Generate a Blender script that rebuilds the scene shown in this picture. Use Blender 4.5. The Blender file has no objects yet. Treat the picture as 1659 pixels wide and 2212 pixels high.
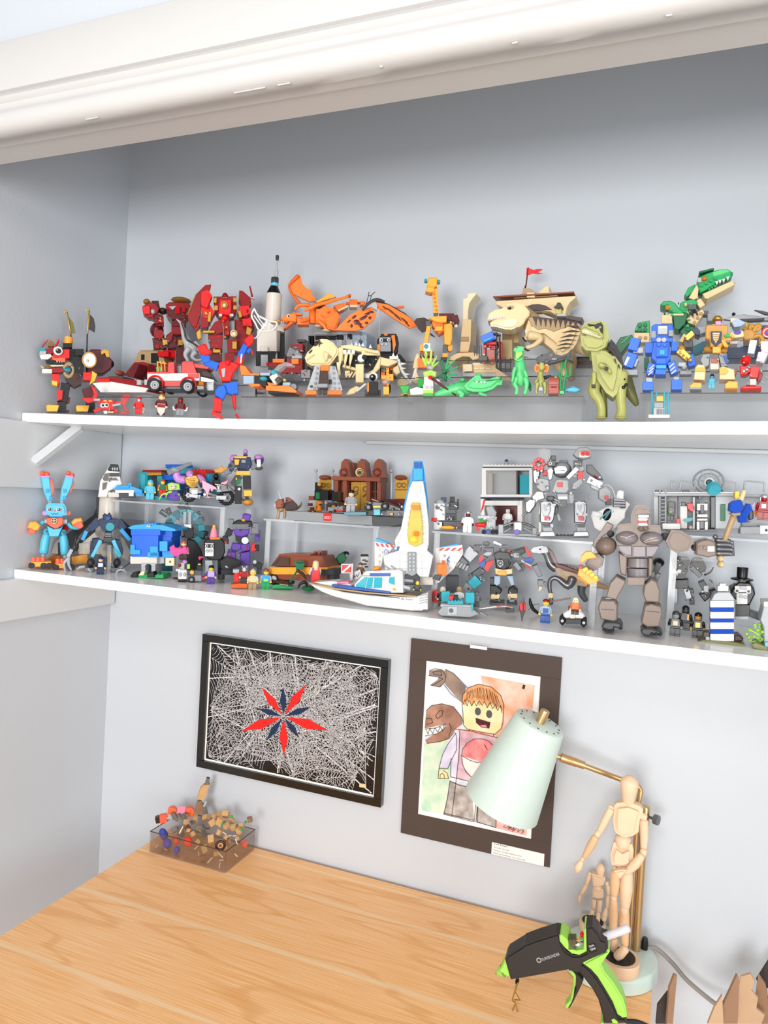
import bpy,bmesh,math,random
from mathutils import Vector,Matrix
random.seed(7)
SC = bpy.context.scene
COL = SC.collection
# ------------------------------------------------------------------ camera
F = 1577.05
CAM = Vector((1.41429,-1.584,1.63276))
VR = Vector((0.9284177,0.36765686,0.05356314))
VU = Vector((-0.05826373,0.0016891,0.9982998))
VF = Vector((-0.36694129,0.92995999,-0.02298925))
cd = bpy.data.cameras.new('camera');co = bpy.data.objects.new('camera',cd);COL.objects.link(co)
cd.sensor_fit = 'HORIZONTAL';cd.sensor_width = 36;cd.lens = F/1659*36;cd.clip_start = .01
M3 = Matrix((VR,VU,-VF)).transposed()
co.matrix_world = Matrix.Translation(CAM) @ M3.to_4x4()
SC.camera = co
# ------------------------------------------------------------------ light
SC.view_settings.view_transform = 'Standard'
SC.view_settings.look = 'None'
SC.view_settings.gamma = 1
SC.view_settings.use_curve_mapping = False
SC.view_settings.exposure = -0.03
cy_ = getattr(SC,'cycles',None)
if cy_:   # light has to pass many layers of clear plastic and bounce about in the closet
    cy_.transparent_max_bounces = 32;cy_.max_bounces = 14;cy_.diffuse_bounces = 8
W = bpy.data.worlds.new('daylight');SC.world = W;W.use_nodes = True
bg = W.node_tree.nodes['Background'];bg.inputs[0].default_value = (0.98,0.98,1.0,1);bg.inputs[1].default_value = 0.6
def area(name,loc,aim,sx,sy,power,col):
    l = bpy.data.lights.new(name,'AREA');l.shape = 'RECTANGLE';l.size = sx;l.size_y = sy;l.energy = power;l.color = col
    o = bpy.data.objects.new(name,l);COL.objects.link(o);o.location = loc
    o.rotation_euler = (Vector(aim)-Vector(loc)).to_track_quat('-Z','Y').to_euler()
    return o
area('assumed_front_light',(1.2,-4.0,1.62),(0.85,0,1.6),1.1,1.1,92,(1,.985,.965))  # assumed unseen source behind the camera, placed to suit the shadows; no window built
area('assumed_side_light',(3.5,-2.7,1.4),(0.5,0,1.6),1.6,1.6,52,(.93,.97,1))  # second assumed light, out of view to the right; no window built
area('overhead_fill_light',(1.0,-2.5,2.65),(0.9,-.2,1.2),.5,.5,12,(1,.97,.93))  # added overhead fill, brightens the desk and the lower shelf top
# ------------------------------------------------------------------ materials
MATS = {}
def lin(h):
    v = [int(h[i:i+2],16)/255 for i in (0,2,4)]
    return tuple(c/12.92 if c <= .04045 else ((c+.055)/1.055)**2.4 for c in v)
def mat(name,h,rough=.32,metal=0.,coat=0.,nz=.04,ns=60.,bump=0.,bs=200.):
    if name in MATS: return MATS[name]
    m = bpy.data.materials.new(name);m.use_nodes = True;nt = m.node_tree;p = nt.nodes['Principled BSDF']
    c = lin(h)
    tc = nt.nodes.new('ShaderNodeTexCoord');n = nt.nodes.new('ShaderNodeTexNoise');n.inputs['Scale'].default_value = ns
    r = nt.nodes.new('ShaderNodeMixRGB');r.blend_type = 'MIX'
    r.inputs[1].default_value = tuple(x*(1-nz) for x in c)+(1,);r.inputs[2].default_value = tuple(min(1,x*(1+nz)) for x in c)+(1,)
    nt.links.new(tc.outputs['Object'],n.inputs['Vector']);nt.links.new(n.outputs['Fac'],r.inputs[0]);nt.links.new(r.outputs[0],p.inputs['Base Color'])
    p.inputs['Specular IOR Level'].default_value = .35;p.inputs['Roughness'].default_value = rough;p.inputs['Metallic'].default_value = metal
    if coat: p.inputs['Coat Weight'].default_value = coat
    if bump:
        b = nt.nodes.new('ShaderNodeTexNoise');b.inputs['Scale'].default_value = bs;b.inputs['Detail'].default_value = 3
        q = nt.nodes.new('ShaderNodeBump');q.inputs['Strength'].default_value = bump;q.inputs['Distance'].default_value = .002
        nt.links.new(tc.outputs['Object'],b.inputs['Vector']);nt.links.new(b.outputs['Fac'],q.inputs['Height']);nt.links.new(q.outputs[0],p.inputs['Normal'])
    MATS[name] = m;return m
def clear(name,h,alpha,gloss=.12,rough=.03):
    m = bpy.data.materials.new(name);m.use_nodes = True;nt = m.node_tree;nt.nodes.remove(nt.nodes['Principled BSDF'])
    c = lin(h);out = nt.nodes['Material Output']
    t = nt.nodes.new('ShaderNodeBsdfTransparent');t.inputs[0].default_value = tuple(alpha+(1-alpha)*x for x in c)+(1,)
    d = nt.nodes.new('ShaderNodeBsdfDiffuse');d.inputs[0].default_value = c+(1,)
    g = nt.nodes.new('ShaderNodeBsdfGlossy');g.inputs['Roughness'].default_value = rough
    lw = nt.nodes.new('ShaderNodeLayerWeight');lw.inputs[0].default_value = .12
    nz = nt.nodes.new('ShaderNodeTexNoise');nz.inputs['Scale'].default_value = 9
    mr = nt.nodes.new('ShaderNodeMapRange');mr.inputs[3].default_value = rough;mr.inputs[4].default_value = rough+.06
    nt.links.new(nz.outputs['Fac'],mr.inputs[0]);nt.links.new(mr.outputs[0],g.inputs['Roughness'])
    a = nt.nodes.new('ShaderNodeMixShader');a.inputs[0].default_value = 1-alpha
    b = nt.nodes.new('ShaderNodeMixShader')
    mu = nt.nodes.new('ShaderNodeMath');mu.operation = 'MULTIPLY_ADD';mu.inputs[1].default_value = .5;mu.inputs[2].default_value = gloss*.02
    nt.links.new(lw.outputs[1],mu.inputs[0])
    nt.links.new(t.outputs[0],a.inputs[1]);nt.links.new(d.outputs[0],a.inputs[2]);nt.links.new(a.outputs[0],b.inputs[1]);nt.links.new(g.outputs[0],b.inputs[2])
    nt.links.new(mu.outputs[0],b.inputs[0]);nt.links.new(b.outputs[0],out.inputs[0])
    MATS[name] = m;return m
PAL = dict(red='DE1F1C',dred='8E1418',maroon='5C1A1E',orange='FA7A2A',dorange='E2601F',amber='F6A63A',yellow='EFBE36',gold='C08B3A',dgold='8F6428',
 tan='DFC494',dtan='A88C66',cream='E6D6B2',brown='6B4430',rbrown='8A4A34',dbrown='3C2620',gbrown='7E6C61',gbrown2='857D80',olive='A3A45C',dolive='6F7040',
 green='1FA05A',dgreen='12673F',lgreen='5CC77C',lime='A8DC5A',mint='D5E4DA',teal='2C93A0',dteal='17616E',cyan='58C8DC',sky='58BDDC',azure='2F9BE0',
 blue='1E63D2',dblue='1B4E9E',navy='1A2C4E',lav='B9A7DC',lilac='C58BD0',purple='5B3A9C',dpurple='3A2568',pink='F08AA8',hotpink='E8407F',
 white='DEDDDA',owhite='D2CBC0',lgrey='ABAEB1',grey='8E9194',dgrey='55575A',cgrey='3A3B3D',black='141416',skin='F3C9A0',mfy='F6CF45',coral='F4664A',sand='9AAEC2',
 bone='E2CE9C',sandred='A8584C')
def mt(k):
    if k in MATS: return MATS[k]
    if k == 'goldm': return mat(k,'C99A45',.3,.75)
    if k == 'silver': return mat(k,'B9BBBE',.28,.7)
    if k == 'gun': return mat(k,'6D6E72',.3,.6)
    if k == 'chrome': return mat(k,'D8D8DA',.12,1)
    if k == 'brass': return mat(k,'CBA878',.32,.85)
    if k == 'tcyan': return clear(k,'4FC8D8',.45,.5)
    if k == 'tblue': return clear(k,'2A58C8',.3,.5)
    if k == 'tyel': return clear(k,'E0D45C',.55,.5)
    if k == 'tclr': return clear(k,'EDEFF0',.8,.6)
    if k == 'tgrn': return clear(k,'5CCB6C',.35,.5)
    if k == 'tsmk': return clear(k,'6A5A50',.62,.5)
    if k == 'torg': return clear(k,'F09030',.35,.5)
    if k == 'tred': return clear(k,'D81820',.25,.5)
    if k == 'tpink': return clear(k,'F06AB0',.3,.5)
    if k == 'rubber': return mat(k,'26262A',.7)
    return mat(k,PAL[k])
clear('acrylic','EEF1F2',.975,.15);clear('acrylic_lit_edge','EEF1F3',.74,.5);clear('smoke_acrylic','C8C5C2',.965,.12)  # leg and plate-edge acrylic is whitened, painting in bright highlights
mat('smoke_rim','4A4642',.2)
# ------------------------------------------------------------------ mesh helpers
def ob(name,bm,m,par=None,smooth=False):
    me = bpy.data.meshes.new(name)
    bmesh.ops.recalc_face_normals(bm,faces=bm.faces)
    bm.to_mesh(me);bm.free()
    if smooth:
        for p in me.polygons: p.use_smooth = True
        try: me.set_sharp_from_angle(angle=math.radians(50))
        except Exception: pass
    if m: me.materials.append(mt(m) if isinstance(m,str) else m)
    o = bpy.data.objects.new(name,me);COL.objects.link(o)
    if par: o.parent = par
    return o
def hexa(bm,v):
    q = [bm.verts.new(p) for p in v]
    for f in ((0,1,2,3),(7,6,5,4),(0,4,5,1),(1,5,6,2),(2,6,7,3),(3,7,4,0)): bm.faces.new([q[i] for i in f])
def box(bm,x0,x1,y0,y1,z0,z1):
    hexa(bm,[(x0,y0,z0),(x1,y0,z0),(x1,y0,z1),(x0,y0,z1),(x0,y1,z0),(x1,y1,z0),(x1,y1,z1),(x0,y1,z1)])
def bev(bm,w,seg=1):
    bmesh.ops.recalc_face_normals(bm,faces=bm.faces)
    e = [x for x in bm.edges if len(x.link_faces) == 2 and x.calc_face_angle(0) > .45]
    if e and w > 0: bmesh.ops.bevel(bm,geom=e,offset=w,segments=seg,affect='EDGES',clamp_overlap=True)
def boxo(name,m,x0,x1,y0,y1,z0,z1,par=None,b=.002,seg=1):
    bm = bmesh.new();box(bm,x0,x1,y0,y1,z0,z1);bev(bm,b,seg);return ob(name,bm,m,par)
def tag(o,label=None,cat=None,group=None,kind=None):
    if label: o['label'] = label
    if cat: o['category'] = cat
    if group: o['group'] = group
    if kind: o['kind'] = kind
    return o
def struct(o): o['kind'] = 'structure';return o
def empty(name,loc,rz=0):
    o = bpy.data.objects.new(name,None);COL.objects.link(o);o.location = loc;o.rotation_euler = (0,0,rz);o.empty_display_size = .02;return o
def ray(px,py): return VF*F + VR*(px-829.5) - VU*(py-1106)
def atY(px,py,Y): d = ray(px,py);return CAM + d*((Y-CAM.y)/d.y)
def atX(px,py,X): d = ray(px,py);return CAM + d*((X-CAM.x)/d.x)
def atZ(px,py,Z): d = ray(px,py);return CAM + d*((Z-CAM.z)/d.z)
H1,H2,TH,D1,D2 = 1.7793,1.4148,.0204,.3189,.323
DZ = .74
# ------------------------------------------------------------------ shape kit: every thing has an upright local frame that stands at its base
# (x to the right, y away from the viewer side it faces, z up); shapes are traced on its front and given their own depth
class G: pass
def C(ox,oy,s): G.ox,G.oy,G.s = ox,oy,s
def px(x,y): return G.ox+x/G.s,G.oy+y/G.s
def T(name,label,cat,x,y,Y=None,Z=None,a=None,g=None):
    X,Q = px(x,y)
    p = atY(X,Q,Y) if Y is not None else atZ(X,Q,Z)
    if a is None: ang = math.atan2(CAM.x-p.x,p.y-CAM.y)
    else: ang = math.radians(a)
    o = empty(name,p,ang);tag(o,label,cat,g)
    G.root,G.A,G.ang = o,p,ang
    G.inv = Matrix.Rotation(-ang,3,'Z');G.cam = G.inv @ (CAM-p)
    d = G.inv @ ray(X,Q);G.mpp = abs((0-G.cam.y)/d.y)/G.s   # metres per crop pixel at the base plane
    return o
def P(x,y,o=0):
    d = G.inv @ ray(*px(x,y));return G.cam + d*((-o-G.cam.y)/d.y)
def inset(n,bm,m,k,smooth=False): return ob(n,bm,m,k or G.root,smooth)
def pz(n,m,pts,d=.01,o=0,b=.0007,k=None):
    bm = bmesh.new();f = [P(pts[i],pts[i+1],o+d/2) for i in range(0,len(pts),2)]
    a = [bm.verts.new(p) for p in f];c = [bm.verts.new((p.x,p.y+d,p.z)) for p in f];N = len(a)
    bm.faces.new(a);bm.faces.new(c[::-1])
    for i in range(N): bm.faces.new([a[i],c[i],c[(i+1) % N],a[(i+1) % N]])
    if b:
        bmesh.ops.recalc_face_normals(bm,faces=bm.faces);w = min(b*(.55 if b < .009 else .8),d*.3);F0 = [q for q in bm.faces if len(q.verts) == N][:2] if N != 4 else list(bm.faces)[:2]
        bmesh.ops.bevel(bm,geom=list({e for q in F0 for e in q.edges}),offset=w,segments=2 if b > .004 else 1,affect='EDGES',clamp_overlap=True)
    return inset(n,bm,m,k)
def cylm(bm,c,ax,r,h,n=10,r2=None):
    ax = Vector(ax).normalized();u = ax.orthogonal().normalized();v = ax.cross(u);r2 = r if r2 is None else r2
    A = [bm.verts.new(Vector(c)+(u*math.cos(t)+v*math.sin(t))*r) for t in [2*math.pi*i/n for i in range(n)]]
    B = [bm.verts.new(Vector(c)+ax*h+(u*math.cos(t)+v*math.sin(t))*r2) for t in [2*math.pi*i/n for i in range(n)]]
    for i in range(n): bm.faces.new([A[i],A[(i+1) % n],B[(i+1) % n],B[i]])
    bm.faces.new(A[::-1]);bm.faces.new(B)
def bx(n,m,x0,y0,x1,y1,d=.012,o=0,s=0,f=None,b=.0006,k=None):
    p,q = P(x0,y0,o+d/2),P(x1,y1,o+d/2);r1,r2 = P(x1,y0,o+d/2),P(x0,y1,o+d/2)
    bm = bmesh.new();fr = [r2,q,r1,p];bk = [Vector((v.x,v.y+d,v.z)) for v in fr]
    hexa(bm,fr+bk);bev(bm,min(b,d*.3))
    w = (r1-p).length
    if s:
        r = w/s*.3
        rows = max(1,round(d/(w/s)))
        for i in range(s):
            for j in range(rows):
                c = p.lerp(r1,(i+.5)/s);cylm(bm,(c.x,c.y+d*(j+.5)/rows,c.z-.0002),(0,0,1),r,r*.75+.0002,8)
    if f:
        for i in range(f[0]):
            for j in range(f[1]):
                c = p.lerp(r1,(i+.5)/f[0]).lerp(r2.lerp(q,(i+.5)/f[0]),(j+.5)/f[1]);r = w/f[0]*.3
                cylm(bm,(c.x,c.y+.0002,c.z),(0,-1,0),r,r*.6+.0002,8)
    return inset(n,bm,m,k)
def br(n,m,x0,y0,x1,y1,w0,w1=None,d=None,o=0,o2=None,b=.0007,k=None):
    w1 = w0 if w1 is None else w1;o2 = o if o2 is None else o2
    A,B = P(x0,y0,o),P(x1,y1,o2);t = (B-A).normalized();s = t.cross(Vector((0,1,0))).normalized();y = s.cross(t).normalized()
    h0,h1 = w0*G.mpp/2,w1*G.mpp/2;e0,e1 = (h0,h1) if d is None else (d/2,d/2)
    bm = bmesh.new()
    hexa(bm,[A-s*h0-y*e0,A+s*h0-y*e0,A+s*h0+y*e0,A-s*h0+y*e0,B-s*h1-y*e1,B+s*h1-y*e1,B+s*h1+y*e1,B-s*h1+y*e1])
    bev(bm,min(b,h0*.5,h1*.5));return inset(n,bm,m,k)
def sweep(bm,pts,rad,n=9,flat=1.):
    rings = [];N = len(pts);u = None
    for i in range(N):
        t = (pts[min(i+1,N-1)]-pts[max(i-1,0)]).normalized()
        if u is None: u = t.orthogonal().normalized()
        u = (u-t*u.dot(t)).normalized();v = t.cross(u)
        rings.append([bm.verts.new(pts[i]+(u*math.cos(q)+v*math.sin(q))*rad[i]) for q in [2*math.pi*j/n for j in range(n)]])
    for i in range(N-1):
        for j in range(n): bm.faces.new([rings[i][j],rings[i][(j+1) % n],rings[i+1][(j+1) % n],rings[i+1][j]])
    bm.faces.new(rings[0][::-1]);bm.faces.new(rings[-1])
def smooth_path(pts,rad,sub=4):
    if len(pts) < 3 or sub < 2: return pts,rad
    Q,R = [],[]
    for i in range(len(pts)-1):
        a,b,c,d = pts[max(i-1,0)],pts[i],pts[i+1],pts[min(i+2,len(pts)-1)]
        for j in range(sub):
            t = j/sub
            Q.append(.5*((2*b)+(c-a)*t+(2*a-5*b+4*c-d)*t*t+(3*b-a-3*c+d)*t**3));R.append(rad[i]*(1-t)+rad[i+1]*t)
    return Q+[pts[-1]],R+[rad[-1]]
def tb(n,m,pts,o=0,nn=9,sub=4,cap=True,k=None):
    """round tube: pts (x, y, radius[, depth offset])"""
    V = [P(p[0],p[1],p[3] if len(p) > 3 else o) for p in pts];R = [p[2]*G.mpp for p in pts]
    V,R = smooth_path(V,R,sub)
    if cap:
        t0 = (V[0]-V[1]).normalized();t1 = (V[-1]-V[-2]).normalized()
        V = [V[0]+t0*R[0]*.45,V[0]+t0*R[0]*.25]+V+[V[-1]+t1*R[-1]*.25,V[-1]+t1*R[-1]*.45];R = [R[0]*.45,R[0]*.8]+R+[R[-1]*.8,R[-1]*.45]
    bm = bmesh.new();sweep(bm,V,R,nn);return inset(n,bm,m,k,True)
def el(n,m,x,y,rx,ry=None,d=None,o=0,rot=0,k=None,u=12,v=8):
    ry = rx if ry is None else ry;c = P(x,y,o);bm = bmesh.new();s = G.mpp
    bmesh.ops.create_uvsphere(bm,u_segments=u,v_segments=v,radius=1)
    M = Matrix.Translation(c) @ Matrix.Rotation(math.radians(rot),4,'Y') @ Matrix.Diagonal((rx*s,(d/2 if d else min(rx,ry)*s),ry*s,1))
    bmesh.ops.transform(bm,matrix=M,verts=bm.verts);return inset(n,bm,m,k,True)
def cl(n,m,x,y,r,d=.006,o=0,ry=None,nn=18,k=None,b=.0005):
    """short cylinder whose round face looks out of the front"""
    c = P(x,y,o);bm = bmesh.new();cylm(bm,(0,d/2,0),(0,-1,0),r*G.mpp,d,nn)
    bmesh.ops.transform(bm,matrix=Matrix.Translation(c) @ Matrix.Diagonal((1,1,(ry/r if ry else 1),1)),verts=bm.verts)
    bev(bm,min(b,r*G.mpp*.3));return inset(n,bm,m,k,False)
def rg(n,m,x,y,R,r,o=0,ry=None,k=None,N=24):
    """ring (torus) facing the front"""
    c = P(x,y,o);bm = bmesh.new();rows = []
    for i in range(N):
        a = 2*math.pi*i/N;e = Vector((math.cos(a),0,math.sin(a)*(ry/R if ry else 1)))
        rows.append([bm.verts.new(c+e*R*G.mpp+(e*math.cos(q)+Vector((0,1,0))*math.sin(q))*r*G.mpp) for q in [2*math.pi*j/7 for j in range(7)]])
    for i in range(N):
        for j in range(7): bm.faces.new([rows[i][j],rows[i][(j+1) % 7],rows[(i+1) % N][(j+1) % 7],rows[(i+1) % N][j]])
    return inset(n,bm,m,k,True)
def rev(n,m,A,B,prof,nn=24,k=None,smooth=True,par=None):
    """turned shape about the axis A-B: prof (position 0..1, radius in metres)"""
    A,B = Vector(A),Vector(B);ax = (B-A).normalized();u = ax.orthogonal().normalized();v = ax.cross(u);bm = bmesh.new();rows = []
    for t,r in prof:
        rows.append([bm.verts.new(A.lerp(B,t)+(u*math.cos(q)+v*math.sin(q))*max(r,1e-5)) for q in [2*math.pi*j/nn for j in range(nn)]])
    for i in range(len(rows)-1):
        for j in range(nn): bm.faces.new([rows[i][j],rows[i][(j+1) % nn],rows[i+1][(j+1) % nn],rows[i+1][j]])
    bm.faces.new(rows[0][::-1]);bm.faces.new(rows[-1])
    return ob(n,bm,m,k or par or G.root,smooth)
def lt(n,m,x,prof,o=0,nn=20,k=None):
    """upright turned shape: prof (y, half width) in crop pixels"""
    y0,y1 = prof[0][0],prof[-1][0];A,B = P(x,y0,o),P(x,y1,o);A.x = B.x = (A.x+B.x)/2
    return rev(n,m,A,B,[((y-y0)/(y1-y0),r*G.mpp) for y,r in prof],nn,k)
def eyes(pts,r=4,o=0,k=None):
    for x,y in pts:
        e = cl('eye','white',x,y,r,.0012,o,k=k);cl('pupil','black',x+r*.1,y,r*.55,.0008,o+.0009,k=k)
# ------------------------------------------------------------------ a small brick figure
def mf(label,x,y,h,hair='brown',skin='mfy',torso='red',arms=None,legs='blue',style='hair',Z=None,Y=None,a=None,name='toy_figure',cat='figure',g=None,hands=None,extra=None,pose=(.5,.5),face=True,sit=False):
    """x,y = feet, h = height in crop pixels"""
    r = T(name,label,cat,x,y,Y=Y,Z=Z,a=a,g=g);u = h*G.mpp/44.;arms = arms or torso;hands = hands or skin
    def bb(n,m,x0,x1,y0,y1,z0,z1,b=.5,k=None):
        bm = bmesh.new();box(bm,x0*u,x1*u,y0*u,y1*u,z0*u,z1*u);bev(bm,b*u);return ob(n,bm,m,k or r)
    zb = 0
    for s in (-1,1):
        if sit: bb('leg',legs,s*4-3.7,s*4+3.7,-12,4,0,7)
        else: bb('leg',legs,s*4-3.7,s*4+3.7,-4,3.6,0,12.2);bb('foot',legs,s*4-3.6,s*4+3.6,-5.2,-3.9,0,3.2)
    z0 = 7 if sit else 12.2
    bb('hips',legs,-7.7,7.7,-3.6,3.6,z0,z0+3)
    z0 += 3
    bm = bmesh.new();v = []
    for yy in (-3.9,3.9): v += [(-7.7*u,yy*u,z0*u),(7.7*u,yy*u,z0*u),(5.6*u,yy*u*.9,(z0+12.6)*u),(-5.6*u,yy*u*.9,(z0+12.6)*u)]
    hexa(bm,v);bev(bm,.5*u);tr = ob('torso',bm,torso,r)
    for i,s in enumerate((-1,1)):
        an = pose[i];sh = Vector((s*6.4*u,0,(z0+10.5)*u));elb = sh+Vector((s*2.4*u,-2*an*u,-5*u));ha = elb+Vector((s*.6*u,-6*an*u,-(4.2-5*max(0,an-.6))*u))
        bm = bmesh.new();sweep(bm,*smooth_path([sh,elb,ha],[2.5*u,2.3*u,1.9*u],3),n=8);ob('arm',bm,arms,r,True)
        bm = bmesh.new();cylm(bm,ha+Vector((0,-.5*u,-1.2*u)),(0,-1,-.4),2*u,3*u,8);ob('hand',bm,hands,r)
    hz = z0+12.6
    hd = rev('head',skin,(0,0,hz*u),(0,0,(hz+9.6)*u),[(0,2.6*u),(.1,2.7*u),(.11,4.2*u),(.2,4.9*u),(.8,4.9*u),(.92,4.2*u),(1,2.6*u)],14,par=r)
    if face:
        for s in (-1,1):
            bm = bmesh.new();cylm(bm,(s*1.7*u,-4.4*u,(hz+5.6)*u),(0,-1,0),.62*u,.6*u,8);ob('eye',bm,'black',hd)
        bm = bmesh.new();box(bm,-1.4*u,1.4*u,-5*u,-4.5*u,(hz+2.9)*u,(hz+3.4)*u);ob('mouth',bm,'black',hd)
    def dome(n,m,r0,zl,zt,back=0,yo=0): return rev(n,m,(0,yo*u,zl*u),(0,yo*u,zt*u),[(0,r0*u*.97),(.3,r0*u*1.02),(.62,r0*u*.9),(.85,r0*u*.6),(1,r0*u*.15)],14,par=r)
    if style in ('hair','long','helmet','hood','bun'):
        dome('helmet' if style in ('helmet','hood') else 'hair',hair,5.6,hz+(6.3 if style != 'hood' else 5.8),hz+12.4)
        bm = bmesh.new();n = 10
        lo = dict(hair=3.2,long=-5,helmet=1.5,hood=-1,bun=3)[style]
        A = [math.radians(-20+220*i/n) for i in range(n+1)]
        for R0,R1 in ((4.7,5.7),):
            rows = [[bm.verts.new((R*u*math.cos(t),R*u*math.sin(t),z*u)) for R,z in ((R0,hz+7.5),(R1,hz+7.5),(R1+(.8 if style == 'long' else 0),hz+lo),(R0,hz+lo))] for t in A]
            for i in range(n):
                for j in range(4): bm.faces.new([rows[i][j],rows[i][(j+1) % 4],rows[i+1][(j+1) % 4],rows[i+1][j]])
            bm.faces.new(rows[0]);bm.faces.new(rows[-1][::-1])
        ob('back_hair' if style in ('hair','long','bun') else 'helmet_rear',bm,hair,r,True)
        if style == 'bun': 
            bm = bmesh.new();bmesh.ops.create_uvsphere(bm,u_segments=10,v_segments=6,radius=2.6*u,matrix=Matrix.Translation((0,4*u,(hz+11)*u)));ob('hair_bun',bm,hair,r,True)
    elif style == 'cap':
        dome('cap',hair,5.4,hz+6.6,hz+11.6)
    elif style == 'ears':
        dome('helmet',hair,5.5,hz+5.5,hz+11.5)
        for s in (-1,1): rev('horn',hair,(s*4.5*u,0,(hz+9)*u),(s*6*u,0,(hz+14)*u),[(0,1.3*u),(1,.2*u)],6,par=r)
    elif style == 'stud':
        rev('stud',skin,(0,0,(hz+9.4)*u),(0,0,(hz+11)*u),[(0,2.4*u),(1,2.4*u)],12,par=r)
    G.u = u;G.hz = hz;G.z0 = z0
    if extra: extra(r,u,z0,hz)
    return r
def cape(m,wd=15,z1=1,yo=4.4,y1=7):
    def f(r,u,z0,hz):
        bm = bmesh.new();hexa(bm,[(-5.5*u,yo*u,(hz-.5)*u),(5.5*u,yo*u,(hz-.5)*u),(wd/2*u,y1*u,z1*u),(-wd/2*u,y1*u,z1*u),(-5.5*u,(yo+.8)*u,(hz-.5)*u),(5.5*u,(yo+.8)*u,(hz-.5)*u),(wd/2*u,(y1+.8)*u,z1*u),(-wd/2*u,(y1+.8)*u,z1*u)]);ob('cape',bm,m,r)
    return f
def stick(n,m,p,q,rad):
    def f(r,u,z0,hz):
        bm = bmesh.new();cylm(bm,Vector(p)*u,Vector(q)-Vector(p),rad*u,(Vector(q)-Vector(p)).length*u,8);ob(n,bm,m,r,True)
    return f
def panel(n,m,x0,x1,z0_,z1_,y=-4.1,th=.4):
    """flat printed panel on the figure's front"""
    def f(r,u,z0,hz):
        bm = bmesh.new();box(bm,x0*u,x1*u,(y-th)*u,(y+.1)*u,(z0+z0_)*u,(z0+z1_)*u);bev(bm,.15*u);ob(n,bm,m,r)
    return f
def many(*fs):
    def f(*a):
        for q in fs: q(*a)
    return f
def text(n,m,s,x,y,x2,y2,o,hpx,k=None,ital=0):
    """lettering starting at (x, y) running towards (x2, y2), letter height hpx"""
    cu = bpy.data.curves.new(n,'FONT');cu.body = s;cu.size = hpx*G.mpp*1.4;cu.extrude = .0001;cu.shear = ital
    t = bpy.data.objects.new(n,cu);COL.objects.link(t);bpy.context.view_layer.update()
    me = bpy.data.meshes.new_from_object(t.evaluated_get(bpy.context.evaluated_depsgraph_get()));bpy.data.objects.remove(t);bpy.data.curves.remove(cu)
    A,B = P(x,y,o),P(x2,y2,o);w = max(v.co.x for v in me.vertices) or 1
    X = (B-A);sc = X.length/w;X.normalize();Zx = X.cross(Vector((0,1,0))).normalized()*-1
    if Zx.z < 0: Zx = -Zx
    M = Matrix(((X.x*sc,Zx.x,0,A.x),(X.y*sc,Zx.y,-1,A.y),(X.z*sc,Zx.z,0,A.z),(0,0,0,1)))
    me.transform(M);me.materials.append(mt(m));o_ = bpy.data.objects.new(n,me);COL.objects.link(o_);o_.parent = k or G.root;return o_
def ink(n,m,lines,w,o,k=None,d=.0002):
    """flat printed strokes: lines = lists of (x, y)"""
    bm = bmesh.new()
    for L in lines:
        pts = [P(L[i],L[i+1],o) for i in range(0,len(L),2)]
        for a,b in zip(pts,pts[1:]):
            t = b-a
            if t.length < 1e-6: continue
            s = t.cross(Vector((0,1,0))).normalized()*w*G.mpp/2;e = t.normalized()*w*G.mpp*.3
            bm.faces.new([bm.verts.new(q) for q in (a-s-e,b-s+e,b+s+e,a+s-e)])
    o_ = inset(n,bm,m,k);o_['kind'] = 'stuff';return o_

RG = random.Random(21)
def gb(rects,mats,n,o,s=(12,30)):
    """small bricks, pins and tiles that stud a mechanical toy"""
    for i in range(n):
        x0,y0,x1,y1 = rects[i % len(rects)];x,y = RG.uniform(x0,x1),RG.uniform(y0,y1);w,h = RG.uniform(*s),RG.uniform(*s);m = mats[RG.randrange(len(mats))];oo = o+RG.uniform(-.003,.002);q = RG.random()
        if q < .45: bx('detail_brick',m,x-w/2,y-h/2,x+w/2,y+h/2,.008,oo)
        elif q < .7: cl('detail_pin',m,x,y,min(w,h)*.45,.008,oo,nn=12)
        else: br('detail_bar',m,x-w*.6,y-h*.4,x+w*.6,y+h*.4,9,8,.007,oo)
# ------------------------------------------------------------------ the closet itself
def wallmat(name,h,rough=.55,bump=.25,bs=90):
    return mat(name,h,rough,0,0,.012,3.,bump,bs)
wallmat('wall_paint','C3C8CE',.5,.18,110)
mat('white_paint','C9C7C5',.38,0,0,.015,8,.25,45)
mat('grey_white_paint','CFD2D4',.45,0,0,.015,8,.2,45)
struct(boxo('wall_back','wall_paint',-.1,2.2,0,.1,0,2.75,b=0))
struct(boxo('wall_left','wall_paint',-.1,0,-.6,0,0,2.75,b=0))
struct(boxo('wall_right','wall_paint',2.1,2.2,-.6,0,0,2.75,b=0))
struct(boxo('ceiling','wall_paint',-.1,2.2,-.6,0,2.7,2.78,b=0))
struct(boxo('floor',mat('floor_boards','E6DACB',.6,0,0,.1,6),-1.2,3.4,-4.0,0,-.05,0,b=0))
struct(boxo('wall_front','wall_paint',-.9,2.6,-.602,-.5,2.27,3.2,b=0))
struct(boxo('wall_front_side','wall_paint',-.9,-.02,-.602,-.5,0,2.27,b=0))
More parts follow.
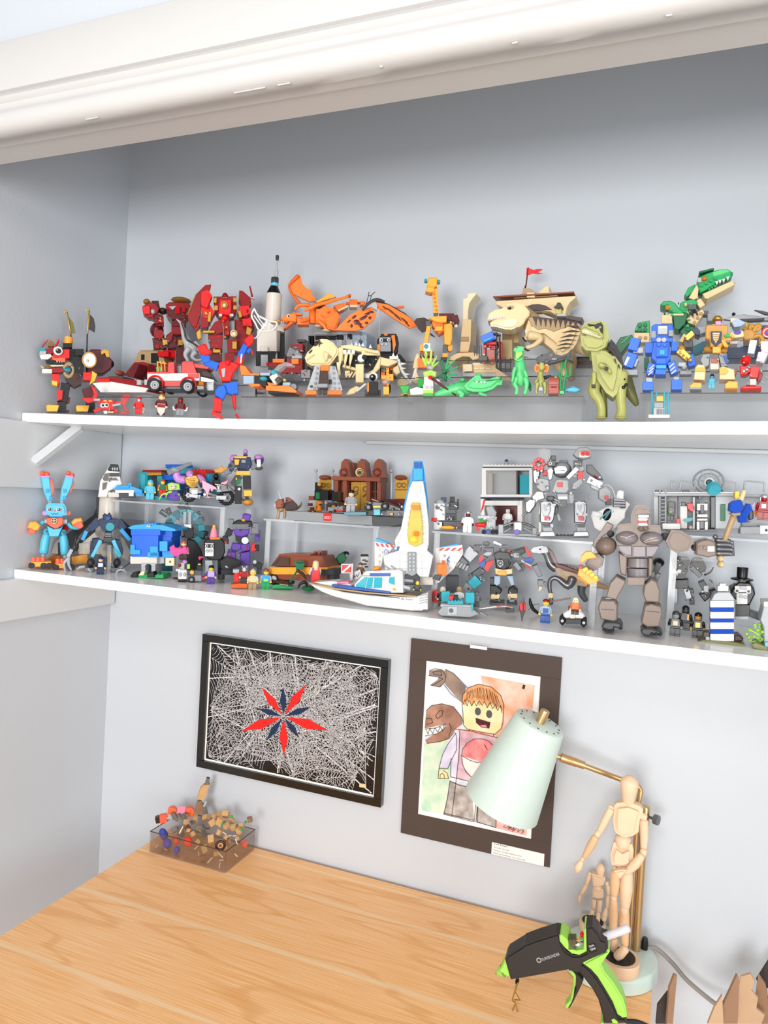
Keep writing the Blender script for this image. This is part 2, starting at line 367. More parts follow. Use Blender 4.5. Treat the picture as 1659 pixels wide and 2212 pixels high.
# header casing, profile (y,z) swept along x
prof = [(-.5,2.256),(-.560,2.2563),(-.5625,2.2525),(-.585,2.2525),(-.587,2.2505),(-.6,2.2505),(-.609,2.2525),(-.6165,2.258),(-.620,2.266),(-.621,2.2735),(-.6195,2.281),(-.614,2.2865),
        (-.611,2.2935),(-.6115,2.3005),(-.6165,2.3035),(-.6195,2.3085),(-.6175,2.3135),(-.6125,2.3155),(-.6125,2.3175),(-.619,2.3195),(-.6195,2.404),(-.6165,2.4085),(-.601,2.4085),(-.5,2.3)]
bm = bmesh.new();NX = 60
rows = []
for i in range(NX+1):
    x = -.35+2.9*i/NX
    rows.append([bm.verts.new((x,y,z + (random.uniform(-.0006,.0006) if 3 < k < 7 else 0))) for k,(y,z) in enumerate(prof)])
for i in range(NX):
    for k in range(len(prof)):
        k2 = (k+1) % len(prof);bm.faces.new([rows[i][k],rows[i][k2],rows[i+1][k2],rows[i+1][k]])
bm.faces.new(rows[0]);bm.faces.new(rows[-1])
struct(ob('trim_1',bm,'white_paint',smooth=True))
# paint drips along the casing lip
for qx,qy,L in ((205,250,.02),(520,188,.012),(560,178,.03),(620,170,.016),(826,131,.004),(1116,77,.006),(1450,5,.006)):
    p = atY(qx,qy,-.604);bm = bmesh.new();box(bm,p.x-L,p.x+L*.4,-.606,-.603,2.2488,2.2512);bev(bm,.0009)
    ob('paint_drip',bm,'white_paint',bpy.data.objects['trim_1'])
# wall cleats under the shelves and beside them
z1,z2 = H1-TH,H2-TH
struct(boxo('trim_2','grey_white_paint',0,.018,-.6,-.004,1.6055,z1,b=.0015))
struct(boxo('trim_3','grey_white_paint',0,.018,-.6,-.004,1.2989,z2,b=.0015))
struct(boxo('trim_4','grey_white_paint',.74,2.1,-.014,-.001,z1-.009,z1-.0005,b=.0015))
# shelves: old boards, the upper one bowed a little under its load
def sag(x,y):
    u = (x-.78)/.8
    return -.0085*max(-.45,1-u*u)*min(1,-y/D1)
def shelf(name,m,zt,d,fn,x0=.0015,x1=2.098):
    bm = bmesh.new();nx,ny = 42,3
    def layer(z): return [[bm.verts.new((x0+(x1-x0)*i/nx,-.001-(d-.001)*j/ny,z+fn(x0+(x1-x0)*i/nx,-d*j/ny))) for j in range(ny+1)] for i in range(nx+1)]
    t,b = layer(zt),layer(zt-TH)
    for i in range(nx):
        for j in range(ny):
            bm.faces.new([t[i][j],t[i+1][j],t[i+1][j+1],t[i][j+1]]);bm.faces.new([b[i][j],b[i][j+1],b[i+1][j+1],b[i+1][j]])
        for j in (0,ny): bm.faces.new([t[i][j],t[i+1][j],b[i+1][j],b[i][j]])
    for j in range(ny):
        for i in (0,nx): bm.faces.new([t[i][j],t[i][j+1],b[i][j+1],b[i][j]])
    bev(bm,.0014,2)
    return ob(name,bm,m)
mat('shelf_paint','F6F5F3',.2,0,0,.02,14,.35,60)
tag(shelf('wall_shelf','shelf_paint',H1,D1,sag),'upper white painted shelf board crowded with toys on clear risers','shelf')
tag(shelf('wall_shelf','shelf_paint',H2,D2,lambda x,y: 0),'lower white painted shelf board crowded with toys above the pictures','shelf')
# diagonal brace under the upper shelf
bm = bmesh.new()
a0,a1 = Vector((.019,-.296,1.664)),Vector((.075,-.215,z1-.001))
d = (a1-a0).normalized();s = Vector((0,1,0)).cross(d).normalized()*.011;t = d.cross(s).normalized()*.009
hexa(bm,[a0-s-t,a0+s-t,a0+s+t,a0-s+t,a1-s-t,a1+s-t,a1+s+t,a1-s+t]);bev(bm,.002)
tag(ob('shelf_brace',bm,'grey_white_paint'),'short white diagonal wooden brace propping the left end of the upper shelf','brace')
# ------------------------------------------------------------------ desk
def woodmat(name,c1,c2,c3,sc,ax=0):
    m = bpy.data.materials.new(name);m.use_nodes = True;nt = m.node_tree;p = nt.nodes['Principled BSDF'];L = nt.links.new
    tc = nt.nodes.new('ShaderNodeTexCoord');mp = nt.nodes.new('ShaderNodeMapping')
    mp.inputs['Scale'].default_value = sc;L(tc.outputs['Object'],mp.inputs[0])
    n0 = nt.nodes.new('ShaderNodeTexNoise');n0.inputs['Scale'].default_value = 1.1;n0.inputs['Detail'].default_value = 2;L(mp.outputs[0],n0.inputs['Vector'])
    w = nt.nodes.new('ShaderNodeMath');w.operation = 'MULTIPLY';w.inputs[1].default_value = 40;L(n0.outputs['Fac'],w.inputs[0])
    si = nt.nodes.new('ShaderNodeMath');si.operation = 'SINE';L(w.outputs[0],si.inputs[0])
    mp2 = nt.nodes.new('ShaderNodeMapping');mp2.inputs['Scale'].default_value = (sc[0]*1.6,sc[1]*17,sc[2]*17);L(tc.outputs['Object'],mp2.inputs[0])
    n1 = nt.nodes.new('ShaderNodeTexNoise');n1.inputs['Scale'].default_value = 3;n1.inputs['Detail'].default_value = 6;L(mp2.outputs[0],n1.inputs['Vector'])
    r1 = nt.nodes.new('ShaderNodeValToRGB');r1.color_ramp.elements[0].position = .28;r1.color_ramp.elements[0].color = lin(c1)+(1,);r1.color_ramp.elements[1].position = .66;r1.color_ramp.elements[1].color = lin(c2)+(1,)
    L(n1.outputs['Fac'],r1.inputs[0])
    r2 = nt.nodes.new('ShaderNodeMapRange');r2.inputs[1].default_value = .7;r2.inputs[2].default_value = 1;r2.inputs[4].default_value = .34;L(si.outputs[0],r2.inputs[0])
    mx = nt.nodes.new('ShaderNodeMixRGB');mx.inputs[2].default_value = lin(c3)+(1,);L(r2.outputs[0],mx.inputs[0]);L(r1.outputs[0],mx.inputs[1])
    # soft bands between the printed boards
    L(mx.outputs[0],p.inputs['Base Color']);p.inputs['Roughness'].default_value = .42
    MATS[name] = m;return m,nt,mx,p,tc
m,nt,mx,p,tc = woodmat('desk_oak','F2A95A','FFD09A','DA9040',(1.3,8,8))
sx = nt.nodes.new('ShaderNodeSeparateXYZ');nt.links.new(tc.outputs['Object'],sx.inputs[0])
last = mx.outputs[0]
for yc,wd in ((-.042,.006),(-.15,.007),(-.345,.009),(-.56,.008)):
    a = nt.nodes.new('ShaderNodeMath');a.operation = 'ADD';a.inputs[1].default_value = -yc;nt.links.new(sx.outputs['Y'],a.inputs[0])
    b = nt.nodes.new('ShaderNodeMath');b.operation = 'ABSOLUTE';nt.links.new(a.outputs[0],b.inputs[0])
    c = nt.nodes.new('ShaderNodeMapRange');c.inputs[1].default_value = wd*.35;c.inputs[2].default_value = wd;c.inputs[3].default_value = .55;c.inputs[4].default_value = 0;nt.links.new(b.outputs[0],c.inputs[0])
    q = nt.nodes.new('ShaderNodeMixRGB');q.inputs[2].default_value = lin('F8DDB2')+(1,);nt.links.new(c.outputs[0],q.inputs[0]);nt.links.new(last,q.inputs[1]);last = q.outputs[0]
nt.links.new(last,p.inputs['Base Color'])
dk = empty('desk',(0,0,0));tag(dk,'light oak desk standing under the lower shelf','desk')
boxo('desk_top','desk_oak',.2523,1.4305,-.78,-.0133,DZ-.03,DZ,dk,.0015)
for x in (.30,1.38):
    for y in (-.72,-.08): boxo('leg','desk_oak',x-.025,x+.025,y-.025,y+.025,0,DZ-.03,dk)
boxo('apron','desk_oak',.32,1.36,-.09,-.07,DZ-.1,DZ-.03,dk)
# ------------------------------------------------------------------ clear risers
def riser(xl,xr,yf,yb,z0,h,label,legs=.012,t=.004):
    r = empty('display_riser',((xl+xr)/2,(yf+yb)/2,z0));tag(r,label,'display riser','clear acrylic table risers on the lower shelf')
    cx,cy = (xl+xr)/2,(yf+yb)/2
    boxo('top_plate','acrylic',xl-cx,xr-cx,yf-cy+.001,yb-cy,h-t,h,r,.001);boxo('plate_edge','acrylic_lit_edge',xl-cx,xr-cx,yf-cy-.0006,yf-cy+.001,h-t,h,r,0)
    for x in (xl+.004,xr-.004-legs):
        for y in (yf+.004,yb-.004-legs):
            bm = bmesh.new();w = .0025
            box(bm,x-cx,x-cx+legs,y-cy,y-cy+w,.0,h-t);box(bm,x-cx,x-cx+w,y-cy+w,y-cy+legs,.0,h-t)
            ob('leg',bm,'acrylic_lit_edge',r)
    bm = bmesh.new();box(bm,xl-cx+.018,xr-cx-.018,yf-cy+.001,yf-cy+.003,h-t-.04,h-t);ob('apron',bm,'acrylic',r)
    bm = bmesh.new();box(bm,xl-cx+.018,xr-cx-.018,yb-cy-.003,yb-cy-.001,h-t-.04,h-t);ob('apron',bm,'acrylic',r)
RH = .163
YA,YB,YC,YD = -.165,-.175,-.205,-.18
xa0,xa1 = atY(236,1235,YA).x,atY(479,1255,YA).x
xb0,xb1 = atY(563,1255,YB).x,atY(812,1290,YB).x
xc0,xc1 = atY(924,1310,YC).x,atY(1288,1350,YC).x
xd0 = atY(1432,1365,YD).x
riser(xa0,xa1,YA,-.035,H2,.171,'clear acrylic riser holding the motorbike and the blue shark toys')
riser(xb0,xb1,YB,-.03,H2,.152,'clear acrylic riser holding the grey display plinth and the horned dinosaur')
riser(xc0,xc1,YC,-.03,H2,.153,'clear acrylic riser holding the white lab building and the big grey mech')
riser(xd0,xd0+.36,YD,-.03,H2,.176,'clear acrylic riser holding the grey base with the round dish')
# stepped risers on the upper shelf (hollow stairs of clear plastic)
def steps(xl,xr,ys,hs,label):
    # ys: fronts of the steps, hs: heights
    r = empty('stair_riser',((xl+xr)/2,ys[0],H1+sag((xl+xr)/2,ys[0])-.0));tag(r,label,'display riser','clear stepped risers on the upper shelf')
    cx = (xl+xr)/2;t = .003
    for i,(y,h) in enumerate(zip(ys,hs)):
        yb = ys[i+1] if i+1 < len(ys) else -.012
        hb = hs[i-1] if i else 0
        y -= ys[0];yb -= ys[0]
        boxo('riser_front','smoke_acrylic',xl-cx,xr-cx,y,y+t,hb,h,r,.0012)
        boxo('rim','smoke_rim',xl-cx,xr-cx,y-.0006,y+.0012,h-.0012,h+.0004,r,0);boxo('step','smoke_acrylic',xl-cx,xr-cx,y+t,yb+.001,h-t,h,r,.0008)
        for x in (xl-cx,xr-cx-t): boxo('side','smoke_acrylic',x,x+t,y+t,yb,0,h-t,r,.0008)
SY = (-.292,-.205,-.115)
SH = (.048,.098,.148)
xs0 = atY(205,893,-.285).x;xs1 = atY(428,898,-.285).x
xm0,xm1,xm2 = atY(511,903,-.305).x,atY(854,903,-.305).x,atY(1256,903,-.305).x
xr0 = atY(1378,903,-.305).x
steps(xs0,xs1,(-.285,-.1),(.046,.10),'clear plastic riser behind the red crab and three small red figures')
steps(xm0,xm1-.001,SY,SH,'clear stepped riser under the rocket and the dinosaur skeleton')
steps(xm1+.001,xm2,SY,SH,'clear stepped riser under the crocodile and the little green dinosaur')
steps(xr0,xr0+.33,SY,SH,'clear stepped riser under the blue robot and the golden robot')
# ------------------------------------------------------------------ pictures on the wall
mat('frame_black','15130F',.18,0,.5);mat('poster_black','0E0D0D',.25,0,.3);mat('mat_board','4A3D36',.6,0,0,.06,120)
mat('paper','F3EEE8',.7);mat('ink','2A211E',.6);mat('web_white','EFEAEA',.5)
C(410,1350,3.6867)
T('framed_poster','black framed poster of white webs on black, left of the child\'s drawing','picture',840,1300,Y=-.012,a=0)
P00,P11 = atY(435,1369,-.018),atY(836,1740,-.018)
fx0,fx1,fz0,fz1 = .3165,.8278,.9110,1.2540
r = G.root;A = G.A
def fb(n,m,x0,x1,z0,z1,y0,y1,b=.001): return boxo(n,m,x0-A.x,x1-A.x,y0-A.y,y1-A.y,z0-A.z,z1-A.z,r,b)
fw = .0185
fb('backing','poster_black',fx0+.004,fx1-.004,fz0+.004,fz1-.004,-.010,-.002)
fb('frame_bar','frame_black',fx0,fx1,fz1-fw,fz1,-.020,-.002);fb('frame_bar','frame_black',fx0,fx1,fz0,fz0+fw,-.020,-.002)
fb('frame_bar','frame_black',fx0,fx0+fw,fz0+fw,fz1-fw,-.020,-.002);fb('frame_bar','frame_black',fx1-fw,fx1,fz0+fw,fz1-fw,-.020,-.002)
ix0,ix1,iz0,iz1 = fx0+fw,fx1-fw,fz0+fw,fz1-fw
fb('white_border','paper',ix0,ix1,iz0,iz1,-.0112,-.010,0)
e = .0048;fb('print','poster_black',ix0+e,ix1-e,iz0+e,iz1-e,-.0118,-.0112,0)
ix0 += e;ix1 -= e;iz0 += e;iz1 -= e
# webs: one flat printed layer
rw = random.Random(3);bmw = bmesh.new();PW,PH = ix1-ix0,iz1-iz0
def seg(a,b,w,yo=-.01195):
    if not all(0 <= p[0] <= PW and 0 <= p[1] <= PH for p in (a,b)): return
    d = Vector((b[0]-a[0],b[1]-a[1]));
    if d.length < 1e-6: return
    s = Vector((-d.y,d.x)).normalized()*w/2
    bmw.faces.new([bmw.verts.new((ix0+q.x-A.x,yo-A.y,iz0+q.y-A.z)) for q in (Vector(a)-s,Vector(b)-s,Vector(b)+s,Vector(a)+s)])
def strand(a,b,w,n=26,j=.0):
    a,b = Vector(a),Vector(b);L = [a.lerp(b,i/n)+Vector((rw.uniform(-j,j),rw.uniform(-j,j))) for i in range(n+1)]
    for p,q in zip(L,L[1:]): seg(p,q,w*rw.uniform(.5,1.1))
def web(cx,cy,R,nr,ns,a0,a1,w):
    ang = sorted(a0+(a1-a0)*(i+rw.uniform(-.2,.2))/nr for i in range(nr+1))
    rr = [R*rw.uniform(.8,1.1) for _ in ang]
    for t,q in zip(ang,rr): strand((cx,cy),(cx+math.cos(t)*q,cy+math.sin(t)*q),w*1.25,18)
    for s in range(1,ns):
        f = (s/ns)**.85*rw.uniform(.97,1.03)
        for i in range(nr):
            p = Vector((cx+math.cos(ang[i])*rr[i]*f,cy+math.sin(ang[i])*rr[i]*f));q = Vector((cx+math.cos(ang[i+1])*rr[i+1]*f,cy+math.sin(ang[i+1])*rr[i+1]*f))
            m = (p+q)/2;m += (Vector((cx,cy))-m)*.16
            prev = p
            for t in (.25,.5,.75,1):
                c = p*(1-t)**2+m*2*t*(1-t)+q*t*t;seg(prev,c,w*rw.uniform(.5,1));prev = c
TAU = 2*math.pi
for u,v,R,nr,ns,a0,a1 in ((.16,.78,.13,11,14,0,TAU),(.02,.45,.16,8,16,-1.3,1.3),(.2,.14,.12,10,10,0,TAU),(.33,.9,.11,10,12,2.6,6.8),(.62,.95,.14,10,16,2.9,6.6),(.8,.78,.15,12,18,0,TAU),(.98,.95,.12,8,12,2.8,5.2),
    (.94,.5,.13,9,14,1.6,4.8),(.78,.45,.12,11,13,0,TAU),(.68,.12,.13,12,14,0,TAU),(.9,.12,.11,9,12,1.2,4.6),(.45,.12,.12,11,16,0,3.4),(.5,.5,.15,14,17,0,TAU),(.25,.5,.12,11,12,0,TAU),(.02,.02,.1,6,8,-.2,1.8),(.72,.68,.1,9,10,0,TAU),(.4,.72,.1,10,11,0,TAU),(.58,.3,.11,10,13,0,TAU)):
    web(u*PW,v*PH,R,nr,ns,a0,a1,.00075)
for a,b in (((.03,1),(.42,.62)),((0,.42),(.46,.63)),((0,.36),(.5,.64)),((.02,.42),(.4,.25)),((.37,1),(.42,.62)),((.5,1),(.62,.0)),((.52,1),(.60,.3)),((.72,1),(.52,.55)),((.8,1),(.55,.5)),((.7,1),(.6,.52)),((1,.72),(.58,.42)),
    ((1,.7),(.6,.4)),((1,.5),(.6,.3)),((.6,.42),(1,.12)),((.62,.6),(1,.25)),((.7,.42),(1,.3)),((.42,.62),(.2,0)),((.3,.3),(.2,0)),((.66,.3),(1,0)),((.45,.0),(.48,.3)),((.55,.0),(.47,.3)),((.15,1),(.3,.4)),((.24,1),(.36,.6)),((0,.7),(.3,.78)),((.12,0),(.3,.36)),((.9,1),(.55,.62)),((1,.85),(.7,.6))):
    strand((a[0]*PW,a[1]*PH),(b[0]*PW,b[1]*PH),.0026,30,.0006)
    if rw.random() < .5: strand((a[0]*PW+.004,a[1]*PH),(b[0]*PW+.002,b[1]*PH),.0012,30,.0005)
inset('web_print',bmw,'web_white',r)['kind'] = 'stuff'
# a plain red and blue star of kites in the middle of the print
for i in range(10):
    t = i*math.pi/5+.3;L = (360,260)[i % 2]*rw.uniform(.8,1.05);w_ = .2;c,q_ = math.cos,math.sin
    pz('painted_kite',('red','navy')[i % 2],[745+18*c(t),730+18*q_(t),745+L*.55*c(t-w_),730+L*.55*q_(t-w_),745+L*c(t),730+L*q_(t),745+L*.55*c(t+w_),730+L*.55*q_(t+w_)],.0003,.0004,0)
pz('corner_mark','tan',[1350,1260,1402,1268,1404,1300,1350,1290],.0003,.0006,0)
# --- child's drawing in a dark mat
C(850,1350,4.0225)
T('matted_drawing','child\'s watercolour of a boy and two dinosaurs in a dark brown mat','picture',1330,2100,Y=-.006,a=0)
r = G.root;A = G.A
x0,x1,z0,z1 = .8757,1.2150,.8585,1.3090
pa,pb = atY(*px(302,363),-.006),atY(*px(1158,1838),-.006)
wx0,wx1,wz1,wz0 = .915,1.1725,1.2625,.9105
fb('backing_board','mat_board',x0+.001,x1-.001,z0+.001,z1-.001,-.0035,-.0015,0)
for q in ((x0,x1,wz1,z1),(x0,x1,z0,wz0),(x0,wx0,wz0,wz1),(wx1,x1,wz0,wz1)): fb('mat_side','mat_board',*q,-.0075,-.0035,.0004)
e = .0012
for q in ((wx0,wx1,wz1-e,wz1),(wx0,wx1,wz0,wz0+e),(wx0,wx0+e,wz0+e,wz1-e),(wx1-e,wx1,wz0+e,wz1-e)): fb('bevel_edge','paper',*q,-.0062,-.0035,0)
fb('paper_sheet','paper',wx0,wx1,wz0,wz1,-.0042,-.0036,0)
def wcm(n,h1,h2,sc=9):
    m = bpy.data.materials.new(n);m.use_nodes = True;nt = m.node_tree;p = nt.nodes['Principled BSDF'];p.inputs['Roughness'].default_value = .75
    t = nt.nodes.new('ShaderNodeTexCoord');q = nt.nodes.new('ShaderNodeTexNoise');q.inputs['Scale'].default_value = sc*4;q.inputs['Detail'].default_value = 4
    c = nt.nodes.new('ShaderNodeValToRGB');c.color_ramp.elements[0].position = .35;c.color_ramp.elements[1].position = .65
    c.color_ramp.elements[0].color = lin(h1)+(1,);c.color_ramp.elements[1].color = lin(h2)+(1,)
    nt.links.new(t.outputs['Object'],q.inputs['Vector']);nt.links.new(q.outputs['Fac'],c.inputs[0]);nt.links.new(c.outputs[0],p.inputs['Base Color']);MATS[n] = m
wcm('wash_blue','CBD5E6','F1EFF0',6);wcm('wash_orange','F2A27C','F5D3C4',6);wcm('wash_green','A9D4B8','DFE6CF',6);wcm('wash_pink','EE9A94','F6C6BE',8)
wcm('wash_brown','8E6552','B98A72',8);wcm('wash_brown2','7F6C60','A2897A',8);wcm('wash_hair','D98A4E','EDB07A',12);wcm('wash_face','F3DFA0','F7EBC4',6);wcm('wash_lilac','CFC8E6','EDE8F2',6)
wcm('wash_grey','8E837C','C9C0BA',10);wcm('wash_red','EE6E72','F6A6A6',10);wcm('wash_mauve','C79AA8','E6C9D2',10)
L0 = .0
def wc(m,q,lv): return pz('painted_area',m,q,.00022,-.0017+.00024*lv,0)
wc('wash_blue',[306,372,800,450,700,900,270,1030,280,700],0);wc('wash_orange',[760,440,1230,524,1180,1000,900,1000,800,700],1);wc('wash_green',[266,1030,520,1000,520,1660,236,1612],1);wc('wash_pink',[890,1620,1164,1680,1156,1832,888,1764],1)
wc('wash_pink',[560,900,1000,960,940,1010,560,1000],1)
wc('wash_brown2',[450,385,520,420,630,540,600,670,540,620,450,515,440,450],2);wc('wash_brown2',[310,400,400,385,450,400,455,480,410,540,320,520,380,480,395,450,310,440],3)
wc('wash_brown',[285,745,330,700,420,685,520,710,590,800,600,860,540,905,480,990,400,1015,290,1030,275,1000,460,880,455,860,270,900],2)
wc('paper',[272,905,455,862,440,905,380,945,275,965],3)
wc('wash_mauve',[575,925,920,985,870,1350,545,1345],2);wc('wash_lilac',[540,935,575,925,545,1350,495,1325,500,1180,470,1240,395,1240,440,1080,500,965],3)
wc('wash_face',[388,1275,475,1255,470,1340,390,1340],3);wc('wash_grey',[490,1350,680,1410,700,1700,440,1645],2);wc('wash_grey',[730,1440,900,1480,890,1760,715,1715],2);wc('wash_blue',[495,1320,680,1365,675,1415,490,1355],4)
wc('paper',[592,1135,740,1185,860,1200,830,1330,700,1335,610,1240],4);wc('wash_red',[592,1135,620,1050,700,990,800,995,875,1060,850,1150,800,1190,700,1170],5)
wc('wash_face',[605,690,640,640,760,600,900,680,955,720,935,900,880,950,640,905,608,870],6)
wc('wash_hair',[595,690,600,610,650,545,740,515,850,540,930,610,960,700,945,760,920,690,890,735,860,680,815,715,790,670,745,705,715,660,680,700,650,655,620,700,605,690],7)
for x,y in ((733,752),(831,775)): cl('drawn_eye','dgrey',x,y,28,.0002,.0002,ry=36)
wc('maroon',[715,810,840,848,830,898,770,890,720,850],7);wc('pink',[740,872,800,868,815,892,760,888],8)
wc('ink',[1125,518,1147,524,1138,560,1116,552],3);wc('wash_green',[1010,1690,1150,1710,1150,1790,1020,1750],3)
OV = [592,1135,600,1080,640,1025,700,992,770,990,830,1010,875,1060,885,1120,870,1200,830,1270,760,1325,690,1335,630,1280,600,1210,592,1135]
ink('ink_lines','ink',[OV,[592,1135,660,1175,720,1195,800,1190,860,1160],[595,690,600,610,650,545,740,515,850,540,930,610,960,700,950,850,935,900,880,950,760,930,640,905,608,870,602,760,595,690],
    [605,690,620,650,640,705,655,655,680,705,700,660,720,705,745,660,770,700,790,665,815,720,840,670,860,730,885,690,905,745,925,700,945,765],[715,810,840,848,830,898,770,890,720,850,715,810],[725,835,835,868],
    [450,385,520,420,590,490,640,545],[440,520,500,600,600,675],[310,400,360,380,420,390,455,440,445,500,400,540,325,525],[305,440,395,455,430,470,350,520,325,525],[340,410,410,400,420,440,350,430,340,410],
    [285,745,330,700,420,685,520,710,590,800,605,850],[275,905,370,895,455,860,440,905,380,945,275,965],[290,1030,400,1015,480,990,530,930],[485,855,500,900,480,970],[365,790,400,745,430,745,420,790,380,815,365,790],[285,815,330,815,340,850,290,865],[280,905,300,950,315,900,340,945,360,895,385,935,405,885,425,920,440,870],
    [530,905,660,920,920,985],[660,905,655,925],[870,950,866,970],[575,915,570,1110],[540,940,470,1040,425,1130,395,1245,470,1250,500,1180,545,1090,550,1000,540,940],[395,1245,388,1335,478,1335,465,1285,430,1265],[405,1335,405,1300,425,1290,440,1305,440,1335],
    [500,1160,495,1320,680,1365],[570,1110,540,1385],[490,1355,560,1390,675,1415],[490,1355,470,1500,436,1645,700,1712,715,1560,695,1465],[540,1390,505,1665],[436,1635,700,1700],[700,1520,735,1540,715,1715],[735,1440,730,1715,890,1762,893,1640],[790,1040,815,1085,800,1055,790,1040],
    [1045,790,1065,768,1050,800]],4.5,.0009)
rr = random.Random(5);hl = []
for i in range(34):
    t = i/33;xa = 620+t*320;ya = 560-100*math.sin(t*3.1)*.45+t*90;hl.append([640+t*260+rr.uniform(-8,8),585-60*math.sin(t*3)+t*40,xa+rr.uniform(-6,6),ya+90+rr.uniform(-15,15)])
ink('hair_strokes','ink',hl,2.2,.0012)
sg = [960,1715,985,1705,975,1735,955,1755,985,1765,1000,1745,1010,1765,1030,1735,1020,1780,1040,1775,1050,1750,1045,1790,1070,1770,1085,1755,1080,1800,1105,1780,1125,1770,1130,1800,1110,1815]
ink('signature','ink',[sg,[1010,1700,1000,1780,1050,1730,1030,1800],[1060,1700,1040,1740,1150,1765],[1150,1700,1120,1800]],3.5,.0004)
lb = fb('name_label','paper',atY(*px(856,1880),-.0078).x,atY(*px(1312,1990),-.0078).x,atY(*px(1312,2098),-.0078).z,atY(*px(1312,1990),-.0078).z,-.0082,-.0075,.0003)
Lz = [(875,1893,988,1920,'Levi Fuqua',20),(872,1922,1000,1953,'Fourth Grade',17),(870,1947,1112,2003,'Stoner Creek Elementary',17),(868,1971,1146,2038,'Deanna Halford, Art Teacher',17)]
for xx,yy,x2,y2,s,h in Lz:
    for dx_ in ((0,1.2) if h == 20 else (0,)): text('label_lettering','ink',s,xx+dx_,yy+12,x2+dx_,y2+12,.00235,h*.62,lb)
hg = fb('plastic_hanger','tclr',atY(*px(655,125),-.004).x,atY(*px(848,180),-.004).x,z1-.012,z1+.008,-.003,-.002,0)
fb('hanger_tab','paper',atY(*px(668,160),-.008).x,atY(*px(815,185),-.008).x,z1-.004,z1+.003,-.0095,-.0078,.0003)
# ------------------------------------------------------------------ desk lamp
mat('mint_paint','C6D6CD',.35,0,.1)
C(1000,1500,3.6144)
pb = atZ(1316,2052,DZ+.030);LBx,LBy = pb.x,pb.y
pole = atZ(1374,2052,DZ+.030)
lamp = empty('desk_lamp',(LBx,LBy,DZ));tag(lamp,'mint green desk lamp with brass stem, its cone shade in front of the drawing','lamp')
rev('base','mint_paint',(0,0,0),(0,0,.030),[(0,.086),(.05,.0905),(.8,.0905),(.95,.0885),(1,.085)],48,par=lamp)
px_,py_ = pole.x-LBx,pole.y-LBy
ztop = atY(1416,1748,pole.y).z-DZ
rev('stem','brass',(px_,py_,.03),(px_,py_,ztop),[(0,.0075),(1,.0075)],18,par=lamp)
rev('stem_clamp','brass',(px_,py_,ztop-.035),(px_,py_,ztop+.002),[(0,.0098),(.92,.0098),(1,.0085)],18,par=lamp)
kn = rev('thumb_screw','gun',(px_+.008,py_-.004,ztop-.016),(px_+.026,py_-.012,ztop-.016),[(0,.0028),(.55,.0028),(.56,.0095),(1,.0095)],16,par=lamp)
# arm: runs up beside the stem, bends over and reaches to the shade
G.root = lamp
def LP(x,y,Y): return atY(*px(x,y),Y)-Vector((LBx,LBy,DZ))
ax_ = px_-.013
V = [Vector((ax_,py_-.003,.034)),Vector((ax_,py_-.003,ztop-.02)),Vector((ax_+.001,py_-.003,ztop+.01)),LP(1385,745,pole.y),LP(1330,690,pole.y-.004),LP(1240,665,pole.y-.010),LP(940,553,pole.y-.035)]
bm = bmesh.new();sweep(bm,*smooth_path(V,[.0052]*7,6),n=14);ob('arm_rod',bm,'brass',lamp,True)
rev('arm_sleeve','brass',LP(945,553,pole.y-.035),LP(760,490,pole.y-.05),[(0,.0078),(.3,.0078),(.31,.0086),(.95,.0086),(1,.007)],18,par=lamp)
rev('shade_joint','brass',LP(765,492,pole.y-.05),LP(715,478,pole.y-.055),[(0,.0045),(.5,.0045),(.55,.0075),(1,.0075)],14,par=lamp)
ys_ = pole.y-.075
T0,T1 = LP(602,216,ys_),LP(303,848,ys_)
Ls = (T1-T0).length;mp = Ls/700.
sh = rev('shade','mint_paint',T0,T1,[(0,178*mp),(.012,188*mp),(.03,192*mp),(1,289*mp),(1.0005,285*mp),(.03,186*mp),(.02,170*mp)],56,par=lamp)
axd = (T1-T0).normalized()
rev('shade_cap','brass',T0-axd*.026,T0+axd*.004,[(0,.0085),(.06,.009),(1,.009)],18,k=sh)
u0 = axd.orthogonal().normalized();v0 = axd.cross(u0)
for i in range(14):
    t = 2*math.pi*i/14;c = T0+(u0*math.cos(t)+v0*math.sin(t))*150*mp-axd*.0002
    bm = bmesh.new();cylm(bm,c,-axd,.0019,.0006,8);ob('vent_hole',bm,'black',sh)
# lamp switch on the flex and the flex itself
rev('cord_switch','black',(px_+.014,py_+.012,.012),(px_+.015,py_+.012,.052),[(0,.005),(.2,.007),(.8,.007),(1,.005)],10,par=lamp)
mat('braid','8B8680',.7,0,0,.5,900)
C(1050,1900,2.7241)
V = [Vector((px_+.015,py_+.012,.03))]+[Vector(atY(*px(x,y),Y))-Vector((LBx,LBy,DZ)) for x,y,Y in ((1000,405,-.05),(1095,490,-.05),(1180,590,-.055),(1290,685,-.06),(1365,740,-.07),(1480,800,-.08))]
bm = bmesh.new();V2,R2 = smooth_path(V,[.0042]*len(V),10);sweep(bm,V2,R2,8);fx = ob('flex',bm,'braid',lamp,True)
for i in range(2,len(V2)-1,1):
    pass
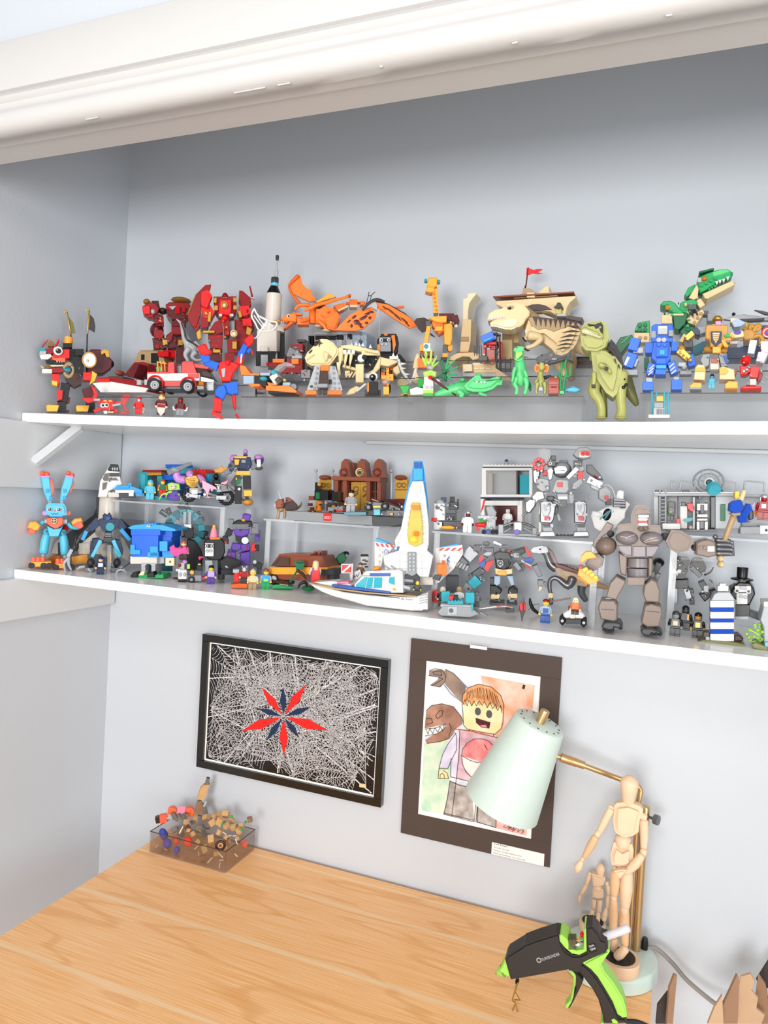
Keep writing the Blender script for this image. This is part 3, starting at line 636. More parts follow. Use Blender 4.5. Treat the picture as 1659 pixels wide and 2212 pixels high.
# ------------------------------------------------------------------ two jointed artist's mannequins
mat('maple','E3C3A2',.45,0,0,.1,40);mat('maple_dark','D9B086',.45,0,0,.1,40)
def lozenge(n,pts,o=0,m='maple',k=None): return tb(n,m,pts,o,14,5,True,k)
C(1000,1500,3.6144)
T('wooden_mannequin','tall jointed wooden artist mannequin on a round base, in front of the lamp stem','mannequin',1215,2135,Z=DZ+.030)
oo = lambda v: v
rev('stand','maple',(0,.0,0),(0,0,.022),[(0,.037),(.08,.038),(.5,.0365),(.9,.038),(1,.037)],36)
rev('stand_inlay','black',(0,0,.0222),(0,0,.0232),[(0,.029),(1,.029)],30)
lt('head','maple',1297,[(632,12),(640,35),(665,62),(695,70),(730,66),(780,56),(825,47),(842,44),(850,38)])
lozenge('neck',[(1300,840,36),(1300,880,34)])
pz('chest','maple',[1180,880,1200,862,1290,850,1380,885,1408,915,1402,950,1380,1000,1370,1090,1330,1118,1260,1135,1200,1100,1180,1070,1172,1000,1178,930],.032,0,.010)
lozenge('waist',[(1250,1120,62),(1247,1180,58)])
pz('pelvis','maple',[1178,1165,1245,1212,1318,1180,1332,1240,1325,1330,1300,1350,1245,1365,1160,1345,1150,1260],.030,0,.009)
lozenge('shoulder_joint',[(1140,880,22),(1175,890,24)]);lozenge('upper_arm',[(1155,900,30),(1110,985,30),(1068,1070,24)],.004)
lozenge('elbow_joint',[(1060,1075,24),(1040,1110,24)],.006);lozenge('forearm',[(1035,1115,28),(1000,1180,33),(945,1275,19)],.010,'maple_dark')
lozenge('wrist_joint',[(938,1280,15),(925,1300,15)],.012);lozenge('hand',[(925,1305,20),(900,1350,32),(890,1385,14)],.012)
lozenge('shoulder_joint',[(1375,940,26),(1425,960,28)]);lozenge('upper_arm',[(1412,990,35),(1415,1100,32),(1412,1205,24)],.0)
lozenge('elbow_joint',[(1415,1215,26),(1400,1255,26)],.006);lozenge('forearm',[(1395,1260,28),(1340,1330,36),(1270,1395,22)],.014)
pz('hand','maple',[1280,1375,1262,1400,1225,1445,1180,1385,1225,1375],.016,.02,.005)
lozenge('hip_joint',[(1190,1345,20),(1195,1375,20)]);lozenge('thigh',[(1188,1385,36),(1190,1470,42),(1180,1570,28)],.0,'maple_dark')
lozenge('knee_joint',[(1178,1572,26),(1178,1600,26)]);lozenge('shin',[(1178,1605,30),(1175,1720,40),(1178,1900,24)],.0,'maple_dark')
pz('foot','maple',[1160,1900,1200,1905,1215,1950,1205,2000,1180,2030,1150,2000,1150,1940],.016,-.006,.005)
lozenge('hip_joint',[(1285,1345,22),(1285,1375,22)]);lozenge('thigh',[(1280,1385,44),(1275,1520,48),(1265,1660,34)],.003)
lozenge('knee_joint',[(1262,1665,33),(1262,1700,33)],.003);lozenge('shin',[(1262,1705,36),(1260,1800,40),(1265,1960,26)],.003,'maple_dark')
lozenge('foot',[(1270,1985,30),(1225,2030,36),(1195,2050,28)],.012)
C(1000,1500,3.6144)
T('wooden_mannequin','short jointed wooden artist mannequin, beside the tall one','mannequin',1010,1830,Z=DZ+.030)
rev('stand','maple',(0,0,0),(0,0,.016),[(0,.026),(.1,.0265),(.9,.0265),(1,.026)],30)
rev('stand_inlay','black',(0,0,.0162),(0,0,.0168),[(0,.021),(1,.021)],24)
lt('head','maple',1074,[(1322,8),(1330,20),(1350,32),(1375,33),(1400,27),(1420,22)])
lozenge('neck',[(1068,1410,16),(1066,1430,16)])
pz('chest','maple',[1008,1405,1060,1420,1110,1435,1112,1450,1095,1495,1060,1505,1015,1500,1010,1450],.018,0,.005);lozenge('waist',[(1052,1500,36),(1050,1520,34)])
pz('pelvis','maple',[1020,1512,1050,1530,1092,1525,1098,1580,1090,1595,1050,1600,1010,1585,1010,1540],.017,0,.005)
for q in ([(985,1398,14),(1002,1405,14)],[(1115,1475,16),(1130,1480,18)]): lozenge('shoulder_joint',q)
lozenge('upper_arm',[(988,1415,17),(965,1485,15)],.002);lozenge('forearm',[(962,1495,15),(945,1525,17),(925,1560,11)],.004);lozenge('hand',[(918,1570,9),(908,1605,16),(908,1635,5)],.005)
lozenge('upper_arm',[(1132,1495,17),(1135,1560,15)],.002);lozenge('forearm',[(1132,1575,13),(1125,1660,13)],.004);lozenge('hand',[(1120,1670,10),(1108,1715,22),(1100,1760,18)],.004)
lozenge('thigh',[(1025,1605,20),(1020,1665,18)]);lozenge('shin',[(1012,1685,17),(1003,1730,18),(992,1785,12)])
lozenge('thigh',[(1070,1610,20),(1062,1690,19)],.002);lozenge('shin',[(1058,1705,16),(1055,1750,17),(1053,1810,11)],.002)
lozenge('foot',[(990,1795,15),(985,1825,18)],.006);lozenge('foot',[(1055,1810,13),(1060,1845,15)],.008)
# ------------------------------------------------------------------ glue gun
mat('gun_black','2E2A28',.5,0,0,.05,200,.2,400);mat('gun_green','9ED65A',.38)
clear('glue','E8E6EC',.35,.5)
C(1150,1940,5.53)
T('glue_gun','black and lime green hot glue gun propped on the desk front right','glue gun',-60,1400,Z=DZ,a=4)
gun_body = pz('body','gun_black',[-330,740,-300,690,-120,580,-100,560,60,500,280,432,325,440,350,560,400,640,480,690,560,690,640,655,645,400,650,345,715,338,790,420,830,500,890,520,905,600,880,660,600,780,560,900,480,890,430,865,-40,950,-260,985],.040,0,.006)
pz('nose_collar','gun_green',[-395,870,-355,800,-330,740,-300,700,-250,960,-330,930,-355,905,-390,890],.030,0,.004)
rev('nozzle','gun_green',P(-350,870,0),P(-420,893,0),[(0,.011),(1,.004)],14);rev('nozzle_tip','brass',P(-410,890,0),P(-440,900,0),[(0,.0035),(1,.0012)],10)
pz('window_trim','gun_green',[320,455,345,440,420,500,460,590,520,632,610,620,618,380,640,370,648,640,560,685,470,668,390,600,325,520],.043,0,.003)
tb('heat_pipe','chrome',[(440,560,42),(610,545,42)],.004,14,1);bx('glass_window','tsmk',430,500,520,620,.02,.012)
el('switch_button','red',590,435,22,34,.012,.006);tb('wire','amber',[(540,470,6),(560,500,6),(530,510,6)],.01)
pz('temperature_badge','black',[672,570,745,545,768,640,680,660],.0012,.0212,0)
text('badge_lettering','white','DUAL',682,592,746,572,.0222,24);text('badge_lettering','white','TEMP',696,632,762,612,.0222,24)
text('maker_lettering','lgrey','SUREBONDER',118,752,330,682,.0203,34,gun_body,.15)
rg('maker_mark','lgrey',78,742,24,6,.0203)
pz('handle','gun_black',[440,870,560,880,620,970,720,1100,790,1230,820,1340,840,1410,850,1506,1130,1506,1125,1440,1040,1430,980,1300,900,1160,790,980,690,860,600,780],.030,0,.006)
pz('grip','gun_green',[600,785,905,620,925,650,820,800,860,890,960,1010,1080,1200,1120,1330,1130,1430,1080,1440,1020,1400,960,1250,860,1080,780,950,700,860],.034,0,.006)
pz('trigger','gun_black',[500,890,610,985,560,1100,480,1260,450,1310,420,1325,440,1290,520,1090,520,960],.018,0,.004)
pz('trigger_face','gun_green',[430,868,470,875,515,920,520,960,490,1180,470,1250,420,1330,390,1310,400,1280,450,1230,480,1080,490,950],.020,0,.003)
pz('cord_button','gun_green',[945,1455,975,1445,1020,1480,1015,1500,960,1490],.002,.016,0)
pz('handle_foot','gun_green',[822,1490,850,1490,850,1506,815,1506],.034)
tb('glue_stick','glue',[(700,490,44),(860,465,44),(1145,360,46)],.0,14,2)
tb('wire_stand','dgold',[(-175,1010,8),(-205,1120,8),(-145,1220,8),(-205,1215,8)],.012,6,1);tb('wire_stand','dgold',[(-185,1020,8),(-240,1220,8),(-200,1260,8),(-260,1385,8),(-165,1400,8),(-215,1215,8)],-.002,6,1)
el('stand_hinge','black',-180,990,24,20,.02);tb('power_cord','rubber',[(1120,1470,26),(1250,1480,26),(1400,1540,24),(1600,1660,22)],-.005,10,8)
# ------------------------------------------------------------------ cardboard scraps standing by the desk
mat('cardboard','BB9A7A',.8,0,0,.12,30,.3,60);mat('cardboard_dark','957258',.8,0,0,.12,30,.3,60);mat('dark_card','3B3431',.7)
C(1050,1900,2.7241)
def sheet(label,pts,Y,m,a=0,d=.006,lean=0):
    T('cardboard_sheet',label,'cardboard',pts[0],pts[1],Y=Y,a=a,g='cardboard scraps beside the desk');G.cardZ = 0
    pz('sheet',m,pts,d,0,.0008)
sheet('narrow dark card strip standing closest to the desk edge',[1000,850,1010,740,1070,660,1078,850],-.16,'dark_card',12)
sheet('thin brown cardboard strip standing beside the dark card',[1065,850,1080,640,1110,560,1125,565,1100,850],-.17,'cardboard_dark',30)
sheet('brown cardboard sheet with a slanting left edge in the scrap pile',[1305,850,1345,750,1385,690,1390,682,1398,850],-.20,'cardboard',10)
sheet('tall folded cardboard sheet in the middle of the scrap pile',[1390,850,1385,760,1420,690,1480,560,1490,580,1480,850],-.17,'cardboard_dark',25)
sheet('torn cardboard sheet with a ragged right edge in the scrap pile',[1475,850,1480,640,1500,570,1555,555,1580,600,1560,650,1600,700,1590,760,1640,800,1620,850],-.15,'cardboard',-8)
sheet('cardboard flap leaning at the far right of the scrap pile',[1560,850,1600,560,1640,620,1655,700,1720,730,1720,850],-.12,'cardboard_dark',-20)
sheet('black card corner poking up behind the scrap pile',[1590,590,1660,480,1720,430,1720,640,1620,640],-.06,'dark_card',0)
# ------------------------------------------------------------------ smoky bin of craft bits on the desk
clear('smoky_plastic','8A6A58',.92,.4)
bn = empty('craft_bin',(.3945,-.088,DZ));tag(bn,'smoky clear plastic bin full of cardboard toy bits on the desk','bin')
hx,hy,hh = .1085,.064,.052
boxo('bottom','smoky_plastic',-hx,hx,-hy,hy,0,.003,bn,.001)
for q in ((-hx,hx,-hy,-hy+.0025),(-hx,hx,hy-.0025,hy),(-hx,-hx+.0025,-hy+.0025,hy-.0025),(hx-.0025,hx,-hy+.0025,hy-.0025)): boxo('side','smoky_plastic',*q,.003,hh,bn,.0008)
for q in ((-hx,hx,-hy-.0006,-hy+.002),(-hx,hx,hy-.002,hy+.0006),(-hx-.0006,-hx+.002,-hy,hy),(hx-.002,hx+.0006,-hy,hy)): boxo('rim',mat('smoky_rim','4A3B33',.3),*q,hh-.0016,hh,bn,.0006)
C(290,1650,5.53)
mat('kraft','C79E6C',.75,0,0,.1,60);mat('kraft_dark','8F6C4C',.75,0,0,.1,60);mat('armour','6F675D',.45,0,0,.15,80);mat('foam_blue','4450B8',.7);mat('foam_red','EE4A2E',.5)
rb = random.Random(11)
def bit(name,label,cat,m,x,y,s,Y,rot=None,kind='box',g=None,asp=(1,.8,1.1)):
    T(name,label,cat,x,y,Y=Y,a=rb.uniform(-40,60),g=g);bm = bmesh.new();h = s*G.mpp/2
    if kind == 'box': box(bm,-h*asp[0],h*asp[0],-h*asp[1],h*asp[1],-h*asp[2],h*asp[2]);bev(bm,h*.12)
    elif kind == 'ball': bmesh.ops.create_uvsphere(bm,u_segments=12,v_segments=8,radius=h,matrix=Matrix.Diagonal((asp[0],asp[1],asp[2],1)))
    elif kind == 'rod': cylm(bm,(0,0,-h*2),(0,0,1),h*.42,h*4,8,h*.36);bev(bm,h*.08)
    elif kind == 'shard':
        hexa(bm,[(-h,-h*.3,-h),(h*.7,-h*.4,-h*.8),(h*.5,-h*.2,h*.9),(-h*.6,-h*.3,h*.6),(-h*.8,h*.3,-h*.9),(h*.9,h*.3,-h*.6),(h*.3,h*.3,h*1.1),(-h*.7,h*.4,h*.8)]);bev(bm,h*.1)
    rt = rot if rot is not None else (rb.uniform(-1,1),rb.uniform(-1.4,1.4),rb.uniform(-.5,.5))
    from mathutils import Euler
    bmesh.ops.transform(bm,matrix=Euler(rt).to_matrix().to_4x4(),verts=bm.verts)
    o = ob(name,bm,m,None,kind == 'ball');M = G.root.matrix_basis.copy();o.location = G.root.location;o.rotation_euler = G.root.rotation_euler
    tag(o,label,cat,g);bpy.data.objects.remove(G.root);return o
KG = 'tan cardboard blocks heaped in the craft bin'
for x,y,s,Y in ((1095,600,80,-.07),(1030,690,85,-.09),(935,705,75,-.085),(860,640,70,-.06),(730,650,75,-.06),(620,690,55,-.09),(1160,680,60,-.07),(1190,760,65,-.09),(1250,800,60,-.1),(1100,740,60,-.1),(1280,740,55,-.08),(920,905,90,-.125),(860,1020,90,-.125),
    (985,1075,55,-.13),(1030,960,60,-.12),(1080,990,55,-.125),(1120,930,60,-.11),(1020,820,60,-.11),(760,930,45,-.12),(700,840,50,-.11),(655,800,50,-.1),(820,1120,50,-.13),(960,630,60,-.05),(1380,665,55,-.07),(1010,600,50,-.06),(640,760,50,-.08),(1230,890,40,-.1),(780,770,55,-.08),(1090,880,45,-.115)):
    bit('cardboard_block','small tan cardboard block heaped in the craft bin','cardboard block','kraft' if rb.random() < .75 else 'kraft_dark',x,y,s,Y,g=KG)
for x,y,s,Y in ((520,640,95,-.09),(560,820,110,-.12),(490,790,80,-.11),(830,830,100,-.11),(790,760,80,-.1),(700,700,60,-.07),(460,640,70,-.08),(550,900,50,-.125),(880,760,70,-.09),(820,740,60,-.09),(620,620,70,-.085)):
    bit('armour_piece','small grey jagged toy armour piece in the craft bin','toy piece','armour',x,y,s,Y,kind='shard',g='grey armour pieces in the craft bin')
for x,y,s,Y in ((770,1070,36,-.13),(905,1150,44,-.135),(1030,1090,44,-.135),(1040,1150,40,-.135),(270,985,30,-.13),(380,1025,34,-.13),(560,790,44,-.125),(1200,860,30,-.115),(1220,930,30,-.12),(1140,860,32,-.115),(1080,830,30,-.11),(1020,1215,30,-.138),(740,1000,30,-.13),(1215,1090,30,-.12)):
    bit('craft_stick','short pale stick lying in the craft bin','craft stick','cream',x,y,s,Y,kind='rod',g='pale sticks in the craft bin')
for lb_,x,y,s,Y,a3 in (('tall blue foam lump at the left end of the craft bin',350,840,120,-.11,(.8,.8,1.35)),('round blue foam ball in front of the tall blue lump',395,950,100,-.12,(1,1,1.15)),('smallest blue foam ball near the floor of the craft bin',508,1025,80,-.13,(1,1,1))):
    bit('foam_lump',lb_,'foam','foam_blue',x,y,s,Y,kind='ball',asp=a3)
for lb_,x,y,s,Y,a3 in (('large bright red putty lump low in the craft bin',640,930,150,-.12,(1,.7,.8)),('small red putty lump left of the larger one',505,920,90,-.12,(1,.8,.8)),('salmon pink putty lump at the right end of the craft bin',1310,950,110,-.06,(1,.8,1))):
    bit('putty_lump',lb_,'putty','foam_red' if 'salmon' not in lb_ else 'coral',x,y,s,Y,kind='ball',asp=a3)
T('toy_cannon','orange twin-drum toy part with a pink paper tag atop the bin','toy part',560,640,Y=-.075)
for x in (455,660): cl('drum','coral',x,565,55,.016,0);rg('drum_rim','orange',x,570,38,6,.008);br('spoke','orange',x-34,570,x+34,570,8,8,.004,.008)
br('barrel','coral',305,655,395,640,90,85,.016,0);br('barrel_tip','dbrown',255,670,305,655,70,80,.014,0);pz('paper_tag','pink',[520,512,615,512,600,590,512,585],.001,.012,0);br('yoke','armour',460,580,490,650,40,60,.012,.012);br('yoke','armour',630,590,570,660,40,60,.012,.012);br('clip','lgrey',400,620,470,640,60,50,.01,.006)
T('cardboard_robot','tall thin cardboard figure standing up out of the craft bin','cardboard figure',800,590,Y=-.05)
pz('lower_leg','kraft_dark',[720,590,755,460,800,440,815,490,820,590],.012);pz('torso','kraft',[750,420,790,300,830,255,900,250,850,400,815,440],.014);br('head','armour',850,300,885,165,45,40,.012);br('strut','armour',860,590,830,470,40,30,.008,.006);br('strut','lgrey',860,445,830,510,26,26,.006,.008)
for lb_,x,y in (('green bead pinned to the cardboard at the top of the bin',1165,625),('green bead on the middle cardboard block in the bin',1058,720),('green bead on the right end cardboard block in the bin',1285,788),('green bead on the far right cardboard arm in the bin',1330,695)):
    bit('bead',lb_,'bead','green',x,y,34,-.105 if x < 1280 else -.112,kind='ball')
T('toy_bracelet','coiled black and tan cardboard ring in the bin','toy part',1030,980,Y=-.135);rg('ring','dbrown',1030,975,50,16);rg('inner_ring','kraft',1030,975,26,10)
# ================================================================== upper shelf
C(60,580,5.53)
T('beast_robot','red and black brick beast with white snout and two flags, leftmost on the upper shelf','toy robot',480,1712,Y=-.245)
bx('body','black',500,960,670,1260,.05,-.01);pz('chest_plate','dbrown',[430,1250,650,1250,640,1380,560,1420,470,1360],.04,0);pz('back_shell','maroon',[690,1010,760,965,860,965,960,1040,1015,1100,1000,1190,900,1260,700,1260],.045,-.03,.004)
tb('tail_pipe','black',[(930,1140,45),(1010,1140,45)],-.03,12,1);pz('back_ornament','goldm',[870,990,910,965,970,980,975,1060,940,1060,920,1010,880,1030],.012,.0)
cl('round_shield','white',735,1092,82,.008,.03,ry=95);rg('shield_rim','gold',735,1092,76,7,.035,ry=88);el('shield_boss','owhite',712,1100,14,14,.006,.036)
bx('head','red',300,965,500,1070,.04,.01);pz('brow','dred',[205,960,320,945,420,950,330,1010,240,1020],.045,.012);pz('cheek','coral',[280,1040,450,1070,445,1120,300,1090],.03,.015)
e = cl('eye','white',362,985,50,.006,.034);cl('pupil','black',365,985,30,.003,.0385,k=e);el('eye_glint','white',352,972,8,8,.002,.041,k=e)
bx('snout','teal',130,950,220,985,.03,.015);bx('snout','lgrey',140,985,222,1030,.03,.015);pz('muzzle','white',[140,1035,270,1015,288,1050,240,1085,160,1085],.035,.012);pz('upper_lip','black',[210,1090,440,1110,450,1150,330,1150,220,1120],.025,.01)
for x in (350,380,408): pz('tooth','tan',[x-12,1095,x+12,1098,x,1130],.006,.026,.0003)
pz('jaw','dred',[285,1185,400,1180,440,1225,400,1245,290,1245],.032,.012);bx('chin','white',170,1200,290,1250,.032,.012);br('tongue','cream',270,1170,440,1165,24,20,.02,.01);tb('jaw_pin','teal',[(415,1210,24),(505,1215,24)],.02,10,1);br('claw','tan',155,1165,190,1195,10,14,.006,.02);el('lower_teeth','goldm',250,1180,45,16,.02,.02)
rg('neck_disc','dtan',487,1212,50,16,.02,ry=75);pz('ear','dgold',[235,900,270,855,315,890,310,930,240,930],.02,0);br('horn','red',170,935,245,850,16,6,.01,.0);tb('horn','red',[(325,930,14),(355,890,12),(375,842,4)],.02,8)
bx('neck','black',420,890,530,945,.035,0);lt('neck_barrel','amber',488,[(820,46),(845,48),(870,50),(900,46)]);bx('shoulder','black',560,960,660,1040,.05,.01)
for s,q in ((0,[(520,950),(513,790),(470,520)]),(1,[(705,1000),(712,780),(735,500)])):
    tb('flag_pole','cgrey',[(q[0][0],q[0][1],10),(q[1][0],q[1][1],9)],-.01,8,1);tb('flag_staff','goldm',[(q[1][0],q[1][1],9),(q[2][0],q[2][1],8)],-.01,8,1);tb('pole_finial','goldm',[(q[2][0],q[2][1],10),(q[2][0]-15,q[2][1]-15,10),(q[2][0]-42,q[2][1]+20,6)],-.01,8)
pz('banner','dolive',[478,560,545,650,570,770,515,775],.002,-.012,0);pz('banner','cgrey',[745,545,790,600,808,690,800,765,728,725],.002,-.012,0)
pz('thigh','red',[290,1260,370,1260,385,1360,360,1410,300,1380],.03,.01);pz('thigh_guard','yellow',[285,1335,355,1350,350,1405,290,1385],.034,.012);br('shin','black',455,1380,420,1600,100,90,.035,0);pz('shin_guard','red',[345,1460,420,1450,410,1560,350,1585],.03,.012);pz('spur','dred',[450,1530,510,1540,500,1600,455,1620],.02,0);bx('ankle','black',355,1590,460,1712,.04,-.005);pz('paw','goldm',[215,1640,235,1620,380,1630,355,1712,225,1712],.04,.015,.002);bx('paw_sole','maroon',440,1690,495,1714,.03,0)
bx('thigh','red',660,1240,760,1335,.04,.015);pz('thigh_guard','yellow',[768,1222,830,1262,800,1345,735,1392,760,1310],.03,.02);pz('shin','maroon',[650,1440,800,1400,800,1610,700,1610],.035,0);bx('ankle','black',700,1600,800,1712,.04,-.005);pz('paw','goldm',[570,1650,590,1628,740,1632,720,1712,580,1712],.04,.015,.002)
gb(((500,960,670,1250),(430,1260,640,1380)),('gun','cgrey','gold','maroon'),14,.02)
T('toy_crab','red brick crab with big white eyes and raised claws at the shelf edge','toy crab',930,1735,Y=-.295)
bx('body','red',870,1575,1030,1690,.02,0);bx('shell_brick','amber',905,1570,945,1592,.012,.006);bx('shell_brick','amber',965,1570,1005,1592,.012,.006);eyes(((895,1635),(940,1632)),27,.012)
br('arm','red',800,1560,890,1600,45,50,.012,0);bx('joint','lgrey',790,1555,865,1580,.008,.008);br('joint','lgrey',1010,1640,1110,1620,26,26,.008,.008);br('arm','red',1020,1625,1150,1600,40,45,.012,0)
pz('claw','red',[640,1545,770,1545,790,1500,760,1400,800,1420,835,1500,810,1580,720,1605],.012,.002);pz('claw','red',[1110,1545,1150,1505,1230,1510,1195,1575,1160,1640,1225,1735,1165,1700,1130,1620],.012,.002)
for q in ([780,1690,850,1660,870,1695,800,1725],[1030,1690,1080,1680,1070,1720,1010,1725],[1100,1700,1160,1705,1200,1742,1110,1740],[900,1700,950,1695,950,1735,915,1735]): pz('leg','red' if q[0] != 900 else 'white',q,.012,.0)
br('nose','coral',975,1660,975,1710,16,16,.006,.012);bx('foot','tan',955,1705,1025,1725,.01,.004)
mf('bright red armoured figure with silver mask, beside the red crab',1322,1742,232,'red','silver','red','red','red','helmet',Y=-.297,face=False,extra=stick('blade','tclr',(9,-6,2),(12,-6,14),1.6))
def shieldf(r,u,z0,hz):
    bm = bmesh.new();v = [(-7,20),(7,20),(8,14),(6,4),(0,-3),(-6,4),(-8,14)];a = [bm.verts.new((x*u,-7*u,z*u)) for x,z in v];b = [bm.verts.new((x*u,-8.4*u,z*u)) for x,z in v]
    bm.faces.new(a);bm.faces.new(b[::-1])
    for i in range(7): bm.faces.new([a[i],b[i],b[(i+1) % 7],a[(i+1) % 7]])
    s = ob('kite_shield',bm,'owhite',r);bm = bmesh.new();box(bm,-7*u,7*u,-8.9*u,-8.3*u,13*u,19*u);ob('shield_band',bm,'dred',s)
mf('knight figure behind a white and maroon kite shield, middle of the three small red figures',1590,1748,280,'goldm','skin','maroon','maroon','maroon','helmet',Y=-.297,extra=shieldf)
C(290,580,5.53)
def wb(r,u,z0,hz):
    for s in (-1,1):
        bm = bmesh.new();sweep(bm,*smooth_path([Vector((s*9*u,-4*u,12*u)),Vector((s*13*u,-6*u,12*u)),Vector((s*15*u,-6*u,19*u))],[2*u,2.2*u,1.2*u],4),n=8);ob('white_swoosh',bm,'white',r,True)
mf('maroon hooded figure holding two white swooshes, right of the knight figure',545,1758,240,'maroon','dred','maroon','maroon','grey','hood',Y=-.297,face=False,extra=wb)
T('toy_shuttle','red and white winged brick spacecraft behind the crab','toy spacecraft',-190,1480,Y=-.235,a=0)
C(60,580,5.53)
G.root.location;
pz('fuselage','dred',[820,1310,1000,1300,1310,1340,1440,1400,1430,1470,1250,1450,900,1350],.06,0);pz('white_keel','white',[770,1370,960,1345,1440,1430,1400,1480,870,1478,800,1400],.05,.006);pz('tail_fin','dred',[1150,1270,1270,1120,1380,1115,1440,1140,1430,1260,1300,1320],.03,-.02);pz('tail_fin','maroon',[1150,1280,1280,1130,1330,1140,1260,1300],.03,.015)
bx('canopy','tsmk',960,1285,1130,1335,.04,.0);el('pilot_head','rbrown',1100,1250,42,35,.03,0);bx('engine','lgrey',1300,1330,1350,1390,.03,.02);bx('red_trim','red',820,1320,970,1355,.05,.01,s=5)
T('toy_bunker','tan brick bunker wall with a small window, behind the pickup truck','toy building',1420,1140,Y=-.12,a=10)
pz('wall','dtan',[1260,1140,1320,1000,1340,985,1620,975,1630,1140,1500,1140],.05,0);bx('window','black',1352,1025,1390,1090,.004,.025);bx('doorway','black',1470,1010,1560,1130,.004,.025);bx('parapet','dtan',1340,978,1600,992,.05,0,s=8);bx('barrel','tred',1550,990,1680,1050,.02,.03)
C(290,580,5.53)
T('pickup_truck','red and white toy pickup truck with grey wheels on the left riser','toy truck',450,1500,Y=-.25,a=24)
bx('bed_side','white',155,1250,780,1340,.085,-.0425);pz('hood','red',[570,1120,700,1110,760,1290,770,1300,640,1300,560,1240],.08,-.042);bx('bed_trim','red',155,1235,420,1255,.087,-.0425);bx('sill','red',345,1340,600,1405,.08,-.042);bx('chassis','dgrey',300,1405,790,1440,.07,-.045)
pz('rear_pillar','red',[405,1120,475,1115,480,1255,400,1250],.082,-.042);pz('roof','red',[565,1125,590,1108,900,1170,880,1200,700,1180],.05,-.03);pz('windshield','tsmk',[600,1150,860,1195,930,1300,650,1250],.07,-.045,.0005);bx('nose','red',640,1255,770,1310,.09,-.043)
for x,y in ((245,1392),(640,1412)):
    w = cl('tyre','rubber',x,y,78,.022,.01,nn=24);cl('hub','lgrey',x,y,50,.004,.022,k=w);rg('hub_ring','grey',x,y,32,6,.0245,k=w);cl('axle_cap','cgrey',x,y,12,.004,.024,k=w);rg('wheel_arch','red',x+5,y-22,86,13,.004)
for x,y in ((430,1440),(815,1475)):
    w = cl('tyre','rubber',x,y,62,.02,-.075,nn=20);cl('hub','lgrey',x,y,36,.004,-.064,k=w)
bx('grille','gun',800,1345,950,1460,.07,-.055);
for i in range(4): bx('grille_bar','silver',830,1365+i*24,950,1375+i*24,.072,-.054)
bx('headlamp','torg',768,1345,828,1395,.02,-.008);bx('bumper','grey',750,1400,830,1445,.03,-.012);bx('tail_lamp','tred',155,1345,185,1372,.02,.0);bx('rear_bumper','lgrey',120,1325,160,1390,.03,-.02);pz('silver_hood_strip','silver',[775,1285,950,1330,950,1360,775,1350],.08,-.05)
pz('cargo_parrot','green',[258,1180,290,1160,330,1190,320,1240,265,1235],.02,-.03);
for x in (305,345,385): br('cargo_crate_slat','amber',x-10,1120,x+5,1245,12,12,.03,-.03)
br('crate_rail','amber',290,1130,400,1150,14,14,.03,-.03);bx('seat','grey',490,1160,560,1270,.04,-.045)
def big_red(label,x,y,Y,q):
    T('armour_robot',label,'toy robot',x,y,Y=Y)
big_red('dark red armour robot with raised fist, behind the grey long-tailed dinosaur',480,1100,-.10,0)
pz('torso','dred',[375,430,420,400,640,405,680,440,660,560,600,640,500,640,400,560],.06,0,.004);el('hood_dome','dgold',560,385,120,38,.05,-.01);pz('collar','maroon',[380,500,640,490,620,600,450,610],.07,.0);pz('chest_mark','lgrey',[415,455,505,445,460,495],.003,.034,.0003);bx('chest_lamp','tred',490,450,545,540,.02,.03);bx('chest_lamp','tred',575,460,610,520,.02,.03);bx('waist','dred',445,640,600,790,.05,0);bx('waist_plate','maroon',450,620,620,690,.06,0)
pz('fist','dred',[92,455,180,400,260,420,300,480,280,530,230,560,240,600,170,590,110,540],.035,.005,.003);pz('fist_plate','red',[92,455,185,445,190,540,120,545],.04,.008);el('knuckle','dgold',150,400,42,34,.03,.0);pz('gauntlet','dbrown',[205,385,290,385,310,480,270,470,220,440],.03,-.005);el('repulsor','lgrey',222,515,28,30,.012,.02)
br('forearm','maroon',300,560,270,640,90,110,.035,0);pz('forearm_plate','dred',[245,570,350,570,355,660,300,690,255,670],.04,.004);el('elbow','dbrown',340,510,50,40,.035,0)
for x in (308,): 
    for y in (595,625): cl('rivet','tan',x,y,12,.003,.025)
el('shoulder','maroon',270,740,80,90,.05,-.01);pz('upper_leg','dred',[230,740,330,730,360,790,320,840,240,830],.045,.01);pz('leg','maroon',[215,830,380,830,390,940,330,970,230,960],.05,0);pz('knee','goldm',[335,850,395,852,398,910,345,915],.01,.03);pz('leg','maroon',[380,800,440,755,505,830,500,940,400,960],.05,0);pz('thigh','dred',[365,860,430,760,470,770,440,870,390,890],.045,.01);bx('knee','goldm',525,850,580,915,.01,.03);pz('leg','maroon',[505,830,590,800,640,960,620,1100,500,1100],.05,0);bx('foot','tred',340,975,490,1060,.05,.01);bx('foot_plate','dred',245,905,300,955,.045,.01)
gb(((400,430,650,620),(230,570,350,680),(230,840,590,950)),('dred','maroon','goldm','gun','red'),24,.034,(14,36))
big_red('tall bright red armour robot with gold chest crest and wing shield, above the pickup truck',1090,1180,-.12,0)
pz('torso','dred',[945,335,1220,330,1225,490,1190,560,1010,560,960,490],.055,0,.003);pz('chest','red',[1020,370,1160,370,1160,500,1140,560,1020,540,1005,480],.07,.006,.003);bx('shoulder_plate','goldm',945,345,985,410,.01,.03);bx('shoulder_plate','goldm',1180,345,1222,400,.01,.03);bx('shoulder_plate','goldm',955,440,1000,500,.01,.03);bx('shoulder_plate','goldm',1180,440,1225,490,.01,.03)
cl('chest_crest','goldm',1075,437,42,.006,.044);rg('crest_ring','dgold',1075,437,28,5,.047);pz('crest_drop','cream',[1075,415,1092,435,1075,462,1058,435],.002,.048,0)
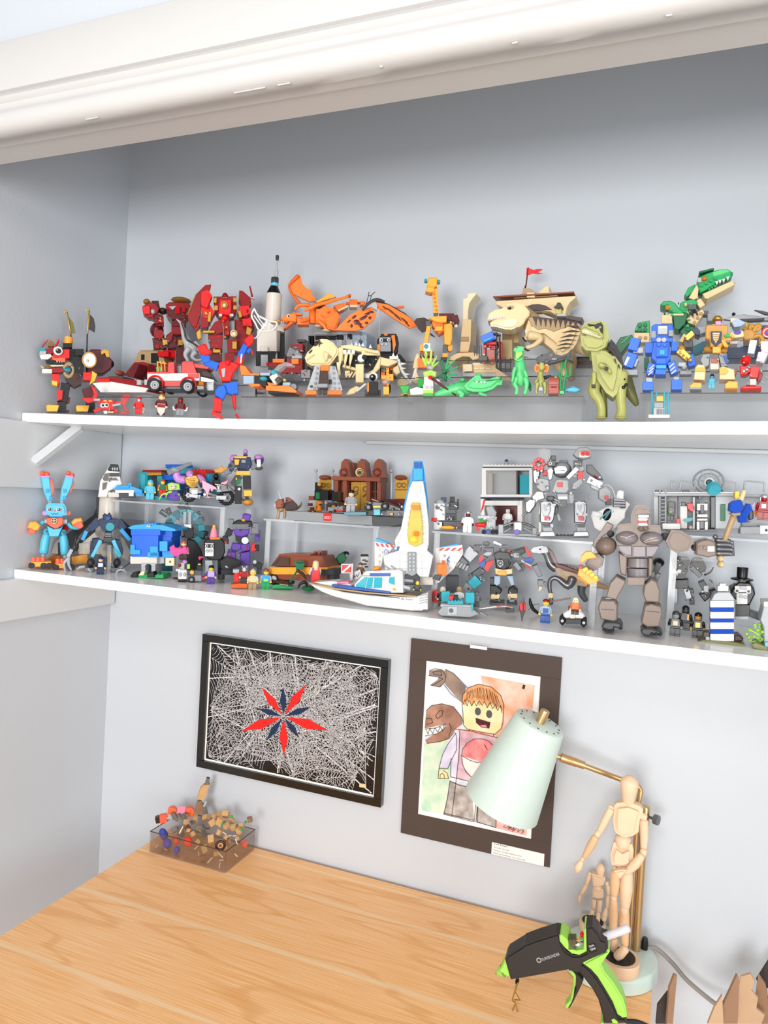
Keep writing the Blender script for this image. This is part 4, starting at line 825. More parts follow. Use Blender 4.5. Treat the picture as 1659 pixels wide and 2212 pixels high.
el('head','dred',1085,335,38,42,.03,.015);el('eye','white',1073,345,5,4,.003,.03);el('eye','white',1097,345,5,4,.003,.03);bx('belt','red',1010,500,1165,565,.06,.0);bx('belt_block','owhite',1010,540,1050,570,.02,.03);bx('belt_block','owhite',1140,540,1185,570,.02,.03)
pz('wing_shield','dred',[630,540,740,305,780,265,850,195,918,188,910,230,870,330,800,420,790,560,740,700,700,700,650,620],.012,.03,.002);pz('wing_edge','dgold',[630,540,735,300,748,305,650,545],.014,.031);pz('wing_plate','red',[800,280,880,250,930,320,900,390,870,470,800,440],.03,.035);pz('wing_tip','dred',[650,600,760,560,790,680,740,760],.012,.028)
pz('arm','red',[800,460,900,430,960,520,920,600,830,590],.045,.012);pz('arm_band','goldm',[890,520,920,515,910,640,875,630],.05,.014);pz('forearm','dred',[790,580,900,600,880,700,800,710],.045,.015);pz('hand','goldm',[740,760,790,720,800,830,760,850],.02,.02)
pz('wing','dred',[1255,260,1300,270,1390,350,1400,430,1300,470,1250,380],.035,-.005);pz('arm','red',[1250,450,1370,440,1395,530,1300,580,1250,520],.045,.01);pz('arm_band','goldm',[1235,510,1270,500,1290,580,1255,585],.05,.012);pz('wing','dred',[1200,610,1290,620,1420,600,1435,720,1360,820,1330,1000,1240,950,1200,760],.03,-.01);pz('forearm','red',[1290,600,1390,590,1410,690,1300,680],.04,.012);pz('claw','goldm',[1345,690,1410,720,1380,800,1335,780],.015,.02)
br('sword','dred',1380,210,1410,340,14,22,.006,0);br('sword_hilt','owhite',1375,345,1440,365,16,12,.008,0)
pz('hip','dred',[880,760,960,640,1050,600,1060,760,960,800],.05,.0);pz('hip','dred',[1065,600,1130,600,1140,800,1080,800],.05,.005);bx('hip_joint','grey',1140,630,1200,780,.03,0);el('core','red',1085,605,45,40,.04,.02)
cl('thigh_disc','cream',1188,778,42,.006,.03);rg('disc_ring','goldm',1188,778,30,5,.034);pz('thigh','dred',[880,800,1060,790,1050,960,920,950],.05,.01);pz('shin','maroon',[900,950,1040,960,1050,1100,900,1110],.05,0);bx('knee','goldm',940,965,1030,1005,.012,.03);pz('thigh','dred',[1110,840,1230,850,1240,1000,1120,1010],.045,0);bx('knee','goldm',1170,870,1225,960,.012,.026);pz('shin','dred',[1080,1010,1200,1000,1190,1100,1080,1120],.04,.0);bx('gold_bar','goldm',820,740,960,770,.012,.028)
gb(((960,560,1230,820),(900,820,1050,1090),(800,300,900,600),(1260,450,1400,800)),('dred','red','goldm','gun','maroon'),30,.034,(14,38))
T('toy_raptor','slim grey dinosaur with black back stripes, standing behind the pickup truck','toy dinosaur',690,1115,Y=-.165)
tb('tail','lgrey',[(505,605,6),(560,660,18),(590,760,32),(620,850,48),(660,930,60)],0,10,5);el('body','lgrey',680,950,85,75,.03,0,30);tb('neck','lgrey',[(720,900,46),(780,950,34),(800,1020,22)],.0,10);tb('leg','lgrey',[(650,960,40),(610,1030,26),(640,1100,18),(620,1115,14)],.012,10);tb('leg','lgrey',[(730,1000,36),(690,1050,24),(740,1095,16),(810,1085,10)],.006,10);el('foot','lgrey',640,1112,34,12,.015,.012)
tb('back_stripe','black',[(560,645,7),(600,760,10),(620,840,12),(680,880,10),(760,930,8)],.013,6);tb('arm','lgrey',[(760,960,16),(800,1010,12)],.012,8)
T('action_figure','red and blue posed brick action figure with arms raised, at the shelf edge','toy figure',1080,1775,Y=-.305)
pz('torso','red',[1000,1130,1060,1100,1200,1120,1260,1150,1180,1260,1150,1350,1050,1345,1010,1240],.03,0,.003);bx('back_pack','gun',1160,1200,1240,1330,.03,-.015);pz('hips','blue',[1065,1370,1230,1350,1240,1480,1160,1500,1080,1480],.026,0);el('head','red',1118,1132,36,42,.022,.01);pz('chest_panel','lgrey',[1040,1200,1090,1190,1080,1290,1055,1300],.002,.016,.0003)
br('upper_arm','blue',1000,1180,850,1120,90,70,.02,.008);br('forearm','blue',870,1130,830,1030,95,90,.02,.01);pz('glove','red',[750,930,840,900,880,960,930,985,900,1020,840,1040,790,1010],.024,.012,.003)
for x,y in ((790,920),(820,905),(850,905)): br('finger','red',x+15,y+55,x,y,26,22,.01,.016)
br('upper_arm','red',1245,1150,1290,1010,90,70,.02,0);br('arm_band','white',1270,1140,1282,1030,18,18,.022,.004);br('forearm','blue',1260,1060,1330,920,70,60,.02,.004);pz('glove','red',[1310,850,1400,770,1430,820,1420,890,1360,940],.022,.006,.003);pz('elbow_fin','blue',[1290,960,1400,950,1380,1010,1330,1000],.015,0);br('spur','red',1390,970,1415,1030,26,20,.012,0)
pz('thigh','blue',[970,1450,1010,1400,1080,1390,1110,1480,1060,1570,960,1510],.026,.006,.003);pz('thigh','blue',[1155,1420,1240,1400,1245,1490,1160,1510],.024,0);pz('shin','red',[950,1530,1050,1560,1040,1720,935,1710],.024,.008,.003);br('boot','red',1000,1740,980,1775,120,140,.035,.012);pz('shin','red',[1165,1500,1210,1510,1220,1640,1210,1700,1180,1640],.02,0,.003);br('boot','red',1250,1765,1230,1778,60,90,.03,.005);bx('ankle','lgrey',985,1705,1010,1730,.012,.008)
tb('thrown_line','white',[(1370,830,10),(1450,830,10),(1500,760,12),(1590,620,12)],.0,8)
bm = [(1435,480),(1400,560),(1450,660),(1500,740),(1640,740),(1700,680),(1690,640),(1590,620),(1480,560)]
tb('white_lattice','white',[(x,y,11) for x,y in bm]+[(1435,480,11)],.0,8,3)
for q in ([(1470,560),(1520,640),(1590,700)],[(1430,560),(1500,660),(1560,730)],[(1590,620),(1560,690),(1500,740)],[(1480,560),(1540,590),(1600,620)],[(1590,640),(1660,690)]): tb('white_lattice','white',[(x,y,8) for x,y in q],.002,7,3)
C(520,540,5.53)
T('toy_rocket','tall white and black brick rocket with a dark escape tower on top','toy rocket',300,1725,Y=-.135)
lt('escape_tower','cgrey',437,[(65,18),(85,22),(125,18),(130,8)]);lt('tower_mast','lgrey',430,[(128,12),(240,14),(245,22),(325,22)]);lt('capsule','cgrey',408,[(330,42),(340,46),(400,46)]);lt('capsule_band','sky',406,[(398,46),(428,46)]);lt('capsule_ring','dtan',405,[(425,44),(440,44)]);lt('black_cone','black',396,[(436,46),(535,92)]);lt('upper_stage','owhite',390,[(530,96),(545,98),(560,94),(900,94)]);lt('lower_stage','owhite',352,[(895,94),(905,118),(1210,122)],-.005)
bx('stage_panel','owhite',195,960,430,1210,.05,.0);bx('stage_side','black',440,955,525,1310,.05,-.03);bx('panel_brick','owhite',245,1150,325,1210,.01,.03);bx('black_band','black',180,1210,415,1390,.055,0);bx('band_panel','lgrey',240,1250,325,1390,.01,.028);bx('first_stage','lgrey',165,1385,330,1480,.055,0);bx('first_stage','owhite',165,1470,310,1725,.05,0);bx('black_foot','black',175,1640,290,1725,.056,-.002);bx('engine','chrome',195,1655,300,1725,.05,.005);br('gold_trim','goldm',360,870,470,850,26,30,.01,.03);pz('collar','owhite',[430,890,500,900,520,980,440,960],.03,0)
T('toy_speeder','orange and grey brick speeder with a blue-visored pilot, below the rocket','toy vehicle',480,1718,Y=-.275,a=12)
pz('front_hull','orange',[300,1620,575,1620,665,1680,660,1705,300,1675],.05,0);pz('hull_wedge','orange',[315,1575,440,1610,330,1625],.04,.0);bx('hull_bottom','black',330,1675,640,1718,.04,-.004);bx('engine_pod','sand',30,1500,155,1600,.03,.005);pz('engine_fin','orange',[-10,1375,50,1385,110,1470,225,1480,220,1500,0,1490],.03,.0);bx('engine_core','black',150,1500,310,1630,.035,-.004);el('thruster','tcyan',275,1540,48,28,.02,.016);pz('wing','orange',[80,1595,225,1600,230,1625,130,1635],.05,.0);tb('coupling','gun',[(20,1450,28),(20,1480,28)],.0,10,1);pz('canopy','tclr',[380,1440,450,1370,540,1335,620,1365,605,1385,520,1380,440,1445],.02,.01);bx('seat','sand',230,1465,350,1500,.03,0);el('pilot_visor','tcyan',400,1465,40,35,.02,.018);br('pilot_body','owhite',400,1500,470,1600,100,90,.025,.01);br('pilot_chest','cgrey',440,1540,490,1590,60,60,.02,.02);el('pilot_hand','mfy',525,1555,18,18,.012,.02);el('pilot_hand','mfy',425,1595,14,12,.012,.02);bx('dash','sand',500,1580,590,1620,.04,0);cl('blaster','gun',640,1640,40,.012,.01)
T('toy_crane','dark red and grey brick crane vehicle, right of the rocket','toy vehicle',620,1570,Y=-.19,a=10)
bx('chassis','dgrey',490,1480,830,1570,.06,0,s=6);bx('cab_base','dred',545,1300,735,1430,.05,0);bx('orange_block','orange',380,1300,520,1345,.03,.01);bx('arm','dred',335,1345,545,1390,.03,0);bx('orange_block','orange',605,1300,690,1360,.01,.028);pz('cab_roof','dred',[600,1120,740,1120,740,1215,690,1215,690,1150,590,1145],.05,0);pz('cab_window','tclr',[540,1270,590,1150,690,1150,710,1270],.04,0);bx('cab_frame','lgrey',610,1255,730,1295,.05,0);bx('beacon','cgrey',670,1065,770,1100,.03,0);bx('rear_frame','cgrey',735,1100,800,1480,.04,-.01);bx('side_box','grey',720,1430,830,1530,.05,.01);bx('red_box','dred',490,1420,720,1470,.055,0);el('track','rubber',650,1555,190,26,.05,.0);br('lever','cgrey',540,1250,530,1340,14,14,.01,.02)
for x in (330,780): el('red_light','red',x,1365,22,24,.02,.0)
gb(((490,1430,830,1560),(560,1150,740,1300)),('grey','cgrey','dred','lgrey'),14,.034)
C(640,600,5.53)
T('toy_building','grey brick building with blue corner, under the orange dragon','toy building',500,1240,Y=-.085,a=0)
bx('wall','grey',215,650,590,1240,.05,0);bx('side_wall','dgrey',140,690,215,1200,.05,-.01);bx('roof_ledge','grey',210,645,760,680,.06,0);bx('window','black',225,690,560,740,.005,.026);bx('window','black',480,680,550,735,.006,.026);bx('wall_panel','lgrey',480,740,545,830,.006,.026);bx('corner_tower','sand',590,640,760,900,.055,.0);pz('corner_tower_side','sand',[755,635,840,660,840,880,755,880],.05,-.005);bx('tower_slot','black',610,670,660,730,.006,.029);bx('tower_panel','lgrey',600,740,670,830,.006,.029)
for i in range(5): br('vent_slot','white',770+i*14,690+i*3,772+i*14,725+i*3,6,6,.004,.022)
for x in (150,180): bx('pipe','black',x,690,x+14,860,.01,.02)
gb(((220,690,760,900),),('grey','dgrey','lgrey','sand'),14,.028,(16,40))
C(520,540,5.53)
T('toy_dragon','orange brick dragon with spread wings perched on the grey building','toy dragon',1020,975,Y=-.11)
pz('wing','orange',[570,420,590,370,660,295,710,300,735,400,790,460,850,480,845,520,885,565,890,610,820,620,700,560,620,520],.008,-.02,.001);tb('wing_bone','dorange',[(685,310,22),(600,390,12),(575,440,12),(620,540,14),(700,640,22)],-.012,8);pz('wing','amber',[890,620,1060,515,1140,560,1000,600,920,630],.008,.015,.001);tb('wing_arm','orange',[(1300,550,20),(1220,575,14),(1090,610,20),(900,660,24),(830,700,24)],.03,10,3);el('wing_tip','dorange',1300,550,20,22,.02,.03)
tb('shoulder','orange',[(650,710,14),(700,660,22),(820,660,24)],.0,9,3);tb('claw_arm','orange',[(765,725,14),(830,690,22),(900,650,20)],.03,9,2);pz('saddle','black',[890,640,960,625,1010,645,940,710,910,690],.03,.01)
pz('head','orange',[475,820,540,770,640,745,670,790,660,860,600,850,520,850],.03,0,.003);pz('crest','orange',[620,740,740,755,730,775,620,775],.015,.0,.002);pz('jaw','dorange',[540,940,515,935,590,850,640,860],.022,0,.002);e = cl('eye','white',570,790,20,.004,.016);cl('pupil','black',572,790,11,.003,.0185,k=e)
for x in (490,510,530,550): pz('tooth','amber',[x-8,848,x+8,848,x,880],.008,.006,.0003)
bx('neck','orange',675,805,815,890,.03,0,s=5);bx('neck_joint','dorange',640,820,690,850,.02,0);lt('chest','orange',860,[(690,40),(715,48),(880,48)],0);pz('body','orange',[900,700,1000,665,1100,690,1185,770,1195,800,1160,900,1060,930,960,890,900,870],.05,0,.006);pz('haunch','orange',[1010,830,1150,740,1195,800,1130,960,1040,940],.05,.012,.005);tb('leg','orange',[(930,850,26),(1000,910,24),(1020,960,18)],.035,9,2);el('claws','cream',1020,965,50,14,.02,.035);el('belly','cream',930,915,50,18,.03,.01)
pz('tail','orange',[1110,660,1240,630,1280,680,1170,740],.03,-.005);br('tail_belly','cream',1160,745,1280,690,20,20,.03,-.004);bx('tail_segment','orange',1300,590,1395,660,.03,-.005);bx('tail_belly','cream',1305,655,1395,682,.03,-.004);tb('tail_joint','dorange',[(1265,640,16),(1480,632,16)],-.005,8,1);bx('tail_segment','orange',1430,610,1480,655,.025,-.005)
gb(((900,700,1150,900),(680,810,810,885)),('orange','dorange'),12,.028,(14,34))
C(640,600,5.53)
T('toy_butterfly','orange spotted brick butterfly with grey body on a thin rod','toy butterfly',990,700,Y=-.13)
pz('wing','orange',[465,625,540,540,640,440,830,340,960,420,930,500,800,610,700,635,560,632],.006,.004,.001);pz('wing','orange',[950,290,1100,320,1200,380,1320,450,1400,510,1435,580,1350,605,1230,530,1100,440,960,350],.006,.004,.001);pz('wing_back','cgrey',[960,265,1100,310,1300,420,1420,540,1400,510,1300,430,1100,320,950,290],.005,-.004,.0005)
for x,y,a,b,t in ((720,530,40,30,0),(760,560,26,20,0),(660,575,16,22,0),(800,480,60,18,-30),(850,430,40,16,-20),(900,410,30,14,0),(690,470,36,14,-40),(780,590,24,14,0),(840,540,22,16,0),(1130,400,60,12,35),(1200,460,60,14,38),(1290,510,60,12,35),(1060,360,40,10,30),(1230,490,40,8,40),(1330,560,40,8,40),(880,480,20,20,0),(630,520,30,10,-45)):
    el('wing_spot','maroon',x,y,a,b,.0024,.0072,t,u=10,v=6)
pz('rear_wing','dorange',[1150,350,1290,330,1290,360,1180,370],.004,-.01,.0005);tb('body','cgrey',[(790,385,12),(870,300,18),(960,262,22),(1050,285,14)],.012,8);pz('thorax','lgrey',[820,370,950,290,970,330,960,390,900,350],.012,.012)
for q in ([(835,310),(855,240),(870,170)],[(880,290),(900,210),(940,170)],[(860,215),(900,215)]): tb('antenna','cgrey',[(x,y,5) for x,y in q],.012,6)
tb('rod','lgrey',[(1000,390,5),(985,700,5)],.004,6,1);tb('leg','orange',[(840,395,8),(910,365,8),(1050,375,7)],.016,6)
T('dinosaur_skeleton','cream brick dinosaur skeleton with a big skull, in front of the grey building','toy skeleton',620,1200,Y=-.2)
pz('skull','bone',[100,950,130,890,215,800,230,750,300,725,370,730,440,770,505,850,500,900,460,960,400,1040,300,1045,180,1045,120,1010],.045,0,.007);el('eye_socket','dbrown',240,790,28,38,.012,.019,20);pz('eye_mark','dbrown',[255,745,280,740,290,770,320,780,285,795,270,830,265,790],.002,.0235,.0003);el('nostril','dbrown',172,885,12,36,.006,.021,40);pz('cheek','bone',[320,900,340,870,390,900,370,990,340,1000],.052,.002,.004);el('jaw_hole','dtan',400,950,40,34,.012,.018)
for i in range(9): br('tooth','dtan',125+i*11,978-i*8,130+i*11,992-i*8,5,3,.002,.0235)
bx('neck','white',450,870,510,930,.03,0);bx('shoulder','bone',505,830,560,990,.04,0);pz('spine','bone',[520,810,640,795,800,830,1000,880,1005,930,850,900,560,840],.04,0,.002);bx('spine_plate','bone',780,865,985,925,.008,.022)
for i in range(7): cl('spine_hole','dtan',830+i*22,885+i*4,8,.002,.0268)
for x,y in ((665,800),(715,790),(755,805),(795,800),(885,820)): pz('back_spike','white',[x-20,y+18,x,y-30,x+20,y+22],.01,-.005)
for x in (520,580,640): pz('rib','bone',[x,900,x+40,880,x+30,960,x-2,1080,x-10,1000],.01,.02,.002)
for x in (560,610,660): bx('rib_clip','white',x,860,x+40,910,.014,.02)
pz('front_arm','bone',[480,1010,520,1000,530,1160,500,1170],.02,.015);br('hand','white',380,1105,440,1125,40,50,.02,.01);bx('inner_frame','black',600,930,740,1080,.03,-.01);bx('inner_frame','black',830,900,960,1080,.03,-.01);br('belly_bar','bone',555,1065,720,1110,34,34,.03,.0);bx('belly_crate','bone',580,1110,640,1170,.03,.0);
for x in (600,640,680): br('rib_low','bone',x+30,1130,x-10,1195,22,14,.01,.01)
bx('thigh','bone',710,1030,805,1250,.03,.02);cl('hip_joint','white',775,970,44,.02,.02);cl('hip_pin','black',812,962,30,.024,.02);tb('knee','white',[(810,1180,42),(900,1180,42)],.012,12,1);pz('pelvis','bone',[915,1100,1000,940,1015,945,1000,1080,940,1140,860,1130],.035,0,.003);pz('tail','bone',[1010,945,1210,990,1200,1015,1100,1060,1000,1040],.03,0,.002)
for x,y in ((1160,915),(1205,935)): pz('tail_spike','white',[x-20,y+25,x,y-25,x+20,y+30],.01,0)
bx('spike_base','white',1115,935,1220,975,.012,0);tb('tail_bone','white',[(1220,980,22),(1250,1090,20),(1350,1240,18)],0,9,2)
for x,y in ((1290,1025),(1290,1080),(1335,1150)): pz('tail_spike','white',[x-40,y-15,x+28,y,x-40,y+20],.01,0)
pz('tail_block','bone',[1160,1080,1215,1040,1240,1130,1200,1160,1160,1120],.025,0);pz('tail_block','bone',[1205,1240,1260,1180,1350,1260,1300,1285,1225,1285],.025,0);pz('tail_block','bone',[1380,1220,1440,1120,1475,1230,1440,1270],.025,0);tb('tail_bone','white',[(1430,1090,22),(1400,1190,18),(1350,1260,18)],.005,9,2);pz('tail_tip','bone',[1395,1080,1410,980,1440,905,1465,910,1460,1080],.02,0)
pz('foot','bone',[590,1395,640,1330,720,1290,760,1310,700,1380,620,1400],.03,.02,.002);br('toe','white',720,1360,830,1270,24,24,.012,.035)
gb(((610,930,960,1090),),('black','cgrey','white','bone'),10,.012)
T('toy_lander','grey and orange brick landing craft in front of the dinosaur skeleton','toy spacecraft',330,1395,Y=-.271)
pz('left_fin','lgrey',[110,1395,220,1050,290,1050,260,1340,140,1345],.02,.0);pz('right_fin','lgrey',[385,1050,470,1060,555,1345,380,1345],.02,0);bx('nose','orange',290,1040,390,1110,.03,0);bx('foot','orange',105,1345,240,1395,.03,0);bx('foot','orange',370,1345,545,1395,.03,0);pz('canopy','tsmk',[270,1230,300,1120,370,1120,385,1230,375,1320,250,1310],.03,.015,.002);bx('seat_bar','grey',255,1265,375,1310,.03,.018);tb('engine','tsmk',[(280,1345,24),(280,1390,22)],.02,10,1);tb('engine','tsmk',[(340,1345,24),(340,1390,22)],.02,10,1)
for y in (1080,1140,1200,1260,1320): cl('stud','grey',255-(y-1080)*.16,y,14,.004,.011);cl('stud','grey',445+(y-1080)*.06,y,14,.004,.011)
for y in (1200,1260,1320): cl('stud','grey',505+(y-1200)*.05,y,12,.004,.011)
bx('dark_brick','cgrey',390,1215,425,1270,.004,.011);bx('dark_brick','cgrey',165,1285,195,1310,.004,.011)
T('toy_tiger_head','black and orange square-headed brick cat behind the skeleton','toy cat',1080,1230,Y=-.12)
pz('head','black',[965,740,1010,690,1010,670,1190,665,1210,700,1225,780,1215,880,1180,920,1140,890,980,860],.05,0,.003);bx('face','grey',990,710,1130,880,.012,.026);bx('brow_stripe','orange',1050,662,1090,690,.05,.004);pz('stripe','orange',[1135,690,1175,680,1190,800,1160,900,1150,780],.01,.027);pz('stripe','orange',[965,800,1000,790,1005,865,970,860],.01,.03);bx('brow','black',1000,725,1140,765,.004,.033);eyes(((1015,745),(1105,742)),20,.035);cl('nose_stud','lgrey',1025,795,16,.005,.033);cl('nose_stud','lgrey',1075,795,16,.005,.033);bx('body','black',1000,900,1200,1230,.05,-.01);pz('tail','black',[1215,915,1240,910,1305,990,1280,1010,1230,960],.02,0);bx('paw','orange',1120,1040,1180,1100,.02,.02);bx('leg','orange',1010,1130,1060,1230,.03,.02);bx('chest','grey',1010,1060,1070,1130,.02,.02)
T('toy_deer','small amber long-necked brick animal at the skeleton\'s feet','toy animal',1090,1228,Y=-.24)
bx('body','amber',1070,1150,1160,1228,.02,0);bx('neck','amber',1075,1075,1110,1170,.014,.004);bx('muzzle','amber',1015,1165,1075,1210,.016,.004)
for i,(x,y) in enumerate(((1090,1090),(1100,1130),(1120,1190))): cl('spot','dorange',x,y,8,.002,.012)
T('toy_droid','small black brick droid with a round visor head, front of the skeleton','toy robot',920,1390,Y=-.271)
cl('helmet_ring','white',920,1185,50,.012,0);el('head','black',912,1190,40,40,.02,.008);cl('visor','lgrey',905,1180,12,.004,.02);bx('body','black',870,1240,980,1390,.025,0);bx('arm','orange',845,1255,870,1360,.012,.01);bx('base','cgrey',820,1340,1010,1395,.03,-.01)
T('toy_dog','small orange dog-faced figure in a clear dome helmet, left end of the crocodile\'s riser','toy animal',1075,1395,Y=-.271)
bx('body','amber',1040,1300,1110,1395,.02,0);el('head','dorange',1060,1255,32,36,.02,.0);eyes(((1045,1250),(1072,1250)),9,.011);el('dome','tclr',1070,1250,52,45,.03,0);el('pack','black',1110,1330,22,60,.02,-.01);el('arm','amber',1095,1280,14,22,.012,.01)
C(840,570,5.53)
T('toy_giraffe','tall orange brick giraffe with long straight legs','toy giraffe',580,1240,Y=-.13)
pz('head','amber',[452,270,475,160,580,160,575,260,540,280],.03,0,.004);pz('muzzle','amber',[435,325,460,270,540,280,550,330,500,340],.03,.0,.003)
for x in (440,595): cl('eye_pin','teal',x,205 if x < 500 else 218,20,.012,.0)
br('neck','amber',550,310,562,600,65,60,.02,0);
for i in range(5): cl('neck_stud','orange',540+i*7,360+i*48,12,.006,.012)
bx('neck_joint','dgrey',535,590,585,625,.02,0);pz('chest','amber',[480,650,530,625,690,620,690,690,630,700,560,690],.04,.01,.002);pz('belly','orange',[510,690,640,690,660,800,600,835,550,780,520,730],.035,.0,.002);bx('belly_plate','amber',555,745,640,800,.01,.02);bx('shoulder','dgrey',440,680,500,740,.03,0);bx('back','maroon',600,590,780,690,.04,-.02);pz('rump','maroon',[740,620,820,605,845,680,800,720,740,660],.03,-.01);bx('hip','cgrey',680,680,790,720,.03,0);cl('hip_pin','white',800,745,20,.01,.0)
br('leg','amber',480,740,440,960,50,50,.02,.004);bx('knee','white',412,945,495,1045,.022,.006);cl('knee_mark','teal',445,985,26,.002,.018);bx('ankle','rbrown',370,1045,540,1100,.025,0);bx('shin','amber',370,960,410,1040,.02,0);bx('hoof','orange',345,1130,520,1240,.03,0)
pz('leg','amber',[655,720,710,710,760,715,755,900,735,970,665,960],.025,.004,.002);bx('knee','dgrey',645,965,700,1070,.022,.004);cl('knee_pin','amber',730,1010,30,.016,.002,ry=45);bx('hoof','amber',640,1065,705,1115,.025,.004);bx('foot','cgrey',620,1115,700,1150,.025,0)
pz('tail','dbrown',[300,690,330,650,420,640,480,670,440,720,450,800,400,820,350,770],.004,-.02,.0005);pz('tail_tuft','cgrey',[490,820,550,865,545,875,500,850],.004,-.02,.0005)
gb(((500,600,780,800),),('amber','orange','dgrey','maroon'),12,.018)
T('toy_ruins','tan brick castle ruin with a tall curved tower, red banner and wide ship-shaped top','toy castle',950,1330,Y=-.075,a=0)
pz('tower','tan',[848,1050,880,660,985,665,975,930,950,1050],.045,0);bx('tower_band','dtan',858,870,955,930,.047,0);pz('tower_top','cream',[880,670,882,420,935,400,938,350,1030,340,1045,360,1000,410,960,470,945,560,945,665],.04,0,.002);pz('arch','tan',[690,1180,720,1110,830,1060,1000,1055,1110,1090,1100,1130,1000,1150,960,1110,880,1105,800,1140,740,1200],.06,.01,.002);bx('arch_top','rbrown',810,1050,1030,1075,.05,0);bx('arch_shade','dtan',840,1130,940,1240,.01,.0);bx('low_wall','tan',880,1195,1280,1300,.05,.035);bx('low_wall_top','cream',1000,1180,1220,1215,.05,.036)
for i in range(3): bx('wall_brick','cream',1010+i*72,1235,1075+i*72,1262,.004,.061);
pz('barrel_stack','cream',[885,1205,990,1195,995,1280,890,1285],.03,.06)
bx('stone_base','lgrey',880,1300,1285,1345,.06,.035);bx('base_grille','cgrey',890,1325,1300,1380,.05,.03);bx('tower_base','tan',850,1030,950,1060,.047,.0)
C(1040,560,4.608)
bx('pillar','tan',205,690,305,1000,.04,0);bx('pillar_band','dtan',208,740,300,800,.042,0);bx('pillar','tan',310,680,370,830,.04,-.015);pz('hull','tan',[145,415,940,362,935,385,880,430,850,480,835,560,750,560,680,520,560,500,480,510,300,520,145,450],.05,0,.002);bx('hull_rail','rbrown',145,395,145,396,.05,0);br('hull_rail','rbrown',145,410,938,365,18,18,.056,.0);pz('hull_arch','dbrown',[440,475,500,450,570,445,640,460,700,500,480,510],.006,.026);pz('hull_window','white',[500,575,540,550,620,545,690,575,730,595,600,600],.02,-.01)
pz('roof','dtan',[315,390,410,335,415,285,480,290,540,330,540,375],.035,0,.001);bx('roof_brick','tan',450,330,530,380,.01,.02);pz('roof','tan',[535,375,580,320,620,280,660,262,672,270,670,320,760,362],.035,0,.001);tb('flag_pole','maroon',[(435,280,14),(445,250,8),(465,85,8)],0,8,2)
pz('flag','red',[450,85,475,90,520,105,560,95,610,100,590,115,560,120,580,135,608,140,560,148,510,140,470,155,445,155],.002,0,.0003);pz('lamp_shade','black',[720,475,745,455,755,430,785,430,800,455,805,480,760,490],.03,.03);bx('lantern','tyel',735,480,795,540,.02,.03);bx('lamp_shelf','lgrey',750,540,840,580,.04,.03);bx('lamp_shelf_edge','dbrown',750,565,840,585,.042,.03);br('rear_log','dbrown',830,590,1010,620,40,50,.03,-.0);bx('deck','dbrown',920,970,1100,1050,.04,-.01)
T('toy_machine','blue and red brick machine with black cage frame, left of the tan dinosaur','toy machine',100,1050,Y=-.165,a=8)
br('blue_arm','blue',10,820,130,770,80,90,.03,.0);br('blue_arm','azure',30,835,120,795,20,20,.034,.003);bx('red_frame','red',20,820,200,850,.03,-.01);bx('red_frame','red',20,850,40,1010,.03,-.01);bx('red_frame','red',180,820,205,1000,.03,-.01);bx('red_core','dred',85,860,150,900,.02,0);bx('pillar','sandred',55,900,135,1000,.03,.0);br('mast','black',150,730,150,1110,14,14,.012,.015);br('mast','black',180,750,185,1120,14,14,.012,.01);br('mast_top','black',120,740,190,760,22,22,.012,.012)
for i in range(4): br('cage_bar','cgrey',-70+i*24,860,-70+i*24,960,8,8,.004,.01)
for y in (1000,1020,1090,1110): br('ladder_rung','black',150,y,300,y+5,9,9,.006,.012)
for x in (200,240,290): br('ladder_rail','black',x,980,x,1120,9,9,.006,.014)
bx('motor','cgrey',-30,960,60,1010,.03,.01);pz('wood_ramp','dtan',[140,1080,290,1180,290,1210,140,1200],.01,.02)
gb(((0,860,200,1040),),('black','cgrey','red','tan','sandred'),16,.016)
T('tan_dinosaur','tan tyrannosaur with brown striped back and open jaws','toy dinosaur',800,1200,Y=-.16)
pz('head','tan',[60,590,75,540,140,500,200,490,260,440,340,432,420,450,480,520,475,560,440,600,420,640,380,670,330,680,300,700,240,695,160,672,90,665,85,630,120,605,60,612],.045,0,.009);pz('lower_jaw','cream',[85,632,150,625,240,590,300,570,380,590,370,650,320,690,240,695,150,670,95,665],.048,.001,.006);pz('brow','dtan',[230,460,300,440,345,455,330,500,280,520,235,500],.05,.0,.006);e = el('eye','black',280,488,20,14,.008,.024);el('eye_glint','cream',274,484,5,4,.004,.028,k=e)
for i in range(12): pz('tooth','white',[62+i*15,590-i*2,76+i*15,588-i*2,69+i*15,614-i*2],.004,.0235,.0003)
tb('neck','dtan',[(400,520,70),(470,590,85),(540,680,110)],-.01,14,5);pz('body','tan',[430,700,470,580,530,570,700,590,850,610,980,640,1000,700,960,800,900,900,840,980,760,960,700,880,600,800,500,800,440,750],.065,0,.015)
pz('back_band','dtan',[468,585,530,570,700,590,850,610,980,642,985,690,900,660,800,690,720,720,640,690,560,700,500,660],.042,.0135,.001)
for i in range(9): pz('back_stripe','dbrown',[505+i*52,568+i*6,560+i*50,572+i*6,552+i*49,610+i*5,544+i*48,668+i*3,528+i*50,612+i*5],.04,.0165,.0003)
pz('thigh','tan',[740,900,760,780,830,680,900,640,970,650,985,720,950,820,900,900,820,960,760,950],.03,.032,.01)
for q in ([850,660,960,655,980,690,900,675],[800,730,900,700,985,720,900,725],[780,780,880,745,975,760,880,770],[760,820,860,790,950,805,860,810],[745,860,840,830,920,845,840,850],[740,900,820,870,890,880,800,890]): pz('thigh_stripe','dbrown',q,.003,.0475,.0003)
